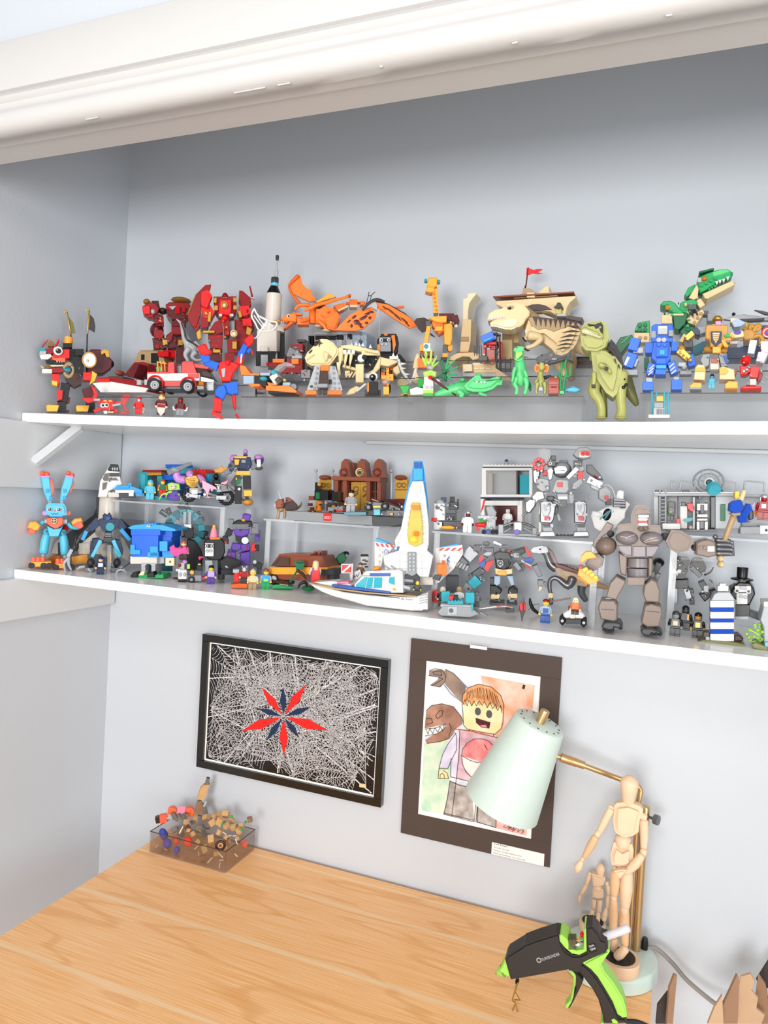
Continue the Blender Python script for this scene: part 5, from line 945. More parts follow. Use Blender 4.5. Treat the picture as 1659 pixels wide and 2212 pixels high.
tb('arm','tan',[(480,760,50),(560,770,40),(590,800,28),(520,860,24),(450,880,20)],.035,10);tb('claw','black',[(410,780,8),(430,810,8),(450,820,5)],.04,6);tb('claw','black',[(430,890,8),(460,910,8),(480,905,4)],.04,6);tb('arm','tan',[(440,780,30),(520,790,24),(560,830,14)],.0,8)
tb('tail','tan',[(900,850,90),(980,870,70),(1060,920,50),(1130,930,24)],-.025,12,5);tb('leg','dtan',[(860,920,60),(900,1020,50),(880,1120,40),(900,1200,34)],.025,10,5);tb('leg','tan',[(780,950,60),(760,1050,45),(820,1130,40),(800,1200,34)],-.01,10,5)
C(840,570,5.53)
T('toy_plant','lime green spiky brick plant with upright leaves','toy plant',480,1250,Y=-.24)
for q in ([430,1060,440,1200,470,1200,450,1080],[385,1090,430,1220,455,1230,425,1130],[500,1000,480,1200,510,1190,520,1040],[580,1085,500,1200,520,1225,570,1130],[605,1155,510,1225,530,1240,590,1190],[430,1000,425,1100,455,1190,460,1070]): pz('leaf','lime',q,.004,.0,.0008)
cl('stem_stud','lime',475,1185,22,.01,.006);tb('stem','lime',[(480,1190,18),(480,1260,16)],0,8,1)
T('toy_plant','dark green fan-leaf brick plant beside the crocodile\'s tail','toy plant',680,1400,Y=-.25)
for q in ([610,1160,650,1140,670,1260,640,1290],[700,1120,720,1130,690,1260,665,1270],[780,1145,790,1160,700,1260,680,1280,700,1220],[830,1215,830,1235,720,1290,700,1275],[825,1320,820,1330,720,1325,700,1300],[760,1390,740,1395,680,1330,700,1310],[650,1400,630,1390,650,1310,680,1320],[575,1350,640,1300,660,1320,600,1370]): pz('leaf','dgreen' if q[0] < 700 else 'green',q,.004,.0,.0008)
cl('stem_stud','dgreen',660,1290,20,.01,.006);cl('stem_stud','dgreen',692,1278,18,.01,.006);tb('stem','dgreen',[(675,1290,16),(680,1400,16)],0,8,1)
T('toy_spaceman','white and lime armoured figure holding a long red wand','toy figure',470,1585,Y=-.271)
bx('legs','white',410,1440,530,1585,.03,0);bx('boot','lime',410,1505,532,1545,.032,0);bx('boot','tgrn',410,1545,530,1585,.032,0);pz('torso','white',[425,1330,530,1340,530,1450,415,1450],.03,0);pz('collar','lime',[410,1290,500,1265,570,1290,560,1345,420,1345],.035,.0,.003);el('head','lav',490,1245,38,32,.025,.006);el('face','cream',510,1248,20,20,.02,.012);eyes(((507,1243),(522,1245)),5,.023);el('glove','white',580,1410,38,34,.025,.006);tb('wand','maroon',[(500,1360,20),(560,1400,14),(800,1570,9)],.02,8,2);el('wand_knob','red',495,1358,28,24,.02,.022);cl('knee','lgrey',455,1475,18,.004,.016);cl('knee','lgrey',505,1475,18,.004,.016);pz('shield_wing','white',[250,1500,330,1470,420,1490,420,1560,260,1565],.01,.0);
T('toy_flower','green translucent brick flower with a yellow and black base, left of the spaceman','toy plant',200,1583,Y=-.271)
pz('cup','tgrn',[130,1455,250,1455,225,1545,165,1545],.02,0,.002);el('base','mfy',200,1568,62,18,.03,0);bx('dark_band','black',175,1555,225,1580,.02,.008);bx('green_block','tgrn',345,1370,415,1470,.02,-.02);el('leaf','lime',260,1560,30,10,.01,.0)
T('toy_crocodile','bright green crocodile with raised head and small white teeth','toy crocodile',860,1580,Y=-.275)
pz('head','lgreen',[900,1450,970,1380,1040,1325,1090,1330,1110,1365,1200,1370,1290,1340,1340,1345,1362,1390,1350,1440,1300,1440,1240,1490,1150,1520,1000,1520,930,1500],.045,0,.010);tb('mouth_line','dgreen',[(1010,1400,4),(1100,1410,4),(1200,1390,4),(1350,1385,4)],.023,6,3)
for x in (1050,1105,1145): pz('tooth','white',[x-18,1402,x+18,1402,x,1430],.005,.0235,.0005)
el('eye_ridge','lgreen',1070,1340,46,26,.03,0);el('nostril','green',1335,1365,14,10,.01,.018);tb('body','lgreen',[(560,1570,34),(680,1530,60),(820,1500,85),(950,1490,85)],-.012,14,5);tb('leg','lgreen',[(830,1520,34),(880,1560,28),(850,1578,22)],.02,9,3);tb('leg','lgreen',[(1080,1540,26),(1130,1565,24),(1170,1575,18)],.01,9,3);el('back_bump','lgreen',880,1390,36,24,.02,-.01)
for i in range(4): pz('back_scute','green',[600+i*60,1500-i*24,620+i*60,1465-i*22,645+i*60,1490-i*24],.01,-.012)
T('toy_green_raptor','upright light green dinosaur with open mouth, right of the crocodile','toy dinosaur',1570,1560,Y=-.28)
pz('head','lgreen',[1500,1000,1540,980,1610,985,1608,1060,1590,1150,1540,1160,1500,1140,1505,1070,1490,1030],.03,0,.005);pz('mouth','lime',[1515,1060,1590,1050,1595,1080,1530,1140,1515,1110],.004,.0155,.0005);tb('mouth_rim','green',[(1500,1050,6),(1530,1130,6),(1590,1100,6),(1605,1040,6)],.016,6,3);el('eye','dgreen',1530,1000,8,8,.004,.016);tb('body','lgreen',[(1560,1140,50),(1565,1220,66),(1570,1320,82),(1570,1400,66),(1590,1450,26)],0,14,4);tb('arm','lgreen',[(1510,1240,22),(1490,1300,20),(1480,1380,16),(1470,1400,20)],.02,9,3);tb('arm','lgreen',[(1620,1280,22),(1640,1330,20),(1645,1350,18)],.02,9,3);tb('leg','lgreen',[(1520,1360,40),(1500,1430,30),(1530,1490,22),(1520,1555,24)],.008,10,4);tb('leg','lgreen',[(1630,1360,40),(1645,1430,30),(1640,1490,22),(1625,1555,24)],.008,10,4);tb('tail','green',[(1640,1400,36),(1680,1460,22),(1690,1520,10)],-.02,9,4)
C(1040,560,4.608)
T('toy_shark','grey sawfish with a white-toothed snout, above the small olive dinosaur','toy shark',720,1030,Y=-.235)
pz('body','dgrey',[545,975,600,945,660,930,690,892,705,940,800,955,860,930,905,880,900,960,915,1010,850,985,760,1010,660,1035,580,1040,555,1010],.03,0,.006);br('saw','grey',560,985,420,975,26,14,.006,0)
for i in range(8): pz('saw_tooth','white',[430+i*16,968,438+i*16,968,434+i*16,956],.004,0,0);pz('saw_tooth','white',[430+i*16,984,438+i*16,984,434+i*16,996],.004,0,0)
el('eye','black',600,952,7,6,.004,.014);br('fin','dgrey',660,1000,640,1045,50,20,.008,.012)
for i in range(4): br('gill','lgrey',680+i*8,940,684+i*8,970,3,3,.002,.0155)
bx('belly_mark','lgrey',700,985,750,1000,.003,.015)
T('small_frilled_dinosaur','small olive dinosaur with an orange frill beside the red chest','toy dinosaur',585,1340,Y=-.271)
for x in (553,645): cl('frill','amber',x,1085,26,.004,.0,ry=42);cl('frill_spots','dorange',x,1085,14,.002,.003,ry=26)
pz('head','olive',[570,1050,590,1020,620,1030,630,1080,600,1110,575,1090],.02,.006,.003);tb('body','olive',[(595,1090,22),(585,1160,30),(590,1220,44),(590,1270,34)],0,10,4);tb('leg','olive',[(555,1230,24),(550,1290,16),(545,1338,16)],.008,8,3);tb('leg','olive',[(625,1230,24),(635,1290,16),(630,1338,16)],.008,8,3);tb('arm','olive',[(560,1190,10),(535,1230,9)],.012,7);tb('tail','cgrey',[(630,1180,20),(690,1160,10)],-.01,8);bx('chest_plate','lgrey',570,1270,610,1310,.006,.014)
T('toy_chest','dusty red brick chest with a round lid and orange light','toy chest',715,1342,Y=-.271)
bx('box','sandred',665,1240,772,1342,.028,0,b=.0015);rev('lid','sandred',P(667,1238,0),P(770,1238,0),[(0,.010),(.03,.0125),(.97,.0125),(1,.010)],16);bx('slot','dred',692,1262,750,1278,.004,.014);bx('light','torg',680,1205,765,1225,.02,0);el('lamp','mfy',738,1185,22,18,.018,0);tb('blade','teal',[(735,1170,5),(690,1095,2)],0,6,1);tb('blade','teal',[(740,1170,5),(780,1100,2)],0,6,1);tb('blade','teal',[(736,1170,5),(735,1080,2)],0,6,1)
T('toy_seaweed','wavy green brick seaweed right of the red chest','toy plant',805,1335,Y=-.271)
for q in ([(790,1330),(785,1240),(795,1150),(800,1030)],[(820,1330),(825,1200),(850,1130),(830,1060),(845,1000)],[(815,1290),(830,1170),(870,1165),(895,1130),(885,1070)],[(800,1330),(770,1230),(775,1150)]): tb('frond','green',[(x,y,10) for x,y in q],0,8,4)
bx('base','lgreen',780,1310,825,1340,.016,0)
T('toy_fish','small light blue fish lying right of the seaweed','toy fish',910,1322,Y=-.271)
pz('body','sky',[840,1295,880,1275,930,1268,985,1285,985,1305,940,1325,880,1318,845,1310],.01,0,.003);pz('tail','azure',[825,1320,850,1290,870,1310],.006,0,.001);pz('fin','sky',[890,1275,920,1262,930,1272],.004,0,0);el('eye','black',965,1288,5,5,.003,.004)
T('olive_dinosaur','large olive green tyrannosaur with dark back, standing at the shelf edge','toy dinosaur',1290,1588,Y=-.3)
pz('head','olive',[985,690,1020,620,1100,605,1190,595,1230,620,1260,680,1268,770,1250,850,1190,905,1100,900,1040,905,990,850,985,760],.06,0,.012);pz('muzzle','olive',[985,690,1030,670,1160,720,1210,790,1110,745,990,720],.064,.002,.004);pz('upper_teeth','cream',[1000,705,1040,700,1110,735,1190,770,1180,785,1100,760,1000,730],.004,.034,.001)
for i in range(11): br('tooth_gap','dolive',1012+i*16,712+i*5,1010+i*16,730+i*5,3,3,.002,.0365)
pz('eye_patch','black',[1055,640,1130,650,1150,640,1190,625,1210,660,1205,740,1185,720,1170,670,1140,690,1120,660,1070,665],.004,.031,.001);e = el('eye','cream',1180,678,12,10,.006,.034);el('pupil','black',1180,678,4,7,.003,.037,k=e);pz('jaw','olive',[990,760,1110,760,1250,800,1230,870,1150,910,1040,900,1000,850],.066,.0,.008)
tb('neck','olive',[(1150,880,80),(1180,960,110)],-.012,14,3);pz('body','olive',[1090,910,1220,900,1330,960,1400,1050,1390,1180,1350,1330,1310,1370,1240,1320,1160,1200,1110,1100],.07,-.005,.018);pz('back','black',[1240,880,1290,790,1330,830,1400,960,1415,1050,1370,1090,1350,1000,1300,920],.06,-.02,.008)
for q in ([1290,920,1310,960,1290,950],[1330,980,1345,1040,1320,1000],[1370,1040,1380,1090,1355,1060]): pz('back_tongue','black',q,.01,.022,.0004)
tb('arm','olive',[(1180,1050,30),(1250,1080,22),(1280,1130,18)],.04,9,3);cl('arm_joint','dolive',1222,1058,22,.008,.04);cl('claw','black',1243,1090,18,.006,.05);tb('arm','olive',[(1120,1130,24),(1120,1200,24),(1110,1260,18)],.03,9,3);bx('claw','black',1095,1245,1135,1275,.01,.035)
tb('leg','olive',[(1150,1180,60),(1120,1310,58),(1170,1400,45),(1195,1490,40),(1190,1580,44)],.008,12,5);tb('inner_leg','dolive',[(1190,1250,40),(1220,1400,30),(1230,1570,26)],-.012,9,4);tb('leg','olive',[(1400,1130,60),(1385,1280,60),(1385,1400,48),(1395,1500,46),(1380,1580,54)],.012,12,5)
for x,y,rr_ in ((1425,1195,10),(1438,1250,16),(1415,1275,18)): el('leg_mark','black',x,y,rr_,rr_,.004,.033)
tb('tail','dolive',[(1440,1180,55),(1470,1300,60),(1520,1400,40),(1545,1450,24)],-.03,11,5);el('foot','olive',1190,1580,56,12,.04,.012);el('foot','olive',1385,1580,62,12,.04,.016)
C(1330,560,5.0426)
T('green_brick_dinosaur','dark green brick dinosaur with cream jaw and raised head, right end of the upper shelf','toy dinosaur',560,1060,Y=-.12)
pz('skull','green',[890,200,1000,150,1120,110,1220,105,1260,130,1265,195,1110,250,1000,330,920,365,895,290],.05,0,.003);pz('crown','lgreen',[1050,140,1130,112,1215,108,1250,130,1160,165,1060,190],.045,.004,.002);bx('nose','dgreen',1235,140,1275,175,.03,0);br('brow','dgreen',900,190,1060,150,24,20,.052,0);bx('eye_block','lgrey',890,200,935,250,.01,.024);el('eye','torg',965,212,32,24,.012,.026)
for i in range(4): cl('stud','green',935+i*50,287-i*25,16,.006,.027)
pz('lower_jaw','tan',[945,375,1270,230,1300,275,1000,430,970,425],.05,0,.002);br('jaw_base','lgrey',985,430,1290,290,14,12,.048,0)
for x,y in ((1100,240),(1135,225),(1175,215),(1220,190)): pz('tooth','white',[x-18,y,x+18,y-6,x+4,y+42],.01,.024,.0008)
for x,y in ((1020,320),(1050,300),(1080,285)): pz('tooth','green',[x-15,y,x+15,y-8,x,y+26],.01,.024,.0005)
pz('neck_plate','green',[748,390,790,310,860,272,885,290,840,360,780,412],.03,.0,.002);pz('throat','tan',[795,420,880,280,910,300,890,420,850,440],.035,.004,.001);el('neck_joint','dgrey',800,440,40,26,.03,0);pz('neck','green',[700,480,740,455,850,430,900,470,820,560,760,640,690,560],.04,0,.002);pz('chest','dgreen',[620,600,700,560,790,590,760,700,690,770,640,760],.045,.0,.002);pz('belly','tan',[770,650,940,545,965,580,870,720,790,690],.04,.004,.001)
for i in range(3): cl('belly_stud','dtan',860+i*35,690-i*48,16,.005,.026)
br('belly_joint','tan',890,470,940,540,60,60,.035,.0);bx('hand_hub','dgrey',790,490,880,545,.03,.02)
for q in ([815,560,840,570,850,630,820,600],[860,550,885,560,900,610,880,600],[825,580,850,590,840,620]): pz('claw','black',q,.006,.034,.0005)
pz('hip_shell','green',[485,495,520,455,590,450,650,475,690,530,735,565,740,600,580,580,570,500,510,510],.05,.0,.003);bx('hip_light','torg',540,500,585,550,.02,.02);bx('hip_plate','tan',575,590,740,612,.04,.006);bx('back_block','tan',500,605,615,700,.05,0)
pz('shoulder','green',[205,780,240,690,370,665,370,800],.03,-.01,.002,);bx('shoulder_base','tan',200,800,368,905,.035,-.008)
for x,y in ((262,722),(320,715),(262,770),(320,765)): cl('tube','dgreen',x,y,22,.004,.007)
for x in (265,325): cl('tube','dtan',x,855,18,.004,.012)
pz('tail','dgreen',[5,920,50,850,180,820,195,870,130,940,60,1030,20,1010],.035,-.01,.002)
for i in range(3): br('tail_ridge','lgreen',60+i*28,920-i*28,100+i*28,890-i*28,10,10,.004,.009)
pz('leg','dgreen',[700,780,760,720,860,740,850,800,720,840],.04,.0,.002);cl('leg_tube','dgreen',790,760,26,.006,.022);pz('hip','tan',[690,890,740,810,790,830,730,910],.035,.01);bx('leg','dgreen',310,1070,360,1190,.03,-.01);pz('leg','dteal',[820,960,960,890,1010,900,930,1010,840,1030],.03,0);bx('tail_link','grey',1000,590,1090,670,.03,0);bx('tail_link','dgrey',960,560,1010,610,.02,0)
gb(((640,480,880,760),(510,460,700,600)),('green','dgreen','grey','tan'),14,.026,(14,36))
T('blue_robot','bright blue brick robot with striped thighs and grey hands','toy robot',500,1425,Y=-.28)
pz('head','blue',[390,730,430,705,620,710,630,760,570,860,450,860,390,800],.04,-.004,.002);bx('visor','lgrey',458,740,565,815,.012,.018);bx('visor_top','white',462,725,560,755,.012,.02);bx('cheek','grey',385,780,440,860,.02,.01);bx('cheek','grey',575,770,625,840,.02,.01);cl('chest_lamp','lgrey',470,885,26,.01,.024);cl('chest_lamp','lgrey',525,885,26,.01,.024);bx('collar','blue',390,850,620,900,.04,0)
pz('torso','blue',[410,900,590,900,600,1080,560,1130,550,1200,440,1200,430,1120,385,1070],.04,.005,.002);bx('chest_plate','blue',440,905,570,1060,.012,.028,f=None);bx('badge','azure',475,985,535,1040,.004,.036);bx('shoulder','blue',320,905,415,1020,.035,.0);bx('shoulder','blue',605,895,680,1000,.035,.0);bx('waist','blue',440,1080,550,1140,.03,.016,f=(2,1));bx('waist_bars','azure',440,1150,550,1190,.012,.026);bx('hips','blue',430,1195,550,1255,.04,.008)
for x in (470,535): cl('stud','blue',x,935,20,.006,.036)
br('upper_arm','blue',225,880,180,1010,105,100,.03,.005);bx('elbow','lgrey',190,960,300,1020,.025,0);br('forearm','blue',190,1040,130,1190,110,110,.03,.008);br('wrist','lgrey',230,1090,200,1180,50,40,.02,.004);bx('hand','grey',110,1200,240,1260,.025,.006);pz('stripe','white',[90,1140,125,1060,155,1070,110,1160],.002,.0235,.0003)
br('upper_arm','blue',800,1060,830,1180,80,70,.03,.0);br('wrist','lgrey',680,1155,760,1160,40,50,.02,.006);bx('hand','grey',700,1215,830,1255,.025,0);el('wrist_ball','lgrey',745,1175,36,36,.02,.006)
for s,q in ((0,(400,1150,370,1270)),(1,(600,1130,640,1260))):
    th = br('thigh','blue',*q,85,80,.03,.008)
    for i in range(3):
        t = .2+i*.28;x = q[0]*(1-t)+q[2]*t;y = q[1]*(1-t)+q[3]*t;br('thigh_stripe','white',x-26,y+22,x+26,y-22,12,12,.002,.024,k=th)
for x0,x1,y in ((330,400,1290),(630,690,1280)): bx('knee','lgrey',x0,y,x1,y+50,.025,.004)
bx('foot','blue',290,1335,410,1425,.045,.01,f=(2,1));bx('foot','blue',605,1310,725,1420,.045,.01,f=(2,1));bx('hip_joint','dgrey',560,1120,620,1160,.02,0)
T('golden_robot','gold and grey brick robot with navy chest panel, right of the blue robot','toy robot',1080,1415,Y=-.275)
el('helmet','goldm',1108,660,54,42,.03,.004);pz('visor','lilac',[1085,675,1145,670,1150,715,1090,720],.02,.012,.001);bx('neck','tan',1050,705,1165,735,.03,0);pz('chest','gold',[975,740,1000,710,1225,712,1228,860,1180,890,1160,960,1030,955,1020,880,975,860],.05,0,.003);pz('chest_panel','navy',[1035,785,1155,785,1150,900,1090,950,1040,900],.004,.027);pz('panel_scales','tan',[1055,800,1135,800,1120,870,1090,915,1060,870],.003,.03)
for i in range(4): br('scale_line','dgold',1060,822+i*22,1130,822+i*22,4,4,.002,.0325)
tb('belt','gold',[(975,985,38),(1200,985,38)],0,12,1);bx('belt_plate','amber',1055,950,1145,1020,.012,.02);bx('core','owhite',1030,1080,1125,1200,.04,0);bx('core_print','sandred',1040,1080,1110,1130,.004,.022);pz('skirt','grey',[925,1100,950,1040,1025,1030,1015,1150,960,1180],.03,.01);pz('skirt','grey',[1120,1040,1180,1030,1230,1100,1220,1160,1150,1170],.03,.01);pz('skirt_panel','dblue',[1170,1045,1215,1060,1228,1150,1200,1130],.004,.027)
pz('shin','tan',[865,1180,895,1145,960,1150,980,1200,970,1315,850,1310],.045,.012,.002);bx('shin_cap','amber',865,1180,975,1220,.05,.014);pz('shin','tan',[1130,1180,1170,1165,1290,1200,1300,1310,1130,1305],.045,.012,.002);pz('shin_cap','amber',[1130,1185,1200,1180,1230,1220,1200,1250,1130,1250],.05,.014);pz('foot','amber',[805,1375,850,1340,935,1345,935,1412,805,1412],.045,.016,.002);pz('foot','amber',[1190,1360,1230,1325,1330,1330,1330,1405,1190,1405],.045,.016,.002);bx('sole','grey',805,1395,935,1415,.047,.016);pz('side_fin','rbrown',[1285,1200,1330,1190,1310,1260,1280,1250],.02,0)
br('arm','grey',990,780,900,800,70,80,.03,0);pz('shoulder','navy',[830,770,880,740,920,780,900,830,850,810],.035,.006);br('arm','goldm',850,810,760,890,60,60,.025,.01);bx('elbow','cgrey',730,880,840,960,.03,.0);br('forearm','goldm',690,1000,800,1100,80,70,.025,.014);el('fist','gold',715,985,44,44,.03,.014)
for x,y in ((735,1050),(772,1080),(800,1105)): cl('knuckle','dgold',x,y,14,.006,.028)
br('arm','amber',1190,910,1270,840,60,60,.025,.012);pz('hand','amber',[1140,880,1190,865,1225,930,1220,960,1180,950],.02,.018,.002);bx('gem','tgrn',1185,810,1245,845,.02,.02);cl('gem','purple',1325,810,36,.015,.012,ry=22);br('bracer','tan',1245,850,1390,830,60,60,.025,.006);bx('bracer_base','lgrey',1240,890,1330,920,.03,.004);pz('shoulder_fin','sand',[1265,690,1330,645,1420,690,1360,730,1290,740],.03,-.005);bx('shoulder_base','owhite',1250,640,1330,690,.03,-.01)
gb(((690,820,850,1120),(940,1030,1230,1180),(1180,800,1400,920)),('gold','goldm','gun','lgrey'),16,.03,(12,32))
T('gold_gauntlet','gold jointed toy hand with curled fingers, right of the golden robot','toy hand',1470,900,Y=-.2)
pz('palm','gold',[1370,820,1400,760,1480,760,1520,800,1500,870,1400,880],.03,0,.003)
for q in ([(1420,770),(1390,740),(1430,700)],[(1460,760),(1470,720),(1500,740)],[(1500,790),(1540,720),(1570,740),(1530,780)],[(1500,850),(1560,830),(1600,880),(1570,920)]): tb('finger','gold',[(x,y,24) for x,y in q],.01,9,3)
cl('yellow_gem','tyel',1410,715,26,.01,.02)
T('toy_jet','navy and grey brick jet behind the golden robot, with a red ringed disc','toy aircraft',1500,1080,Y=-.1)
bx('hull','navy',1215,950,1700,1085,.05,0);bx('hull_window','lgrey',1230,930,1360,960,.052,0);bx('nose','dgrey',1390,860,1560,950,.05,-.005);pz('wing','gun',[1170,655,1300,610,1400,600,1700,640,1700,670,1400,670,1250,665],.01,.01,.001);pz('wing','cgrey',[1510,552,1600,560,1700,590,1700,610,1620,600],.008,.01,.001);el('pilot','black',1285,600,20,16,.02,0);pz('fin','black',[1350,650,1620,640,1600,670,1400,680],.012,.02)
cl('disc','red',1660,800,64,.01,.04);rg('disc_ring','white',1660,800,44,7,.046);cl('disc_centre','blue',1660,800,22,.004,.046);bx('rear','navy',1590,720,1700,760,.04,.01);el('blossom','lime',1690,625,30,22,.02,.02)
T('red_silver_robot','red and silver brick robot legs kicking, at the right frame edge of the upper shelf','toy robot',1480,1410,Y=-.275)
el('knee_ball','red',1415,1105,56,54,.04,.01);br('shin','silver',1500,900,1470,1050,75,70,.03,0);br('arm','silver',1640,1000,1560,1150,80,80,.03,.0);br('thigh','white',1580,1030,1560,1130,50,60,.03,.012);pz('leg','red',[1350,1160,1440,1170,1490,1180,1480,1220,1420,1260,1360,1260],.03,.0,.002);br('shin','red',1520,1190,1500,1310,90,80,.035,.005);bx('ankle','owhite',1460,1300,1530,1370,.025,.004);pz('foot','red',[1355,1405,1390,1380,1520,1380,1590,1385,1585,1408,1400,1412],.05,.012,.002);pz('calf','dred',[1560,1230,1605,1240,1580,1310,1540,1340],.03,-.006);bx('collar','silver',1580,890,1700,985,.03,0);pz('chest','red',[1575,980,1700,1000,1700,1040,1600,1020],.03,.0);bx('hinge','grey',1420,1330,1480,1370,.02,-.004)
gb(((1360,1050,1660,1350),),('silver','red','gun','lgrey'),12,.022)
mf('small light blue figure with black spiky hair between the golden feet',1042,1412,175,'black','sky','sky','sky','sky','hair',Y=-.271)
T('toy_pod','small clear tube pod with an orange brick, standing before the right riser','toy pod',475,1725,Y=-.312)
bx('base','owhite',355,1690,590,1728,.012,0);bx('console','lgrey',415,1620,530,1695,.012,0);bx('panel','grey',420,1560,520,1620,.01,0);bx('gold_brick','amber',445,1490,520,1548,.01,0,s=3)
for x in (395,445,530,570): tb('tube','tcyan',[(x,1700,11),(x,1440,11)],.0,8,1)
for i in range(5): br('console_bar','cgrey',450+i*17,1630,450+i*17,1690,5,5,.002,.007)
# ================================================================== lower shelf
C(40,980,5.53)
Z2 = H2;ZR = H2+RH
T('bunny_robot','turquoise brick rabbit robot with long ears, coral toes and wheeled feet','toy robot',370,1375,Z=Z2)
pz('ear','sky',[270,280,370,285,385,400,395,500,380,570,350,570,300,450],.016,0,.003);pz('ear','sky',[560,270,655,290,640,380,600,470,540,570,495,560,510,430],.016,0,.003);pz('ear_lining','coral',[372,285,405,320,428,390,425,460,390,520,380,400],.012,0,.002);pz('ear_lining','coral',[660,310,665,370,640,440,570,525,600,470,640,380],.012,0,.002);bx('ear_band','lilac',268,262,370,288,.017,0);br('ear_band','lilac',562,265,655,285,26,26,.017,0)
for x,y in ((290,235),(340,245),(597,232),(640,258)): el('ear_tip','coral',x,y,30,28,.017,0)
for x,y in ((345,445),(553,445),(385,535),(550,530)): bx('ear_square','azure',x-20,y-22,x+20,y+22,.003,.009)
for x in (375,515): bx('ear_base','lgrey',x-18,550,x+18,600,.012,0)
pz('head','sky',[320,720,330,620,360,590,540,595,570,640,575,735,500,745,380,745],.06,0,.008)
for x,y in ((372,665),(482,668)): e = cl('eye','white',x,y,27,.004,.031);cl('pupil','cgrey',x,y,20,.002,.0335,k=e);el('eye_glint','white',x-5,y-5,8,8,.002,.035,k=e)
el('nose','pink',425,680,14,10,.006,.031);tb('mouth','dteal',[(388,712,3),(410,722,3),(428,714,3),(450,722,3),(475,710,3)],.0315,6,3)
for x in (315,590): cl('cheek','coral' if x > 400 else 'lilac',x,708,28,.03,0)
bx('neck','azure',380,738,530,762,.04,0);pz('chest','coral',[335,765,535,765,530,850,470,890,430,895,380,870,335,830],.05,.0,.003);cl('chest_badge','black',425,802,40,.003,.026);rg('badge_ring','tan',425,802,32,5,.0275);br('badge_mark','tan',425,775,425,830,10,10,.002,.028);br('badge_mark','tan',398,802,452,802,10,10,.002,.028);bx('shoulder','lgrey',310,785,340,830,.03,0);bx('shoulder','lgrey',530,785,580,835,.03,0)
pz('torso','sky',[340,860,420,900,500,890,535,850,520,890,475,990,370,990],.04,-.002,.002);el('back_pack','red',560,890,36,45,.03,-.02);tb('arm','sky',[(300,815,26),(250,845,24)],.0,9,1);pz('mitten','amber',[105,880,135,815,210,810,265,860,240,910,190,930],.03,.006,.004);pz('mitten_fingers','coral',[100,940,140,890,165,900,210,930,195,955,140,968],.03,.008,.003);tb('arm','sky',[(590,830,26),(640,880,24),(720,890,20)],.0,9,3);pz('mitten','amber',[630,820,670,780,750,770,770,810,700,830,650,860],.03,.006,.004);pz('mitten_fingers','coral',[650,860,700,815,760,815,780,870,740,900,680,885],.03,.01,.003)
for x0,x1,y0 in ((335,300,930),(535,555,940)):
    el('hip','sky',x0,y0,38,40,.03,0);tb('leg','sky',[(x0,y0+40,42),((x0+x1)/2,y0+120,50),(x1,y0+250,50)],0,14,3);cl('hip_pin','dteal',x0,y0,14,.004,.015)
tb('leg_low','lgrey',[(295,1195,20),(295,1250,20)],0,8,1);tb('leg_low','lgrey',[(555,1215,20),(555,1260,20)],0,8,1)
for x0,y0,n in ((150,1235,3),(440,1255,2)):
    for i in range(n): lt('toe','coral',x0+30+i*55,[(y0,28),(y0+48,28)],.02,12)
    bx('skate','amber',x0,y0+55,x0+(240 if n == 3 else 120),y0+115,.045,.0)
    for x in (x0+5,x0+(150 if n == 3 else 200),x0+(215 if n == 3 else 185)): cl('wheel','black',x,y0+100,34,.012,.02)
T('space_shuttle','white and black brick shuttle standing upright on its tail behind the navy robot','toy spacecraft',1080,1235,Y=-.135)
pz('nose','white',[950,520,975,330,1040,220,1095,125,1190,130,1225,330,1240,370,1080,450,1060,520],.05,0,.003);pz('nose_cap','black',[1062,195,1098,125,1190,130,1210,215,1080,205],.052,.001,.002)
for x in (1125,1152,1180): el('nose_ring','lgrey',x,182,11,20,.004,.027)
pz('window','tsmk',[1005,300,1030,240,1078,228,1070,325,1020,325],.006,.026);pz('window','tsmk',[1005,350,1060,340,1040,420,1000,435],.006,.026);bx('window','cgrey',1085,230,1210,272,.006,.026);pz('window','tsmk',[1080,290,1120,280,1100,325,1080,340],.006,.026);pz('window','tsmk',[1110,300,1160,285,1195,320,1110,318],.006,.026)
tb('body','owhite',[(1090,530,130),(1080,760,140),(1075,960,150)],-.01,18,2);bx('belly','black',930,520,960,800,.05,-.02);pz('belly_wing','black',[950,520,945,620,890,740,740,850,560,980,640,1160,1000,1200,960,780],.02,-.045);pz('wing','owhite',[910,940,1000,960,990,1200,720,1205,705,1160,740,1080],.02,-.03,.001);bx('wing_studs','owhite',720,1070,860,1200,.012,-.016,f=(3,3));pz('wing','owhite',[1180,960,1250,1000,1340,1180,1300,1280,1180,1200],.02,-.03);pz('wing_edge','black',[1220,770,1330,870,1400,960,1440,1060,1330,1000,1240,900],.02,-.04);pz('side_fin','owhite',[390,1190,440,1050,500,1010,495,1200],.012,.0,.001);bx('fin_edge','black',470,1060,500,1210,.01,.002);el('engine','owhite',1050,1150,80,90,.06,-.01)
br('flame','amber',640,1270,830,1250,90,110,.03,-.01);pz('flame','torg',[350,1260,440,1210,500,1230,480,1330,380,1330],.02,.0,.002)
bx('cargo_roof','owhite',1070,465,1200,520,.03,.03,s=3)
T('navy_robot','dark blue brick robot with a light blue chest disc and black claws','toy robot',1010,1400,Z=Z2)
pz('head','navy',[1010,790,1005,740,1030,715,1060,735,1085,705,1110,740,1120,790],.035,.004,.003);pz('face','dblue',[1030,760,1100,750,1085,795,1050,795],.006,.022,.001);pz('chest','navy',[960,790,1020,770,1170,775,1210,800,1190,880,1120,930,1010,930,965,860],.045,0,.005);cl('chest_disc','teal',1093,873,50,.006,.024);bx('waist','black',1030,935,1115,1000,.035,0)
for i in range(3): br('waist_bar','lgrey',1035,950+i*18,1110,950+i*18,6,6,.003,.019)
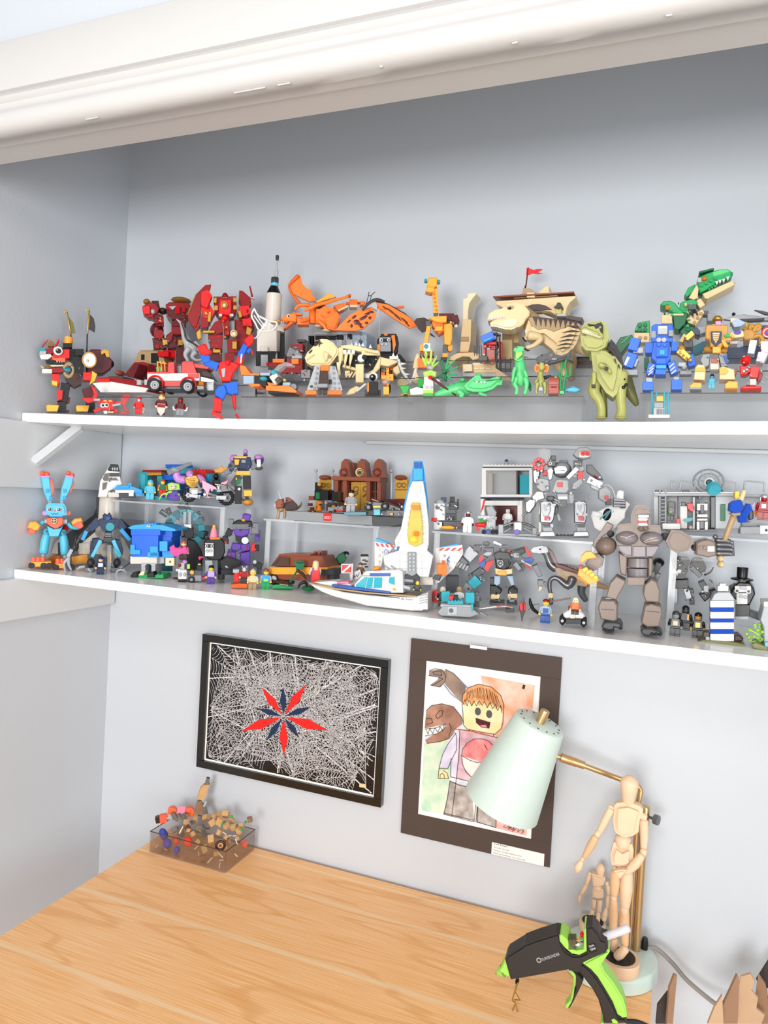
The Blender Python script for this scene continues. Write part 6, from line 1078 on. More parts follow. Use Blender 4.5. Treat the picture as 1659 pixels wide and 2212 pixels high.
bx('hips','cgrey',1020,1000,1115,1055,.035,.002);br('upper_arm','navy',960,800,850,900,100,80,.03,0);br('arm_bar','azure',815,920,765,1030,44,40,.02,.008);br('forearm','cgrey',860,880,730,1010,60,50,.025,-.004);tb('claw','cgrey',[(730,1010,24),(690,1080,20),(640,1180,18)],.0,9,3);tb('spear','cgrey',[(690,970,5),(670,1100,8)],.006,6,1);br('grip','lgrey',640,1140,590,1230,40,40,.02,.01)
for q in ([(600,1250),(545,1310),(560,1400),(580,1420)],[(600,1240),(600,1320),(630,1390)]): tb('talon','lgrey',[(x,y,22-i*5) for i,(x,y) in enumerate(q)],.012,8,4)
br('upper_arm','navy',1190,800,1260,900,90,80,.03,0);br('arm_bar','azure',1220,900,1330,1030,50,44,.02,.006);pz('thigh','navy',[880,1020,960,1010,990,1040,900,1180,850,1200,860,1080],.03,0,.002);br('thigh_bar','sky',980,1030,880,1230,40,36,.02,.014);pz('thigh','navy',[1150,1020,1220,1040,1250,1150,1240,1220,1190,1200],.03,0,.002);br('thigh_bar','sky',1130,1030,1215,1220,44,36,.02,.014);pz('crystal','tcyan',[1130,1120,1180,1150,1230,1220,1200,1245,1150,1190],.012,.02,.001)
for x in (865,1175): el('shin','cgrey',x,1300,48,55,.035,.004);bx('foot','gun',x-70,1365,x+30,1415,.04,.008)
tb('talon','lgrey',[(790,1350,20),(730,1360,18),(695,1390,8)],.01,8,4);tb('talon','lgrey',[(1190,1370,20),(1240,1360,16),(1290,1420,6)],.012,8,4);tb('talon','lgrey',[(1140,1360,20),(1110,1390,14),(1095,1420,6)],.012,8,4)
for x,y in ((860,1420),(840,1400)): cl('hinge','lgrey',x,y-20,14,.01,.03)
gb(((970,800,1200,920),(860,1030,960,1180),(1150,1040,1240,1200)),('navy','cgrey','dblue','gun'),14,.02)
T('acrylic_prop','clear plastic prop standing between the navy robot\'s legs','prop',1090,1392,Z=Z2);bx('bar','tclr',1060,1090,1110,1392,.008,0);bx('bar_edge','amber',1090,1200,1112,1310,.004,-.002)
mf('small navy soldier figure in front of the dark blue robot',975,1440,235,'navy','skin','navy','navy','navy','helmet',Z=Z2,extra=panel('breastplate','silver',-5,5,2,10))
T('toy_pickaxe','tiny grey pickaxe with a brown handle leaning by the blue brick tree','toy tool',1180,1450,Z=Z2);tb('handle','dbrown',[(1215,1390,7),(1335,1300,7)],0,7,1);tb('pick_head','lgrey',[(1165,1455,8),(1180,1405,12),(1230,1385,14),(1290,1415,6)],0,7,3)
C(240,950,4.608)
T('brick_tree','blue brick tree with stepped crown on a grey arched base','toy tree',340,1365,Z=Z2,a=18)
bx('base_plate','green',200,1345,520,1380,.05,0,s=8);bx('arch_leg','lgrey',300,1225,340,1355,.04,-.005);bx('arch_leg','lgrey',400,1225,440,1360,.04,-.005);pz('arch','lgrey',[300,1225,440,1225,440,1260,405,1260,390,1240,360,1235,340,1250,335,1270,300,1270],.04,-.004);bx('sill','owhite',190,1160,455,1235,.07,-.02);pz('sill_side','lgrey',[450,1165,530,1165,530,1230,450,1235],.06,-.03)
bx('crown','blue',205,940,470,1165,.075,-.02);bx('crown_side','blue',465,960,600,1165,.06,-.035);bx('crown_top','blue',195,885,490,950,.08,-.02,s=9);pz('brim','azure',[165,875,220,850,330,840,520,850,640,890,640,910,500,905,480,890,190,890],.085,-.022,.001);bx('crown_mid','blue',480,890,610,970,.06,-.035)
for q in ((190,1045,235,1100),(190,1095,290,1140),(385,1060,465,1165),(480,1010,560,1110),(360,1120,470,1170)): bx('light_patch','azure',*q,.006,.019)
pz('side_leaf','azure',[505,1110,640,1100,620,1175,510,1175],.03,-.01);bx('face_block','azure',325,835,450,880,.03,.0,s=4);el('face','skin',385,858,38,22,.02,.012);el('eye','black',372,855,4,4,.004,.022);el('eye','black',398,855,4,4,.004,.022);bx('cream_tile','cream',540,1175,628,1255,.012,.01);bx('tile_mark','brown',578,1205,592,1225,.003,.017);pz('ramp','cream',[270,1350,300,1310,335,1310,320,1350],.02,.022)
for x in (190,355): pz('boot','black',[x,1355,x+25,1320,x+65,1310,x+75,1355,x+70,1370,x+5,1370],.02,.02,.002)
# --- on the left riser
T('toy_whale','sky blue stepped brick whale with a white belly at the riser\'s left end','toy whale',150,580,Y=-.135)
pz('back','azure',[20,490,60,455,150,455,190,428,205,435,200,460,310,500,315,540,230,520,30,500],.04,0,.001);bx('studs','azure',60,455,180,480,.04,.004,s=7);bx('belly','white',40,500,230,530,.042,0);bx('under','cgrey',70,530,250,580,.035,-.004);bx('fin_block','white',175,525,225,562,.02,.016);pz('tail','azure',[230,520,330,530,335,560,250,565],.03,.0)
mf('light blue figure in a shark hood standing on the left riser',385,592,215,'sky','mfy','sky','sky','sky','hood',Y=-.135)
T('teal_arcade','teal brick doorway building with a red and gold roof strip on the left riser','toy building',390,560,Y=-.075,a=5)
bx('post','teal',272,320,360,560,.05,0);bx('post_glass','tcyan',295,340,340,520,.006,.026);bx('post','teal',455,360,505,560,.05,0);bx('lintel','dred',310,300,500,330,.05,0);bx('gold_strip','goldm',360,325,500,355,.052,0,s=4);bx('dark_door','cgrey',360,355,455,560,.03,-.01);el('knob','orange',345,315,24,10,.03,.01);bx('base','teal',420,570,580,600,.05,.03)
mf('orange and green pirate figure with a red bandana on the left riser',510,560,185,'red','mfy','dgreen','orange','red','cap',Y=-.135)
T('blue_shop','blue and red brick kiosk behind the purple giant on the left riser','toy building',700,560,Y=-.06,a=0)
bx('top','blue',540,245,720,280,.04,0);bx('glass','tcyan',555,280,800,340,.03,0);bx('wall','blue',510,345,760,400,.05,0);bx('wall','dblue',560,400,900,560,.04,-.005);bx('red_roof','red',800,300,940,420,.04,0,s=4);bx('end_wall','teal',940,340,1000,560,.04,0);bx('panel','azure',950,350,975,420,.006,.021)
T('toy_monster','purple and lime spiky brick creature on the left riser','toy monster',600,600,Y=-.135)
pz('body','purple',[560,560,590,510,660,505,700,560,680,605,580,605],.035,0,.003);pz('shell','lime',[560,440,600,425,680,440,690,500,570,505],.03,0,.003);el('skull','cream',620,470,40,36,.03,.006);eyes(((600,465),(635,465)),9,.022)
for q in ([(560,540),(510,545),(480,595)],[(600,520),(560,530),(545,575)],[(670,540),(690,570),(695,605)]): tb('claw','lime',[(x,y,14-5*i) for i,(x,y) in enumerate(q)],.015,8,3)
for x in (525,580,640): el('shoulder','purple',x,555,26,22,.03,.004)
T('purple_giant','lilac skinned giant figure in gold armour riding behind the motorbike','toy figure',790,580,Y=-.115)
el('head','lilac',782,340,38,40,.035,.006);bx('chin','lilac',760,340,810,368,.03,.012);pz('chest','goldm',[725,390,760,355,850,350,880,400,850,480,800,490,750,450],.045,0,.004)
for i in range(5): br('chest_rib','dgold',745+i*12,395+i*16,840-i*4,385+i*17,5,5,.003,.0235)
tb('arm','lilac',[(735,400,40),(670,390,40),(650,330,36),(680,280,26)],.006,11,4);tb('arm','lilac',[(860,380,40),(900,400,38),(930,460,30)],.01,11,4);br('blade','gun',560,330,800,235,60,30,.008,.012);el('legs','cgrey',800,520,60,40,.04,0);el('blade_hub','grey',640,300,50,30,.015,.012);pz('waist','dblue',[740,470,830,480,820,540,750,540],.03,0)
T('motorbike','grey brick motorbike with a pink wing fairing and chunky black tyres','toy motorbike',980,640,Y=-.14,a=24)
for x,y,r_ in ((775,552,66),(1150,575,76)):
    w = rg('tyre','rubber',x,y,r_-16,18,0);cl('rim','lgrey',x,y,24,.014,.002,k=w);cl('hub','cgrey',x,y,11,.004,.011,k=w)
    for i in range(6): t = i*math.pi/3;br('spoke','grey',x,y,x+(r_-26)*math.cos(t),y+(r_-26)*math.sin(t),7,7,.008,.0,k=w)
    for i in range(18): t = i*math.pi/9;br('tread','rubber',x+(r_-2)*math.cos(t),y+(r_-2)*math.sin(t),x+(r_+5)*math.cos(t),y+(r_+5)*math.sin(t),14,12,.02,0,k=w)
br('fork','lgrey',780,552,870,565,34,34,.012,.016);bx('frame','grey',780,480,900,530,.03,0);bx('engine','silver',800,500,860,540,.034,.002);br('swing_arm','lgrey',1050,575,1150,578,40,40,.01,.018);bx('chassis','dgrey',880,560,1080,585,.03,0);br('pipe','black',930,520,1060,560,30,30,.02,.01);pz('fairing','pink',[905,400,960,430,1040,470,1055,500,1020,490,1000,520,985,480,960,560,1000,575,960,580,940,510,910,480],.006,.018,.0008);pz('tail_wing','pink',[1090,430,1170,400,1150,440,1110,455],.006,0,.0005);bx('seat','grey',1050,440,1100,520,.03,0);pz('tail','dgrey',[1080,440,1230,470,1220,510,1090,520],.03,0,.002);bx('tail_block','dgrey',1160,460,1235,500,.035,0);br('handlebar','cgrey',870,430,910,510,30,26,.04,0)
gb(((800,470,1080,590),(1050,440,1220,510)),('gun','grey','cgrey','silver'),14,.018)
T('toy_rider','small black caped rider figure behind the pink fairing','toy figure',1050,480,Y=-.11)
el('head','black',1047,365,30,34,.022,0);pz('body','black',[1015,400,1080,395,1100,480,1010,480],.025,0,.003);pz('cape','cgrey',[1000,380,1040,385,1020,470,990,440],.006,-.01,.0005)
T('purple_gold_robot','tall navy, gold and purple brick robot at the right end of the left riser','toy robot',1350,650,Y=-.14)
el('head','lilac',1337,118,24,26,.022,.0);bx('neck','cgrey',1315,140,1360,160,.02,0);pz('chest','navy',[1215,180,1250,160,1390,175,1400,250,1370,300,1260,290,1220,230],.045,0,.003);bx('collar','goldm',1225,162,1350,185,.046,.001);pz('crest','goldm',[1225,195,1278,195,1270,250,1250,262,1232,250],.004,.024);bx('vent','grey',1298,198,1340,230,.004,.024);bx('belt','goldm',1242,308,1385,352,.045,0);bx('belly','navy',1260,285,1370,312,.035,0)
el('shoulder','lilac',1225,190,46,44,.04,-.005);br('arm','dgrey',1225,230,1180,300,70,60,.03,.004);br('forearm','gun',1190,300,1130,335,55,50,.03,.008);pz('hand','gold',[1022,290,1060,290,1100,255,1120,280,1165,270,1150,310,1090,330,1035,325],.02,.012,.002);el('shoulder','purple',1475,200,48,54,.04,0);el('shoulder','lilac',1468,175,46,30,.042,.002);br('arm','gun',1390,210,1430,290,70,60,.03,0);bx('arm_plate','white',1450,195,1490,270,.006,.022);el('fist','gun',1470,280,44,26,.03,0)
br('thigh','cgrey',1280,355,1210,450,70,60,.035,0);pz('knee','dgreen',[1235,395,1290,380,1290,430,1250,455],.02,.012);br('thigh','black',1350,360,1355,490,80,76,.035,.0);bx('shin','goldm',1320,500,1405,565,.04,.006);bx('leg','gun',1325,450,1390,500,.03,0);el('foot','gold',1360,620,56,38,.045,.008);bx('black_block','black',1230,460,1300,640,.03,-.006);cl('gauge','white',1275,490,14,.003,.01);bx('leg','gun',1320,565,1370,600,.03,0)
# --- under the left riser
gb(((1230,180,1390,300),(1240,360,1390,600),(1130,240,1240,330)),('gun','cgrey','goldm','navy'),16,.024)
T('teal_serpent','teal and black coiled brick serpent arching under the left riser','toy serpent',740,1290,Y=-.10)
N = 13
for i in range(N):
    t0 = math.radians(215-i*22);x0,y0 = 730+165*math.cos(t0),890-165*math.sin(t0);t1 = math.radians(215-(i+1)*22);x1,y1 = 730+165*math.cos(t1),890-165*math.sin(t1)
    br('segment','teal' if i % 2 else 'cyan' if i % 3 == 0 else 'dteal',x0,y0,x1,y1,80,80,.035,0)
for q in ((490,705,560,760),(560,680,590,750),(670,650,730,700),(740,640,780,700),(840,760,890,720),(880,800,930,780),(900,920,965,935),(890,970,935,965)): br('fin','black',*q,50,40,.03,.002)
for i in range(4): br('fin_slat','lgrey',500+i*14,715+i*10,530+i*14,720+i*10,6,6,.003,.02)
for x in (735,785): br('blade','lgrey',x,715,x-5,850,30,24,.012,.022)
bx('machine','silver',725,840,800,890,.02,.022);pz('mech','black',[715,890,760,870,820,890,825,950,790,985,730,970],.03,.02,.002);tb('claw','black',[(700,970,5),(760,950,8),(820,975,5)],.03,6,3);pz('cloak','black',[760,990,830,1000,900,1100,920,1180,860,1300,760,1300,740,1150],.04,.005,.003);bx('tail','dteal',470,1230,610,1310,.03,.0)
gb(((560,700,900,800),(730,840,880,990)),('teal','cgrey','gun','dteal'),16,.022)
mf('pink caped figure with long red hair under the left riser',715,1195,215,'sandred','skin','dred','pink','dbrown','long',Y=-.2,extra=cape('tpink',20,12,4.5,8))
T('pink_swirl','translucent pink splash piece in front of the red-haired figure','toy piece',680,1160,Y=-.215);pz('splash','tpink',[580,1070,600,1060,625,1045,640,1075,700,1080,740,1060,770,1120,745,1140,700,1135,660,1165,620,1160,590,1120],.012,0,.002)
T('badger_head','black and white square-headed brick badger with a pink cone hat','toy animal',990,1330,Y=-.17)
pz('head','black',[925,1010,950,985,1090,980,1130,1020,1135,1120,1100,1200,1000,1200,930,1160],.06,-.005,.004);bx('face','white',935,1030,1020,1160,.012,.028);bx('mask','black',935,1040,1020,1075,.004,.036);eyes(((950,1058),(1005,1058)),15,.038);cl('nose_stud','lgrey',955,1105,15,.005,.036);cl('nose_stud','lgrey',990,1105,15,.005,.036);lt('cone_hat','pink',1022,[(885,24),(980,42)]);lt('hat_tip','amber',1025,[(848,14),(885,18)]);bx('hat_brim','orange',985,975,1085,995,.05,0);pz('body','lgrey',[935,1200,1010,1200,1020,1330,930,1330],.04,0,.003);pz('paw','black',[1100,990,1140,950,1175,1000,1170,1040,1120,1030],.03,.0);bx('paw_red','red',1120,1010,1150,1035,.006,.017);cl('ear','lgrey',1105,1068,18,.03,.0);bx('flank','black',1060,1170,1130,1390,.05,-.02)
T('violet_robot','purple and black brick robot with a horned helmet and red claw','toy robot',1270,1250,Y=-.13)
pz('helmet','purple',[1305,790,1310,745,1330,735,1370,740,1395,750,1380,810,1330,815],.035,.004,.004);el('face','amber',1318,800,20,14,.012,.02);pz('collar','black',[1210,830,1260,800,1400,810,1410,860,1330,880,1220,870],.045,0,.003);bx('collar_glass','tclr',1215,840,1370,890,.05,.001);pz('chest','purple',[1210,880,1380,890,1370,940,1300,970,1230,950],.045,.0,.003);bx('shoulder','gun',1170,790,1220,880,.035,0);bx('shoulder','gun',1395,830,1470,935,.035,0);pz('waist','black',[1235,950,1360,950,1350,1030,1290,1040,1240,1000],.035,0);cl('gear','silver',1333,1000,36,.02,.016);br('arm','black',1190,890,1160,950,60,60,.03,.0);br('arm','purple',1460,900,1455,1010,50,50,.03,0);bx('fore_arm','black',1110,960,1165,1020,.03,.004);pz('claw','red',[1385,1100,1405,1040,1435,1020,1430,1070,1450,1100,1410,1110],.02,.008,.001);bx('hand','black',1420,1050,1475,1110,.025,0)
pz('thigh','purple',[1205,1030,1300,1035,1290,1090,1230,1120,1190,1090],.035,.0,.003);pz('thigh','purple',[1285,1040,1380,1030,1380,1100,1300,1120],.035,.0,.003);pz('shin','purple',[1155,1120,1240,1110,1245,1190,1200,1210,1150,1200],.04,.006,.003);pz('shin','purple',[1280,1130,1385,1110,1385,1250,1290,1250],.04,.006,.003);br('shin_line','red',1195,1120,1185,1180,6,6,.003,.0275);br('shin_line','red',1355,1050,1345,1090,6,6,.003,.02)
gb(((1190,840,1460,960),(1160,1040,1390,1240)),('purple','gun','dpurple','cgrey'),16,.026)
T('black_vehicle','sleek black brick vehicle lying under the left riser\'s right leg','toy vehicle',1190,1340,Y=-.17)
pz('body','black',[1085,1210,1150,1165,1280,1210,1290,1260,1180,1300,1110,1290],.04,0,.005);el('eye','lgrey',1150,1265,24,12,.006,.018,30);bx('base','black',1090,1290,1240,1345,.04,0);bx('base_end','black',1065,1340,1115,1395,.03,.004)
T('white_car','tiny white and grey brick kart in front of the black motorbike','toy car',710,1410,Z=Z2)
bx('body','white',668,1295,755,1395,.03,0,b=.002);bx('wheels','black',665,1390,750,1412,.034,0);bx('screen','owhite',645,1285,690,1310,.02,.0);el('driver','lilac',735,1215,26,22,.02,0);bx('seat','lgrey',680,1225,730,1290,.02,-.005);bx('lime_block','lime',755,1240,785,1285,.015,0);el('headlight','lgrey',690,1340,16,22,.006,.015);el('headlight','lgrey',730,1340,16,22,.006,.015);el('red_rope','maroon',640,1380,30,12,.012,.0);el('monitor','dred',683,1248,14,20,.006,.006)
T('black_bike','little black motorbike with a yellow headlamp and pink tail','toy motorbike',820,1412,Z=Z2,a=35)
cl('wheel','rubber',800,1392,30,.016,.012);cl('hub','grey',800,1392,16,.004,.022);bx('body','dgrey',790,1300,900,1390,.025,0);cl('headlamp','amber',805,1318,20,.012,.014);bx('engine','grey',830,1350,900,1410,.03,0);pz('tail','hotpink',[870,1390,940,1355,945,1380,890,1400],.02,.0,.001);bx('rider_body','black',850,1250,910,1310,.025,0);el('rider_head','black',882,1225,32,30,.025,.0);el('rider_face','skin',880,1238,20,10,.02,.006);tb('plume','hotpink',[(885,1190,10),(880,1170,12),(915,1172,8)],0,7,3)
mf('black-haired figure in a lilac top at the shelf edge',990,1435,208,'black','mfy','lav','purple','purple','hair',Z=Z2)
mf('armoured knight figure with a silver helmet on an orange seat',1320,1430,190,'silver','skin','dred','red','dbrown','ears',Y=-.235)
T('orange_seat','orange brick seat with a red grey-tipped lever','toy seat',1280,1478,Z=Z2);pz('seat','dorange',[1195,1478,1195,1440,1290,1430,1320,1340,1365,1335,1355,1478],.03,0,.002);bx('red_back','red',1225,1320,1275,1415,.02,-.012);bx('grey_tip','lgrey',1212,1292,1275,1325,.022,-.012)
mf('fair-haired figure in tan trousers and white top at the shelf edge',1405,1490,222,'tan','mfy','tan','white','dtan','bun',Z=Z2)
mf('brown-haired figure in blue and green with red shoes at the shelf edge',1535,1487,230,'rbrown','mfy','azure','lgrey','green','long',Z=Z2,extra=panel('sash','lime',-4,4,0,5))
T('toy_camera','small black toy camera on a stand behind the front figures','toy camera',1450,1330,Y=-.2);br('body','black',1420,1225,1500,1260,50,60,.03,0);cl('lens','lgrey',1430,1215,18,.01,.014);bx('stand','cgrey',1450,1260,1500,1340,.02,-.004)
C(550,960,4.1475)
T('triceratops','brown frilled horned dinosaur on the left end of the plinth riser','toy dinosaur',235,665,Y=-.15)
pz('frill','rbrown',[245,490,300,470,345,500,335,555,290,580,255,560],.012,-.002,.003)
for i in range(6): br('frill_ray','maroon',262,540,285+i*12,480+i*18,6,5,.003,.006)
pz('head','rbrown',[185,520,215,490,250,490,265,545,240,570,195,575],.03,.006,.004);pz('beak','lgrey',[168,550,190,515,200,545,185,570],.022,.006,.002);tb('horn','lgrey',[(235,495,13),(225,450,9),(210,415,3)],.016,8,3);tb('horn','lgrey',[(268,520,12),(272,480,8),(270,445,3)],.006,8,3);el('eye','black',243,538,5,5,.004,.022);pz('body','dbrown',[260,540,340,495,385,540,385,590,300,600,260,600],.04,-.012,.006);tb('tail','dolive',[(380,570,16),(410,550,10),(420,518,4)],-.014,8,3);tb('leg','dtan',[(215,570,18),(215,620,14),(205,660,16)],.004,9,3);tb('leg','dtan',[(268,580,18),(270,620,14),(268,655,15)],.004,9,3);el('chest','dtan',235,580,36,26,.03,.0)
T('display_plinth','long grey display plinth with a red brand plate on the front','plinth',640,705,Y=-.14,a=0)
pz('deck','grey',[280,595,1050,640,1055,725,350,680,290,665],.07,0,.001);pz('deck_end','dgrey',[1050,640,1340,655,1310,720,1230,735,1055,725],.06,.0,.002);bp = pz('brand_plate','red',[618,613,686,616,683,686,615,682],.002,.0365,.0004);text('brand_lettering','white','LEGO',622,666,680,669,.0381,26,bp,.12)
for x in (370,1000,1240): bx('foot','cgrey',x-20,675+(x-370)*.055,x+20,690+(x-370)*.055,.06,-.005)
T('toy_library','red-brown brick hall facade with three pointed gables and golden doors','toy building',950,600,Y=-.075,a=0)
for x,m_ in ((808,'rbrown'),(955,'rbrown'),(1105,'rbrown')):
    pz('gable',m_,[x-55,300,x-40,250,x-32,160,x,128,x+32,160,x+42,250,x+58,300],.03,0,.001);cl('roundel','rbrown' if x != 955 else 'tan',x-12,250,38,.008,.018);rg('roundel_ring','maroon' if x != 955 else 'dgold',x-12,250,26,5,.0225)
cl('roundel_mark','cgrey',942,252,16,.004,.023);br('beam','rbrown',735,305,1160,320,36,36,.05,.004)
for x in (755,830,1040,1135): br('column','rbrown',x,320,x,505,38,38,.03,.006);
for x in (795,1090): bx('window','tsmk',x-28,335,x+28,500,.01,0);br('window_bar','rbrown',x,335,x,500,8,8,.012,.006);br('window_bar','rbrown',x-28,425,x+28,425,8,8,.012,.006)
for x in (905,990): bx('door','goldm',x-42,335,x+42,590,.012,0);rg('door_ring','dgold',x,400,22,5,.008);br('door_leaf','dgold',x-20,470,x+20,430,8,8,.006,.008)
bx('back_wall','maroon',740,320,1165,590,.01,-.02);br('chimney','rbrown',895,165,890,300,26,26,.02,-.015)
for x0 in (635,1313):
    bx('gate','goldm',x0-55,315,x0+55,445 if x0 < 900 else 490,.012,0);rg('gate_scroll','dgold',x0-22,365,18,5,.008);rg('gate_scroll','dgold',x0+22,365,18,5,.008);br('gate_bar','dgold',x0-50,405,x0+50,405,8,8,.006,.008);el('gate_dome','rbrown',x0,298,56,26,.04,0)
    for dx in (-85,65):
        if x0 < 900 or dx < 0: tb('post','lgrey',[(x0+dx,260,12),(x0+dx,520,12)],.004,10,1);el('post_ball','lgrey',x0+dx,236,15,16,.012,.004)
bx('step','maroon',1180,490,1340,560,.04,.0);bx('step','lgrey',485,500,560,590,.04,0);bx('step_red','rbrown',483,462,530,500,.03,0)
T('toy_furnace','black and gold brick machine left of the library doors','toy machine',590,600,Y=-.11,a=0)
bx('cabinet','black',535,410,655,500,.03,0);bx('cabinet','black',690,425,745,510,.03,0);bx('panel','dgreen',545,430,580,490,.004,.016);el('gear','gold',580,358,18,18,.012,.01);bx('arm','black',540,340,570,410,.02,.0);tb('goblet','torg',[(580,520,34),(575,560,20),(575,590,36)],.02,12,3);bx('debris','cgrey',640,520,760,590,.03,.004);el('gold_heap','goldm',520,592,50,12,.03,.02);bx('tap','grey',655,560,790,600,.02,.02,s=4);bx('red_tile','red',730,590,790,606,.02,.028)
gb(((480,520,800,605),),('cgrey','grey','goldm','maroon'),16,.03)
mf('black and grey caped figure standing on the plinth before the golden doors',858,610,225,'black','skin','grey','grey','lgrey','helmet',Y=-.15,extra=many(cape('black',17),panel('belt','gold',-7,7,0,1.6)))
T('black_buggy','low black brick buggy with a yellow stripe on the plinth','toy car',1100,620,Y=-.15,a=14)
pz('body','cgrey',[980,530,1050,510,1180,520,1290,560,1330,600,1200,600,1000,580],.04,0,.003)
for x,y in ((1020,563),(1168,553)): w = cl('wheel','rubber',x,y,34,.014,.024);cl('hub','dgrey',x,y,16,.003,.032,k=w)
bx('yellow_stripe','yellow',1060,550,1130,568,.01,.022);bx('crystal','tcyan',1065,580,1125,635,.02,.03);bx('base','dteal',800,605,1000,635,.03,.028);bx('rear_part','cgrey',1180,590,1340,640,.04,.01,s=6);bx('gem','amber',1215,615,1240,635,.012,.032);br('cannon','rbrown',1050,490,1120,515,16,14,.012,0)
# --- below the plinth
gb(((980,520,1320,630),),('cgrey','dgrey','gun','black'),14,.028)
T('brown_wagon','brown and orange brick estate car with smoky windows under the plinth riser','toy car',370,1235,Y=-.16,a=0)
pz('cabin','rbrown',[140,1090,220,985,600,1000,650,1100],.06,-.01,.002);pz('windscreen','tsmk',[150,1088,222,998,235,1005,180,1090],.062,-.009,.0005);pz('side_glass','tsmk',[185,1085,240,1010,310,1015,310,1085],.006,.022,0);bx('roof','rbrown',215,982,500,1000,.064,-.01);bx('stripe','amber',130,1100,650,1165,.062,-.008);pz('sill','rbrown',[135,1155,650,1160,650,1225,240,1215,140,1180],.06,-.01,.002);w = cl('tyre','rubber',172,1205,45,.02,.02);cl('hub','lgrey',172,1205,28,.004,.031,k=w);bx('grille','cgrey',590,1120,710,1170,.05,.0);bx('bumper','cgrey',640,1115,710,1215,.03,.0);br('running_board','dbrown',130,1210,330,1240,30,26,.03,.02)
bx('tail_lights','sandred',528,955,600,1060,.03,-.03);
for x in (548,585): pz('light','dbrown',[x-14,1040,x,965,x+14,1040],.006,-.012,.0005)
T('green_pterosaur','dark green brick flying creature with a black hooked head','toy creature',720,1110,Y=-.1)
pz('wing','dgreen',[715,1040,760,985,800,970,825,1020,800,1060,740,1080],.025,0,.003);tb('neck','black',[(660,1090,20),(720,1060,22),(770,1000,18),(810,975,16)],.004,9,4);tb('beak','black',[(800,972,14),(835,970,10),(840,990,5)],.004,8,3);tb('claw','black',[(700,1095,12),(740,1080,10),(780,1075,5)],.01,7,3);el('body','cgrey',640,1080,40,34,.03,0);tb('perch','black',[(630,1100,14),(615,1180,16),(610,1240,18)],-.005,8,2)
for x,y in ((500,1005),(620,1015),(545,1030),(640,1050)): el('gear','cgrey',x,y,22,22,.02,-.01)
T('leafy_bush','dark green leaf pieces on thorny brown stems beside the red-caped figure','toy plant',430,1290,Y=-.2)
for q in ([350,1050,440,1045,450,1075,430,1125,370,1125,365,1080],[360,1045,430,1040,440,1065,380,1075]): pz('leaf','dgreen',q,.006,0,.001)
tb('stem','dgreen',[(390,1120,8),(350,1180,8),(320,1230,10)],0,7,3);tb('thorn','dbrown',[(380,1130,14),(430,1160,14),(460,1200,10)],.006,8,3);tb('claw','black',[(390,1290,4),(410,1250,12),(450,1235,16),(470,1260,12)],.01,8,3);el('moss','dgreen',480,1290,60,26,.04,.0);el('shrub','dgreen',700,1190,50,22,.03,-.02)
T('green_tile','small green base tile with a tan brick on it at the shelf edge','toy base',250,1290,Z=Z2);pz('tile','green',[155,1265,200,1255,345,1275,340,1295,160,1292],.05,0,.001);bx('tan_brick','tan',222,1235,302,1282,.02,.01);bx('log','dbrown',180,1235,230,1265,.02,-.005);el('sprig','green',275,1225,30,10,.015,.0)
mf('blond figure in a red cape holding a camera, beside the white boat',540,1235,215,'tan','skin','blue','skin','blue','long',Y=-.235,a=215,extra=cape('red',16))
T('dive_flag','small red and white square flag on a white post at the boat\'s bow','toy flag',872,1245,Y=-.235,a=20);tb('post','white',[(875,1070,9),(872,1245,9)],0,8,1);bx('flag','red',782,1078,862,1148,.003,0);br('flag_stripe','white',782,1150,862,1080,18,18,.001,.0022);
for q in ((778,1075,866,1075),(778,1150,866,1150),(780,1073,780,1152)): br('flag_border','white',*q,8,8,.004,0)
mf('brown-haired figure holding a white paper sign behind the boat',945,1190,145,'brown','skin','brown','brown','brown','hair',Y=-.21)
T('paper_sign','white scribbled paper sign in front of the brown-haired figure','sign',900,1230,Y=-.222);pz('sheet','white',[850,1160,945,1120,960,1180,860,1240],.002,0,0);ink('scribble','cgrey',[[868,1205,876,1178,884,1200,892,1172,900,1192,915,1165,922,1185,938,1150]],5,.0013)
T('poster_board','small white printed board standing behind the boat','toy sign',980,1110,Y=-.12);bx('board','white',950,990,1020,1130,.006,0);bx('top','black',950,985,1020,1005,.008,0)
for x,y,w_ in ((965,1030,30),(990,1040,24),(970,1065,34),(985,1090,30)): bx('print_block','dgrey',x,y,x+w_,y+14,.001,.0034)
T('space_ship','tall white spacecraft with blue fins and yellow canopy standing on end','toy spacecraft',1400,1250,Y=-.225)
pz('blue_tip','azure',[1425,148,1505,148,1510,320,1420,330],.03,0,.002);bx('tip_grille','dblue',1430,160,1462,215,.003,.0155);bx('tip_grille','dblue',1468,160,1498,215,.003,.0155);pz('blue_fin','azure',[1420,200,1415,330,1370,480,1340,620,1335,560,1375,380],.03,-.004,.001);pz('blue_fin','azure',[1505,150,1530,300,1558,560,1555,650,1530,500,1505,330],.03,-.012,.001);pz('hull','white',[1415,330,1510,330,1535,480,1560,720,1560,900,1545,950,1270,980,1255,860,1310,760,1350,560,1385,400],.05,0,.003);bx('nose_tile','owhite',1412,355,1490,440,.004,.026);pz('canopy','tyel',[1410,520,1480,520,1505,700,1505,890,1440,920,1380,890,1365,800,1380,680],.03,.02,.003);bx('canopy_brick','orange',1412,548,1480,585,.02,.03);el('pilot','mfy',1425,850,40,36,.02,.03);el('pilot_arm','orange',1450,800,36,30,.02,.028)
for i in range(8): cl('stud','owhite',1390-i*18 if i > 3 else 1395-i*8,545+i*55,12,.005,.026);cl('stud','owhite',1490+i*7,540+i*52,12,.005,.026)
pz('lower_hull','white',[1190,985,1300,950,1545,950,1600,1000,1560,1190,1180,1190,1150,1000],.05,0,.003);bx('spine','grey',1370,965,1445,1190,.012,.028);
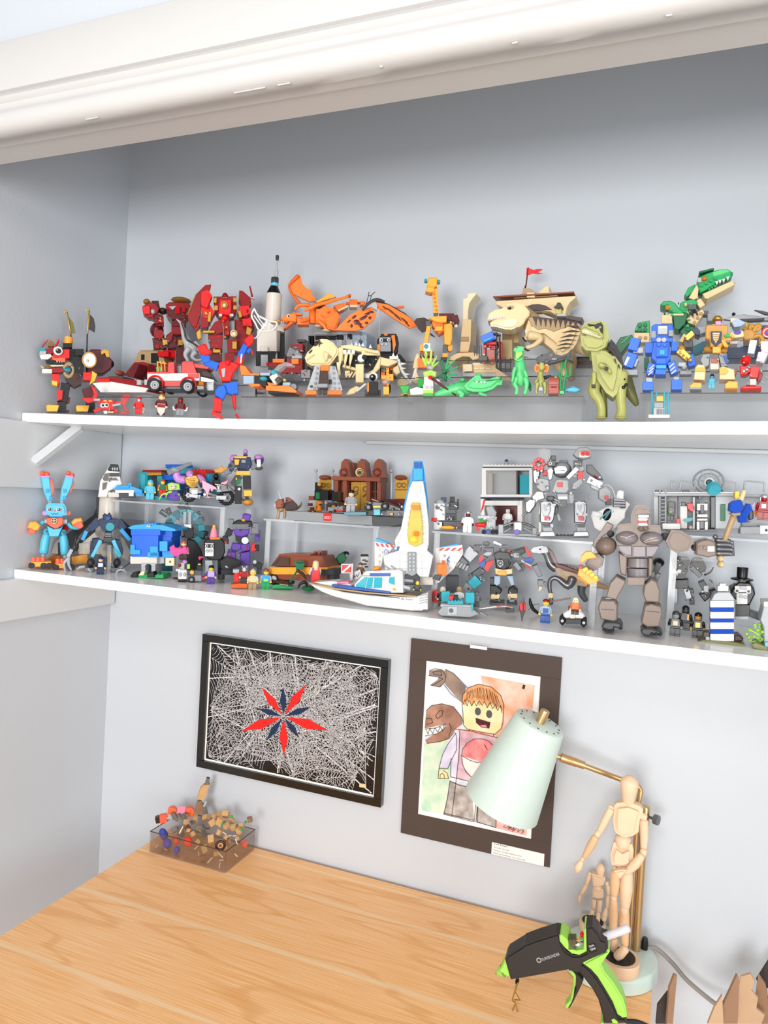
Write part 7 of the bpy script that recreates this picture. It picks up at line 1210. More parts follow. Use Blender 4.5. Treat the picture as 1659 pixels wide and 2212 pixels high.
for i in range(5): cl('spine_stud','lgrey',1392,985+i*34,12,.005,.035);cl('spine_stud','lgrey',1425,985+i*34,12,.005,.035)
pz('spine_foot','cgrey',[1330,1190,1370,1160,1410,1180,1450,1160,1480,1190,1470,1260,1340,1260],.03,.02,.002);ink('hull_mark','dblue',[[1266,955,1290,945],[1270,945,1284,912],[1276,952,1292,915],[1284,955,1298,918]],6,.0258);ink('hull_seams','lgrey',[[1260,985,1545,985],[1260,1050,1365,1050],[1450,1050,1570,1050],[1190,1110,1365,1110],[1450,1110,1570,1110],[1300,985,1300,1190],[1500,985,1500,1190],[1290,880,1370,880],[1500,880,1558,880],[1340,640,1375,640],[1405,460,1495,460]],3,.0258)
pz('left_wing','white',[1075,870,1255,905,1190,985,1150,1000,1130,1160,1075,1140],.014,-.01,.001);pz('wing_blue','azure',[1092,838,1225,890,1085,885],.012,-.012,.001)
for i in range(4): pz('wing_chevron','red',[1082+i*43,883+i*5,1102+i*43,885+i*5,1120+i*43,915+i*4,1098+i*43,912+i*4],.002,-.002,0)
for i in range(4): cl('wing_stud','owhite',1112,940+i*55,12,.005,-.001)
ink('wing_mark','dblue',[[1150,978,1150,955],[1165,978,1165,950,1180,940],[1185,978,1188,945],[1198,978,1198,950]],6,-.0024);bx('leg_strut','lgrey',1165,985,1185,1140,.02,.0)
pz('right_wing','white',[1620,930,1860,900,1870,980,1780,1120,1650,1240,1615,1250],.014,-.02,.001);pz('wing_blue','azure',[1660,920,1820,888,1820,905,1680,925],.012,-.021,.001)
for i in range(4): pz('wing_chevron','red',[1645+i*55,955,1675+i*55,928,1700+i*55,926,1668+i*55,954],.002,-.012,0)
ink('wing_mark','dblue',[[1690,990,1712,996,1695,1010],[1745,1000,1725,1030,1745,1060],[1750,1010,1730,1030,1750,1050],[1725,1030,1735,1085]],5,-.0124)
for x,y in ((1630,1005),(1850,970),(1800,1060),(1760,1110)): cl('wing_stud','owhite',x,y,12,.005,-.011)
bx('orange_pod','orange',1635,1075,1720,1170,.03,.006);bx('pod_top','dorange',1680,1045,1705,1080,.02,.006);pz('solar_panel','cgrey',[1620,1165,1680,1170,1660,1225,1590,1205],.004,.03,0);bx('thruster','cgrey',1720,1180,1830,1330,.03,-.02)
for s in (0,1): br('panel_line','grey',1606+s*24,1215,1640+s*24,1170,3,3,.001,.0325)
bx('tail_column','owhite',1480,1190,1600,1260,.03,-.006)
T('toy_boat','long white toy motor yacht with teal windows at the shelf edge','toy boat',1150,1480,Z=Z2,a=8)
pz('hull','white',[485,1240,560,1265,800,1325,1050,1355,1430,1370,1550,1330,1545,1440,1500,1490,1400,1490,1000,1445,850,1400,700,1360,600,1320,530,1280],.055,-.0275,.004);pz('rub_rail','dtan',[483,1238,700,1283,1000,1322,1450,1358,1450,1370,1000,1336,690,1296,490,1248],.058,-.0275,.0005);pz('deck','white',[520,1235,700,1225,850,1250,900,1290,700,1285],.04,-.035,.001);pz('bow_stripe','dblue',[690,1255,860,1275,1210,1320,1210,1335,860,1300,690,1272],.05,-.022,.0008);bx('bow_seat','pink',735,1230,840,1255,.03,-.03)
pz('cabin','white',[890,1260,960,1180,1270,1180,1325,1145,1330,1330,1200,1330,900,1290],.045,-.028,.002);pz('front_window','tcyan',[905,1258,985,1190,1010,1190,985,1285,910,1280],.047,-.027,.0006);pz('side_window','tcyan',[1015,1195,1140,1195,1135,1285,995,1285],.004,-.003,0);pz('side_window','tcyan',[1205,1195,1250,1190,1250,1260,1200,1240],.004,-.003,0);br('window_bar','white',1070,1195,1060,1285,10,10,.004,-.002);pz('roof','white',[955,1175,1000,1135,1290,1125,1325,1145,1270,1185],.05,-.028,.002);bx('roof_stripe','dblue',1030,1155,1215,1180,.004,-.001);el('roof_lamp','amber',1095,1110,34,22,.03,-.02);bx('lamp_red','red',1078,1118,1112,1140,.02,-.015)
for x in (1195,1250): tb('aerial','grey',[(x-30,1085,6),(x,1110,6),(x+18,1135,10)],-.02,7,2)
pz('canopy_glass','tclr',[1250,1150,1310,1150,1320,1280,1290,1320,1230,1290],.03,-.02,.001);tb('tank','grey',[(1330,1215,16),(1420,1225,16)],-.02,9,1);tb('tank','lgrey',[(1320,1270,18),(1390,1290,18)],-.012,9,1);bx('transom','white',1430,1365,1550,1480,.05,-.026)
for i in range(4): br('ladder_rung','lgrey',1475,1360+i*22,1545,1345+i*22,8,8,.006,.001)
br('stripe_line','cgrey',830,1320,1300,1378,8,6,.001,.0008);text('boat_lettering','cgrey','de luxe',1305,1392,1415,1398,.001,18,None,.3);el('flowers','yellow',1252,1298,16,12,.012,-.005)
mf('bald yellow-headed diver figure sitting at the stern of the boat',1455,1330,140,'black','mfy','cgrey','cgrey','cgrey','stud',Y=-.27,sit=True)
C(880,950,4.1475)
T('grey_turret','white and black brick turret machine at the left end of the lab riser','toy machine',330,810,Y=-.15)
bx('column','white',240,570,335,720,.035,0);el('dome','lgrey',290,560,46,28,.035,0);cl('eye','dgrey',270,605,18,.006,.019);cl('eye_red','red',270,605,8,.004,.022);bx('base','white',235,735,310,805,.035,0);bx('red_box','red',215,700,265,730,.03,.006);bx('blue_top','navy',300,515,350,560,.03,-.008);bx('gun','cgrey',370,560,450,630,.03,-.01);br('gun_arm','cgrey',455,530,450,640,14,14,.02,-.01);bx('gun_top','black',380,510,425,560,.02,-.01);bx('pedestal','cgrey',345,660,440,720,.03,-.01);bx('rail','dgrey',290,730,490,800,.03,-.012);tb('ray_gun','amber',[(310,785,14),(380,785,18),(420,790,8)],.02,9,2);br('stick','sandred',430,790,490,760,8,8,.006,.018)
gb(((240,560,460,800),),('cgrey','white','gun','lgrey'),16,.02)
mf('silver armoured figure with dark red mask on the lab riser',535,832,222,'silver','maroon','white','white','white','helmet',Y=-.18)
T('grey_buggy','grey brick buggy with a red cannon and raised bin on the lab riser','toy vehicle',720,835,Y=-.165)
pz('bin','grey',[700,600,760,590,800,650,790,700,720,690],.035,0,.003);bx('tray','lgrey',630,680,780,705,.035,.004);bx('cab','lgrey',710,700,790,800,.035,0,f=(2,2));bx('glass','tgrn',645,705,720,760,.02,0);tb('red_cannon','red',[(610,760,16),(690,762,24)],.018,10,2);br('red_brace','red',615,790,640,815,26,20,.015,.012);tb('red_rod','red',[(690,540,8),(665,650,8)],0,7,1);lt('cone','white',680,[(625,12),(690,30)]);bx('blue_axle','dblue',705,808,740,838,.02,.012)
for x in (685,765,800): cl('wheel','rubber',x,825,20,.012,.016)
gb(((640,690,800,820),),('lgrey','gun','white'),10,.02)
T('lab_building','white two-storey brick lab with tinted windows and a teal door panel','toy building',900,800,Y=-.065,a=0)
bx('upper_frame','white',665,248,1115,275,.05,0);bx('roof','white',675,225,1125,245,.055,0,s=14);bx('roof_band','navy',672,240,1110,252,.056,0);bx('left_post','white',665,270,705,500,.05,0);bx('right_post','white',1090,270,1120,500,.05,0);bx('floor_slab','white',655,490,1110,515,.055,0);bx('floor_band','navy',655,512,1000,528,.056,0);bx('window','tclr',705,272,975,490,.006,.015);bx('mullion','dbrown',975,272,990,490,.03,.005);bx('mullion','dbrown',765,300,775,490,.02,.005);bx('curtain','dtan',705,300,760,490,.02,-.005);bx('door_panel','tcyan',1005,312,1090,485,.01,.01);bx('back_wall','lgrey',670,270,1110,800,.006,-.03);bx('lower_left','white',655,528,690,800,.05,0);bx('lintel','white',690,545,1010,590,.05,0);bx('doorway','maroon',780,590,985,770,.01,-.005);bx('lower_right','white',985,545,1030,800,.05,0);bx('lower_glass','tclr',1030,590,1180,800,.006,.0);el('roof_gem','purple',888,188,16,14,.014,.0);lt('roof_cone','lgrey',888,[(195,18),(220,22)])
mf('white skeleton-print figure in the lab doorway',893,770,175,'white','white','white','white','lgrey','none',Y=-.1)
T('grey_arch','low grey brick arch barrier with a purple knob on the lab riser','toy barrier',985,850,Y=-.185,a=10)
tb('arch','gun',[(830,845,12),(840,790,12),(910,755,12),(985,742,12),(1080,760,12),(1140,800,12),(1150,850,12)],0,8,4);br('base','grey',815,845,1160,855,20,20,.02,0);bx('hub','silver',950,735,1030,820,.02,.006,b=.002);cl('knob','purple',980,825,26,.014,.016);bx('post','grey',815,760,860,850,.015,0);bx('post','grey',1120,790,1160,860,.015,0);br('inner_bar','grey',860,830,930,790,10,10,.01,0);br('inner_bar','grey',1040,790,1120,830,10,10,.01,0)
C(1140,950,5.028)
T('grey_mech','large light grey brick armour robot with red gatling arm and missile pod','toy robot',370,1060,Y=-.175)
el('chest','grey',370,325,105,92,.07,0);pz('chest_plate','silver',[285,310,330,285,415,290,430,330,400,365,300,370],.006,.034,.001);br('plate_slot','cgrey',300,330,405,335,6,6,.002,.0385);pz('abdomen','grey',[300,440,330,425,440,435,450,540,420,580,320,580,265,540],.05,.006,.003);bx('core_light','red',322,462,378,512,.006,.032);pz('shoulder','grey',[500,220,600,225,620,330,560,360,500,300],.06,-.01,.003);bx('shoulder_plate','cgrey',495,225,590,290,.004,.022);text('shoulder_number','white','804.5',510,268,580,272,.0248,16);bx('shoulder_plate','cgrey',215,235,305,290,.03,.01);rg('plate_ring','white',245,258,14,4,.0265);bx('back_frame','dgrey',345,220,440,250,.04,-.01)
pz('missile_pod','grey',[490,155,545,85,650,75,705,130,690,190,600,212,530,195],.035,.0,.003);bx('pod_face','white',560,130,660,190,.004,.019)
for x in (598,645): cl('pod_barrel','red',x,148,25,.012,.024);cl('barrel_tip','dred',x,148,9,.004,.031)
bx('pod_mount','cgrey',550,200,600,230,.03,-.006);pz('cannon','grey',[95,190,120,110,170,92,240,110,250,170,220,260,160,260,90,230],.05,.0,.005);el('cannon_hub','lgrey',120,275,24,24,.02,.034)
for i in range(8): t = i*math.pi/4;cl('gatling_barrel','red',122+50*math.cos(t),268+52*math.sin(t),20,.03,.024)
bx('cannon_block','cgrey',255,170,305,220,.03,-.006);pz('upper_arm','gun',[50,340,100,300,140,330,120,420,100,500,60,460],.035,.0,.003);bx('arm_red','red',160,330,210,390,.03,-.004);pz('arm_joint','grey',[90,430,150,410,230,430,240,560,150,570,95,520],.04,.006,.003)
for x,y in ((205,510),(210,555)): cl('joint_stud','dgrey',x,y,14,.006,.028)
pz('forearm','silver',[40,620,100,550,170,560,190,640,120,660,70,720],.04,.012,.004);pz('fist','gun',[-30,680,20,640,90,650,80,720,20,800,-25,780],.04,.014,.003)
for i in range(3): br('finger','dgrey',-60+i*30,830-i*22,10+i*24,770-i*30,24,22,.02,.02)
pz('collar','silver',[210,330,250,300,280,330,260,430,230,440],.03,.024,.002);br('collar','silver',540,310,430,420,50,40,.02,.028);bx('red_vent','red',540,340,600,430,.03,.006);pz('flank','grey',[490,470,590,400,600,480,530,540,470,540],.05,.0,.003);pz('shoulder_fin','dgrey',[640,270,700,270,790,380,825,440,760,430,640,350],.02,.004,.002);el('fin_light','dred',735,405,26,12,.01,.016,30);br('upper_arm','silver',650,430,800,500,80,70,.03,.004);br('lower_arm','lgrey',690,490,830,560,60,60,.03,.0);el('elbow','grey',690,445,40,36,.03,.006);tb('arm_hose','lgrey',[(800,520,10),(870,490,10),(930,560,10),(950,640,10)],.01,8,4);pz('hand','grey',[770,540,850,500,910,560,900,640,840,680,770,640],.03,.008,.003);bx('palm_light','red',840,605,875,650,.02,.018);bx('knuckle','cgrey',850,640,910,710,.03,.006)
for i in range(3): br('finger','gun',925,650+i*32,1055,660+i*28,28,26,.03,.008)
bx('finger_tips','cgrey',1010,650,1062,745,.03,.004);pz('hips','grey',[310,580,440,580,450,690,380,730,320,690],.05,0,.003);bx('belt','white',330,615,430,645,.006,.027);pz('loin','cgrey',[345,655,430,655,420,730,350,730],.02,.022);pz('hip_side','grey',[440,600,500,590,500,690,450,690],.04,-.004);el('hip_side','grey',250,640,50,34,.04,0)
for x,dx in ((195,0),(565,8)):
    pz('thigh','gun',[x-65,670,x+55,660,x+110 if dx == 0 else x+80,720,x+90 if dx == 0 else x+75,860,x+60,910,x-60,900],.045,0,.003);pz('knee_plate','lgrey',[x-50,680,x-10,665,x+45,675,x+50,770,x+25,830,x-25,830,x-45,780],.012,.026,.002);pz('knee_mark','grey',[x-20,700,x,720,x+22,700,x+18,750,x,775,x-18,750],.002,.0335,.0003);bx('shin_light','red',x-15,835,x+45,875,.012,.026);pz('shin','grey',[x-45,925,x+65,920,x+85,1000,x-30,1005],.045,.008,.003);pz('foot','silver',[x-60,1000,x+90,995,x+110,1050,x-70,1055],.06,.014,.003);bx('toe_slot','cgrey',x-25,930,x+55,950,.003,.032)
bx('ground_plate','dgrey',100,1045,660,1068,.05,-.01,s=14);br('brace','grey',310,760,350,880,30,30,.02,-.01);el('side_tank','silver',310,760,28,60,.03,.006);bx('sensor','dgreen',120,810,165,890,.02,.01);bx('side_panel','owhite',118,690,150,1010,.02,-.01)
gb(((280,420,470,720),(130,680,300,1000),(510,680,640,1000),(60,320,240,640),(500,220,620,540),(660,400,880,640)),('grey','silver','gun','lgrey','dgrey'),46,.03,(14,36))
T('white_crag','jagged white rock piece with a black hole and teal bars, right of the grey mech','toy rock',880,1000,Y=-.12)
pz('rock','white',[675,830,700,770,760,780,830,740,930,690,970,560,1000,545,1045,560,1040,660,1075,670,1110,700,1060,790,1055,850,1000,900,960,960,900,1000,790,1000,720,960,700,890],.03,0,.003);el('hole','black',862,812,48,72,.006,.014,10);br('bar','teal',780,860,905,760,16,12,.006,.02);br('bar','teal',830,870,905,765,10,10,.006,.022)
for q in ([770,790,800,800,810,830],[745,840,790,825],[935,770,920,790]): ink('crack','cgrey',[q],4,.0155)
# --- under and in front of the lab riser
C(880,950,4.1475)
T('black_mech','black and grey brick robot with red and navy shoulder plates and outstretched arms','toy robot',850,1470,Y=-.12)
pz('chest','black',[775,1020,820,1000,910,1010,935,1060,920,1130,870,1165,800,1150,785,1090],.045,0,.003);pz('chest_mark','lgrey',[805,1080,830,1070,855,1085,860,1120,830,1145,808,1120],.003,.024,.0004);ring_ = rg('mark_ring','black',832,1105,16,4,.0255);el('helmet','silver',858,975,36,38,.035,.006);br('helmet_brow','gun',825,960,895,945,10,10,.036,.01);pz('collar','red',[890,990,940,985,950,1015,900,1020],.02,-.006);bx('shoulder','dgrey',685,970,770,1050,.04,0);bx('shoulder_plate','lgrey',685,1005,755,1040,.004,.022);el('shoulder_pod','silver',708,930,34,24,.03,0);br('pod_bar','silver',770,910,850,945,30,20,.02,-.004);pz('shoulder','black',[920,1000,1050,965,1060,1010,960,1060,930,1060],.04,0,.003);bx('shoulder_plate','lgrey',950,1015,1000,1055,.01,.018)
pz('red_plate','red',[640,1055,690,1010,690,1050,665,1100,640,1110],.012,.012);pz('red_plate','red',[700,1100,770,1075,760,1120,720,1180,690,1160],.012,.014);pz('navy_plate','dblue',[640,1110,700,1070,700,1120,660,1150],.016,.018);pz('red_plate','red',[1040,955,1065,960,1125,1040,1090,1050],.012,.01);pz('navy_plate','dblue',[1045,1065,1110,1055,1140,1075,1110,1110,1050,1100],.016,.018);pz('red_plate','red',[1040,1110,1070,1110,1120,1170,1090,1150],.008,.014);br('white_edge','white',1020,1080,1110,1130,14,12,.006,.016)
br('upper_arm','gun',600,980,520,1070,110,100,.035,0);pz('big_fist','dgrey',[430,1060,480,1030,550,1100,500,1170,450,1140],.04,.01,.003);
for i in range(4): br('finger','grey',440+i*28,1130+i*12,475+i*24,1090+i*10,22,20,.03,.02)
bx('hand_block','black',415,1040,470,1100,.03,.0);bx('arm_gun','cgrey',590,945,660,1000,.035,.004);br('lower_arm','cgrey',680,1160,560,1240,70,60,.03,.0);br('arm_crystal','tcyan',640,1240,570,1300,90,80,.035,.008);br('forearm','grey',560,1290,520,1350,70,80,.03,.0);cl('forearm_stud','cgrey',548,1335,10,.004,.017)
br('lower_arm','gun',1140,1120,1190,1220,50,44,.025,.006);bx('hand','grey',1170,1260,1220,1310,.025,.01);br('claw','cream',1195,1310,1180,1350,30,20,.015,.012);br('claw','grey',1230,1270,1245,1320,24,20,.015,.012);br('drop_arm','grey',960,1100,1010,1160,40,34,.02,.0);pz('back_fin','dgrey',[990,1130,1030,1110,1055,1140,1045,1180,1000,1185],.02,-.012)
pz('belt','tan',[785,1150,860,1165,940,1155,940,1200,860,1215,790,1205],.045,.0,.002);bx('buckle','amber',810,1175,885,1215,.006,.024);pz('thigh','sand',[780,1220,835,1220,830,1290,800,1310,775,1290],.03,.004,.002);pz('thigh','sand',[890,1220,945,1220,960,1300,930,1310],.03,.004,.002);pz('shin','black',[740,1300,800,1310,850,1350,820,1400,745,1400],.04,.0,.003);pz('knee','tan',[750,1385,830,1385,820,1425,750,1425],.044,.004);pz('shin','black',[905,1340,950,1310,990,1345,985,1390,900,1385],.04,.0,.003);bx('knee','tan',900,1380,985,1420,.044,.004);bx('ankle','lgrey',785,1430,830,1470,.025,0);bx('ankle','lgrey',915,1430,960,1470,.025,0);bx('foot','cgrey',735,1460,870,1482,.05,.01);bx('foot','cgrey',890,1465,985,1485,.05,.01);bx('leg_back','cgrey',740,1240,775,1310,.03,-.006)
gb(((790,1020,930,1150),(600,940,760,1060),(930,980,1060,1060),(560,1160,690,1260),(740,1310,980,1470)),('cgrey','gun','black','lgrey','dgrey'),34,.024,(12,30))
T('long_raptor','grey-brown long-necked dinosaur with maroon back scales under the lab riser','toy dinosaur',1420,1480,Y=-.11)
tb('neck','gun',[(1190,990,30),(1240,1010,36),(1265,1070,34),(1290,1120,40),(1330,1150,44)],0,12,5);pz('head','gun',[1105,990,1130,965,1200,950,1265,965,1260,1010,1190,1020,1120,1010],.03,0,.005);el('eye','black',1190,980,10,8,.006,.015);pz('body','dtan',[1320,1165,1380,1120,1500,1150,1600,1200,1640,1260,1600,1320,1480,1300,1380,1250],.05,-.005,.012);pz('back','maroon',[1250,960,1300,1000,1350,1110,1420,1130,1560,1180,1620,1230,1540,1200,1400,1160,1330,1140,1280,1040],.02,.012,.002)
for i in range(8): pz('scale','maroon',[1360+i*28,1125+i*8,1378+i*28,1105+i*8,1392+i*28,1135+i*8],.012,.004,.0005)
tb('thigh','gun',[(1480,1240,40),(1440,1310,34),(1340,1240,22),(1280,1260,20),(1275,1340,18),(1290,1400,16),(1285,1470,20)],.022,10,4);bx('foot','bone',1262,1375,1305,1420,.02,.024);tb('tail','dtan',[(1600,1270,50),(1700,1300,30),(1830,1330,14),(1900,1330,8)],-.012,10,4);tb('leg','gun',[(1570,1290,44),(1560,1370,34),(1600,1440,24)],-.016,10,4)
C(880,950,4.1475)
T('ice_console','grey half-round brick console with clear blue crystals and two figures inside','toy console',440,1585,Z=Z2)
pz('base','grey',[270,1545,320,1490,560,1500,640,1560,560,1590,300,1575],.05,0,.001);pz('desk','grey',[305,1480,430,1470,570,1480,565,1570,300,1565],.04,.0,.002);bx('desk_panel','lgrey',360,1495,445,1570,.006,.023);cl('dial','dgrey',392,1530,18,.005,.027);br('desk_top','lgrey',300,1470,575,1480,22,22,.045,.0);bx('screen','tcyan',305,1360,380,1450,.012,-.006);bx('screen','tcyan',520,1370,600,1470,.012,.006);bx('ice_rim','tcyan',360,1445,500,1475,.03,.012,s=5);bx('red_brick','red',372,1400,408,1448,.012,.012);bx('black_brick','black',415,1395,455,1450,.012,.008);bx('sink_arm','tcyan',570,1470,590,1540,.01,.02)
mf('tan-helmeted figure seated at the ice console',458,1480,185,'dtan','dtan','white','white','white','helmet',Y=-.225)
mf('white-haired figure in black at the left of the ice console',310,1490,195,'owhite','skin','black','black','black','hair',Y=-.21)
mf('grey armoured figure behind the right end of the ice console',615,1500,165,'gun','grey','gun','gun','gun','ears',Y=-.21)
T('red_sled','red bent brick piece left of the ice console','toy piece',240,1470,Y=-.2);pz('blade','red',[215,1380,235,1360,245,1430,300,1460,290,1475,225,1450],.02,0,.001);bx('seat','red',240,1350,275,1400,.03,-.005)
T('spindle','red and grey pointed spindle standing on the shelf edge','toy piece',1030,1628,Z=Z2);lt('point','gun',1032,[(1395,4),(1440,14),(1490,30),(1520,30),(1560,16),(1628,3)]);pz('red_side','red',[1005,1480,1025,1450,1035,1500,1028,1530,1010,1530],.006,.008,.001);pz('red_side','red',[1045,1450,1062,1490,1058,1530,1045,1530],.006,.008,.001)
T('curved_blade','long silver curved blade lying at the black robot\'s feet','toy weapon',760,1520,Y=-.24);tb('blade','silver',[(620,1520,6),(760,1500,12),(880,1490,14),(985,1525,6)],0,8,4);tb('red_edge','red',[(800,1492,5),(870,1484,5),(920,1492,4)],.01,6,2);bx('weight','cgrey',880,1515,960,1548,.02,.0);br('knife','gun',650,1545,720,1580,22,8,.006,.02)
mf('red-haired figure in a blue patterned suit holding a black horn',1232,1638,240,'dred','mfy','sand','sand','dblue','cap',Z=Z2,extra=panel('print','dblue',-4.5,4.5,1,9))
T('black_horn','curved black horn held beside the red-haired figure','toy weapon',1130,1560,Z=Z2);tb('horn','black',[(1098,1422,8),(1105,1470,16),(1130,1520,16),(1185,1560,12)],.01,9,4);tb('rope','grey',[(1085,1525,4),(1130,1480,5),(1180,1470,5)],-.004,6,3);tb('ring','grey',[(1300,1580,4),(1330,1600,4),(1370,1580,4)],-.004,6,4)
T('grey_spear','long brown-grey staff leaning behind the blonde driver','toy weapon',1370,1440,Y=-.22);tb('shaft','gbrown',[(1270,1450,8),(1460,1420,7)],0,7,1)
T('white_quad','small white four-wheeled buggy driven by a blonde figure','toy car',1480,1680,Z=Z2,a=6)
pz('body','white',[1395,1560,1440,1530,1550,1530,1590,1580,1580,1610,1400,1600],.045,-.01,.004);bx('bumper','black',1420,1605,1560,1650,.03,.006);cl('emblem','owhite',1480,1580,26,.004,.014);bx('dash','cgrey',1440,1505,1545,1550,.03,-.01)
for x,y in ((1388,1622),(1580,1640)): bx('tyre','rubber',x-28,y-48,x+28,y+48,.035,.0,b=.006);cl('hub','lgrey',x,y,14,.003,.0185)
mf('blonde figure in an orange jacket driving the white buggy',1500,1560,190,'cream','skin','dorange','dorange','dbrown','long',Y=-.275,sit=True)
C(1140,950,5.028)
T('brick_gorilla','huge brown-grey brick gorilla roaring with a club in its raised hand','toy gorilla',1080,2080,Z=Z2)
B,B2 = 'gbrown','gbrown2'
pz('head',B,[1120,820,1150,740,1180,710,1240,705,1320,740,1335,830,1330,940,1300,990,1200,990,1140,960,1120,900],.06,.01,.008);pz('brow',B,[1165,780,1200,750,1250,765,1310,760,1330,800,1180,810],.03,.035,.005);bx('eye_band','gun',1195,810,1320,850,.012,.042);bx('muzzle',B,1190,930,1310,1000,.05,.03,b=.006);bx('mouth','red',1198,870,1302,915,.012,.042);bx('upper_teeth','white',1195,848,1305,880,.016,.046,b=.002);bx('lower_teeth','white',1195,905,1305,938,.016,.046,b=.002);el('cheek',B,1225,965,30,22,.02,.052);el('cheek',B,1280,965,30,22,.02,.052)
el('pec',B2,1080,1065,118,76,.06,.03);el('pec',B2,1340,1070,120,76,.06,.03);pz('chest',B,[960,1000,1000,920,1130,900,1320,920,1440,930,1450,1000,1400,1200,1360,1270,1060,1270,980,1190],.07,0,.006)
for q in ([1260,1110,1310,1080,1400,1060],[1270,1120,1330,1100,1420,1090],[1010,1050,1080,1060,1160,1030]): ink('scar','tan',[q],3,.0625)
bx('trapezius',B,970,920,1090,980,.05,0);bx('trapezius',B,1330,935,1440,985,.05,0);pz('rib_plate',B2,[975,1150,1130,1150,1130,1260,1060,1250,1000,1200],.02,.03,.002);pz('rib_plate',B2,[1285,1160,1430,1150,1390,1230,1350,1270,1285,1270],.02,.03,.002);bx('sternum',B2,1145,1160,1280,1270,.02,.034);tb('belly',B2,[(1200,1285,116),(1200,1380,118)],0,20,1,False);tb('belly',B2,[(1195,1395,114),(1195,1490,110)],0,20,1,False);pz('flank',B,[985,1220,1080,1270,1070,1480,1010,1460,995,1380],.05,-.01,.003);pz('flank',B,[1310,1270,1360,1290,1350,1480,1310,1490],.05,-.01,.003);bx('hips',B,1085,1495,1270,1580,.06,0)
el('shoulder_ball','gun',900,1020,40,40,.04,.01);el('upper_arm',B,850,1155,112,100,.06,.02,-30);pz('arm_ridge',B,[700,1150,720,1080,800,980,860,890,930,930,900,990,800,1060,750,1200],.03,-.01,.002);pz('fist','gbrown',[620,1340,680,1260,760,1240,820,1290,800,1380,710,1430,640,1390],.05,.03,.005)
el('shoulder_ball','gun',1490,1050,45,45,.04,.01);pz('upper_arm',B,[1500,1100,1560,980,1680,990,1780,1060,1800,1120,1740,1210,1620,1230,1540,1190],.06,.015,.008);el('elbow','gun',1810,1170,34,36,.035,.015);pz('forearm',B,[1830,1120,1880,1095,1960,1080,2040,1110,2050,1260,1960,1280,1830,1250],.05,.015,.004);bx('arm_tile','white',1952,1155,2030,1215,.003,.0415)
for x in (1880,1925): cl('arm_stud',B,x,1170,18,.006,.041)
for i,(x,y) in enumerate(((2190,1105),(2210,1150),(2225,1200),(2215,1245))): tb('finger','gun',[(2050,1090+i*48,24),(x-30,y-10,24),(x,y,24)],.03,9,3)
tb('thumb','gun',[(2040,1060,26),(2030,1040,22)],.035,9,1);pz('palm','gun',[2040,1080,2240,1100,2250,1260,2060,1270],.03,.012,.003)
tb('club','dtan',[(2140,1090,28),(2190,950,30),(2240,820,30)],.03,12,2);pz('club_head','dtan',[2200,800,2250,780,2330,690,2310,820,2240,830],.03,.03,.002);pz('club_crystal','tblue',[2200,690,2240,660,2320,650,2350,720,2320,790,2250,800,2190,770],.03,.04,.004);pz('club_crystal','tblue',[2270,820,2330,770,2380,690,2420,700,2440,760,2390,830,2380,900,2300,900],.02,.01,.003);tb('club_horn','tan',[(2310,660,26),(2340,590,22),(2350,550,14)],.03,10,2);bx('club_spur','yellow',2250,560,2300,640,.02,.02)
for x,y in ((2090,1285),(2095,1350)): el('club_pommel','tan',x,y,36,36,.035,.02)
pz('thigh',B,[850,1700,890,1560,960,1480,1060,1530,1060,1560,960,1740,850,1710],.055,.01,.004);pz('thigh',B,[1250,1680,1265,1580,1340,1510,1400,1540,1440,1640,1430,1770,1280,1760],.055,.01,.004);bx('knee','gun',840,1715,930,1750,.03,0);bx('knee','gun',1330,1770,1410,1800,.03,0);pz('shin',B,[760,1820,790,1740,940,1745,975,1800,970,1960,940,1980,790,1950],.055,.008,.004);pz('shin',B,[1230,1990,1270,1800,1340,1780,1450,1810,1465,1880,1430,2030,1300,2040],.055,.008,.004)
for q in ((855,1560,960,1580),(800,1840,940,1850),(1290,1860,1440,1875)): br('seam','dbrown',*q,3,3,.001,.037)
pz('foot','cgrey',[800,2030,830,1980,940,1980,1000,1990,1030,2040,1000,2055,940,2040,930,2080,830,2080],.06,.02,.004);pz('foot','cgrey',[1225,2080,1250,2045,1350,2050,1440,2080,1468,2110,1440,2125,1300,2130,1240,2115],.06,.02,.004)
for x,y in ((830,2060),(860,2070),(890,2075),(920,2072),(1010,2045),(1350,2110),(1395,2110),(1440,2112)): el('toe','cgrey',x,y,20,20,.02,.05)
T('gold_plane','crumpled orange and gold brick aircraft gripped in the gorilla\'s fist','toy aircraft',660,1480,Y=-.285)
pz('wing','amber',[565,1340,580,1260,630,1215,690,1210,755,1280,640,1300,600,1330],.02,.03,.002);pz('wing','amber',[540,1470,560,1390,640,1400,720,1470,780,1520,730,1560,660,1570,600,1530],.02,.03,.002)
for i in range(4): br('plate','yellow',600+i*38,1420+i*28,650+i*36,1395+i*30,40,36,.008,.046)
br('frame','orange',545,1480,650,1565,16,16,.02,.036);bx('red_brick','red',560,1365,590,1400,.02,.044)
C(1360,980,4.8094)
T('base_station','light grey brick base with a ladder, bays and small white robot on the right riser','toy building',600,810,Y=-.1,a=0)
bx('roof','grey',255,410,1110,440,.07,0);bx('roof_tiles','white',255,398,1100,414,.06,0);
for x in (265,550,900): bx('roof_black','black',x,375,x+70,400,.05,0)
bx('back_wall','lgrey',260,440,900,800,.01,-.04);bx('end_wall','lgrey',250,440,300,800,.05,0);bx('bay_wall','grey',385,440,500,780,.01,-.02);bx('divider','lgrey',655,450,680,790,.06,0);bx('divider','dgrey',845,450,890,770,.05,0);bx('right_wall','lgrey',890,440,1150,780,.04,-.005);bx('green_panel','dgreen',945,525,995,700,.004,.0165);bx('floor','dgrey',380,785,900,810,.07,0,s=18);bx('white_step','white',340,725,525,785,.04,.02)
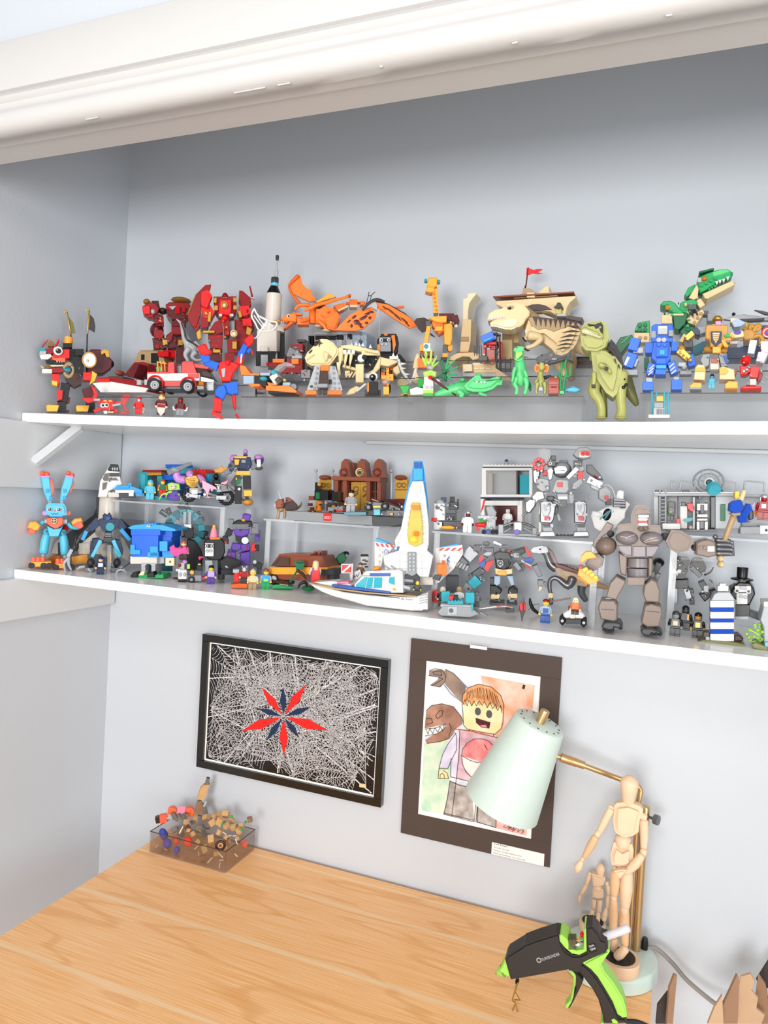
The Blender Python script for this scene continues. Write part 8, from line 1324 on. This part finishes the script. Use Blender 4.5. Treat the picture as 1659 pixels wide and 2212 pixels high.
for s in (315,375): tb('ladder_rail','lgrey',[(s,370,10),(s-2,780,10)],.03,8,1)
for i in range(9): br('ladder_rung','grey',318,440+i*38,372,440+i*38,12,12,.01,.03)
for x0,x1 in ((430,525),(530,680),(960,1105),(1190,1400)):
    tb('rail_loop','lgrey',[(x0,370,9),(x0+8,285,9),(x0+20,282,9),(x1-15,300,9),(x1,310,9),(x1-5,390,9)],.0,8,3)
bx('gun_stand','cgrey',400,500,470,640,.03,.0);el('lens','tclr',430,590,40,45,.03,.012);el('lens_core','lime',425,605,22,22,.02,.012);bx('stool','cgrey',425,640,455,700,.02,.012);bx('red_can','red',485,675,525,725,.02,.02);bx('pod','white',525,545,600,780,.03,.0);pz('red_gun','red',[590,525,640,505,690,560,680,590,640,610,600,570],.02,.02,.002);bx('teal_block','dteal',540,505,580,545,.03,0);pz('blue_spark','tcyan',[550,690,600,665,660,660,650,700,600,715],.01,.02,.001);el('helper','white',635,770,22,26,.02,.022)
bx('right_base','grey',1150,760,1360,835,.05,.01);bx('white_crate','white',1355,745,1500,835,.05,.01);bx('crate_mark','black',1408,788,1436,802,.003,.036);bx('crate_mark','black',1415,781,1429,809,.003,.036);bx('right_bay','lgrey',1165,450,1500,760,.01,-.03);bx('right_roof','grey',1160,425,1500,450,.06,0);bx('green_panel','dgreen',1225,535,1262,690,.004,-.02);el('purple_plant','lav',1238,690,18,26,.02,.01)
gb(((395,450,640,780),(690,450,840,780),(900,450,1140,780),(1160,760,1360,830)),('lgrey','white','dgrey','grey','dteal'),32,.0,(14,36))
T('radar_dish','grey spoked round dish with a clear blue tip above the grey base','toy dish',820,420,Y=-.1)
rg('rim','grey',820,290,145,11,0,ry=125);rg('inner_rim','grey',822,295,100,7,0,ry=88);cl('hub','lgrey',828,300,52,.02,.006)
for i in range(8): t = i*math.pi/4+.2;br('spoke','grey',825+50*math.cos(t),297+48*math.sin(t),820+142*math.cos(t),290+122*math.sin(t),12,12,.006,0)
rg('hub_ring','cgrey',828,300,26,7,.018);rev('emitter','tcyan',P(835,310,.016),P(885,385,.04),[(0,.006),(.5,.008),(.6,.0125),(1,.011)],14);bx('mount','grey',770,400,860,425,.03,-.005)
T('white_droid','small blocky white and black brick robot in the grey base\'s bay','toy robot',755,795,Y=-.14)
bx('chest','white',700,520,810,590,.025,0);bx('core','cgrey',735,530,775,620,.028,0);bx('waist','white',700,630,810,660,.025,0);bx('hip','white',700,675,810,697,.025,0);bx('leg','dgrey',730,700,775,780,.025,0);bx('foot','white',697,705,727,790,.03,.004);bx('foot','white',780,705,812,790,.03,.004)
for x in (712,797): bx('antenna','black',x-12,505,x+12,535,.015,0)
mf('red armoured figure standing on the right riser at the frame edge',1385,690,300,'silver','dred','dred','dred','dred','helmet',Y=-.16,face=False,extra=panel('chest_print','silver',-3,3,3,9))
T('purple_imp','small dark figure with purple wings beside the red armoured figure','toy figure',1260,690,Y=-.14);pz('body','cgrey',[1240,600,1270,570,1290,620,1285,680,1235,690],.02,0,.003);pz('wing','lav',[1270,540,1300,500,1310,580,1280,600],.006,-.006,.0005);tb('flame','torg',[(1285,620,8),(1315,610,10),(1310,660,6)],.014,7,3)
T('black_robot','black brick robot with a white chest emblem and clawed arms under the right riser','toy robot',560,1560,Y=-.1)
pz('chest','black',[440,1110,480,1080,600,1080,625,1120,600,1240,560,1300,450,1300],.05,0,.005);el('head','black',515,1095,34,34,.03,.012);el('eye','white',507,1108,10,7,.006,.026);pz('chest_emblem','white',[440,1210,470,1200,490,1215,510,1200,540,1210,530,1245,505,1240,495,1275,480,1240,450,1245],.003,.027,.0003);bx('waist','black',440,1310,610,1400,.045,0);pz('shoulder','black',[655,1100,720,1085,760,1100,800,1180,790,1220,700,1260,630,1220,625,1170],.05,.0,.005);br('arm','dgrey',640,1170,740,1270,50,46,.03,.012);br('forearm','black',740,1320,820,1460,60,56,.03,.006);bx('arm_joint','lgrey',770,1370,820,1440,.02,.016);pz('claw','black',[720,1460,790,1440,880,1400,900,1420,830,1500,780,1540],.03,.004,.003);tb('tendril','black',[(780,1260,10),(840,1230,8),(870,1180,4)],.0,7,3);el('arm_bulk','black',300,1130,60,50,.04,0);br('arm','cgrey',310,1130,260,1250,60,50,.03,.006);br('forearm','gun',300,1240,260,1330,50,50,.03,.006);pz('claw','lgrey',[215,1260,250,1225,265,1250,235,1290],.015,.014);br('leg','gun',590,1390,620,1500,60,56,.035,.0);br('leg','cgrey',640,1400,650,1560,40,50,.03,-.004);bx('leg','gun',440,1400,500,1560,.03,-.006)
gb(((445,1100,610,1290),(640,1100,790,1240),(740,1300,860,1480),(560,1400,660,1550)),('cgrey','black','gun','dgrey'),24,.028)
T('penguin_head','black and white square-headed brick penguin in a top hat','toy penguin',1190,1800,Y=-.12)
lt('hat','black',1172,[(1180,52),(1185,55),(1290,52)]);lt('hat_brim','black',1168,[(1285,60),(1298,108),(1312,108),(1320,60)]);bx('hat_base','black',1140,1315,1210,1345,.03,0);pz('head','black',[1090,1370,1130,1335,1250,1340,1290,1400,1305,1460,1250,1570,1180,1570,1080,1500,1040,1460],.06,-.006,.004);bx('face','white',1092,1375,1260,1440,.012,.026);bx('beak_area','white',1110,1450,1225,1565,.012,.026);bx('brow','lgrey',1145,1375,1215,1410,.006,.034);eyes(((1115,1425),(1235,1432)),24,.036);cl('cheek_stud','lgrey',1160,1480,18,.005,.034);cl('cheek_stud','lgrey',1205,1490,18,.005,.034);bx('body','black',1100,1570,1250,1690,.05,0);bx('base','lgrey',1095,1690,1235,1725,.05,0);br('arm','black',1240,1650,1360,1690,60,70,.03,.0);pz('wing','black',[1030,1380,1090,1350,1090,1480,1060,1480],.03,-.01)
T('striped_tower','white brick tower with three clear blue bands on a mossy base','toy tower',960,1950,Z=Z2,a=0)
for i,y in enumerate((1530,1645,1755,1875)): bx('white_band','white',838,y,1085,y+68 if i < 3 else 1950,.05,0)
for y in (1598,1712,1825): bx('blue_band','tblue',842,y,1083,y+48,.046,-.001,s=6)
pz('shoulder_block','lgrey',[845,1530,880,1460,920,1440,1040,1440,1085,1500,1088,1530],.045,0,.002);bx('cap','white',915,1375,1025,1430,.03,0);bx('cap_top','white',935,1350,1000,1378,.025,0);pz('moss_base','dolive',[710,1950,770,1935,1085,1960,1200,1985,1195,2010,1090,2005,960,1990,720,1960],.06,.0,.001);pz('rock','dbrown',[1085,1890,1140,1885,1185,1920,1170,1950,1085,1950],.04,-.01,.003);bx('grey_block','lgrey',790,1905,832,1945,.03,.012);bx('dark_block','cgrey',770,1855,830,1905,.03,.006)
mf('black armoured figure with a grey mask and claws, in front of the riser leg',468,1890,285,'cgrey','grey','dgrey','black','cgrey','helmet',Z=Z2,extra=panel('gold_print','tan',-3.5,3.5,2,9))
mf('black figure with a golden printed torso beside the striped tower',700,1910,290,'black','gold','black','black','black','helmet',Z=Z2,extra=panel('gold_print','goldm',-3.5,3.5,1,9))
mf('hooded black figure with an orange stripe, standing behind the two black figures',570,1830,280,'black','cgrey','black','black','black','hood',Y=-.2,extra=panel('orange_stripe','amber',3,5.5,2,11))
T('toy_tree','pale lime branching brick plant on a mossy base at the right frame edge','toy plant',1350,2010,Z=Z2)
for q in ([(1350,2000),(1345,1920),(1355,1850),(1350,1780)],[(1345,1930),(1290,1900),(1240,1900),(1215,1880)],[(1350,1890),(1290,1850),(1240,1830)],[(1350,1880),(1390,1850),(1400,1800)],[(1350,1950),(1390,1930),(1400,1890)],[(1345,1960),(1290,1960),(1260,1945)],[(1350,1850),(1310,1810),(1300,1780)]): tb('branch','lime',[(x,y,9) for x,y in q],rb.uniform(-.008,.008),7,3)
for x,y in ((1215,1870),(1240,1825),(1300,1775),(1350,1775),(1400,1795),(1405,1885),(1255,1940),(1240,1905),(1290,1850),(1380,1850),(1330,1830),(1300,1955),(1375,1925),(1290,1900)): el('leaf','lime',x,y,18,16,.012,rb.uniform(-.006,.01))
pz('moss','dolive',[1265,1980,1310,1960,1440,2010,1440,2050,1350,2040,1280,2020],.05,0,.002);bx('blue_block','sky',1405,1960,1440,2020,.02,.014)
T('white_tower','pale grey brick tower cut off by the right frame edge of the lower shelf','toy tower',1420,1950,Y=-.22,a=0)
pz('wall','lgrey',[1360,1730,1395,1590,1400,1535,1500,1535,1500,1990,1400,1985,1395,1800],.05,0,.002);bx('top','white',1395,1540,1500,1590,.055,0)
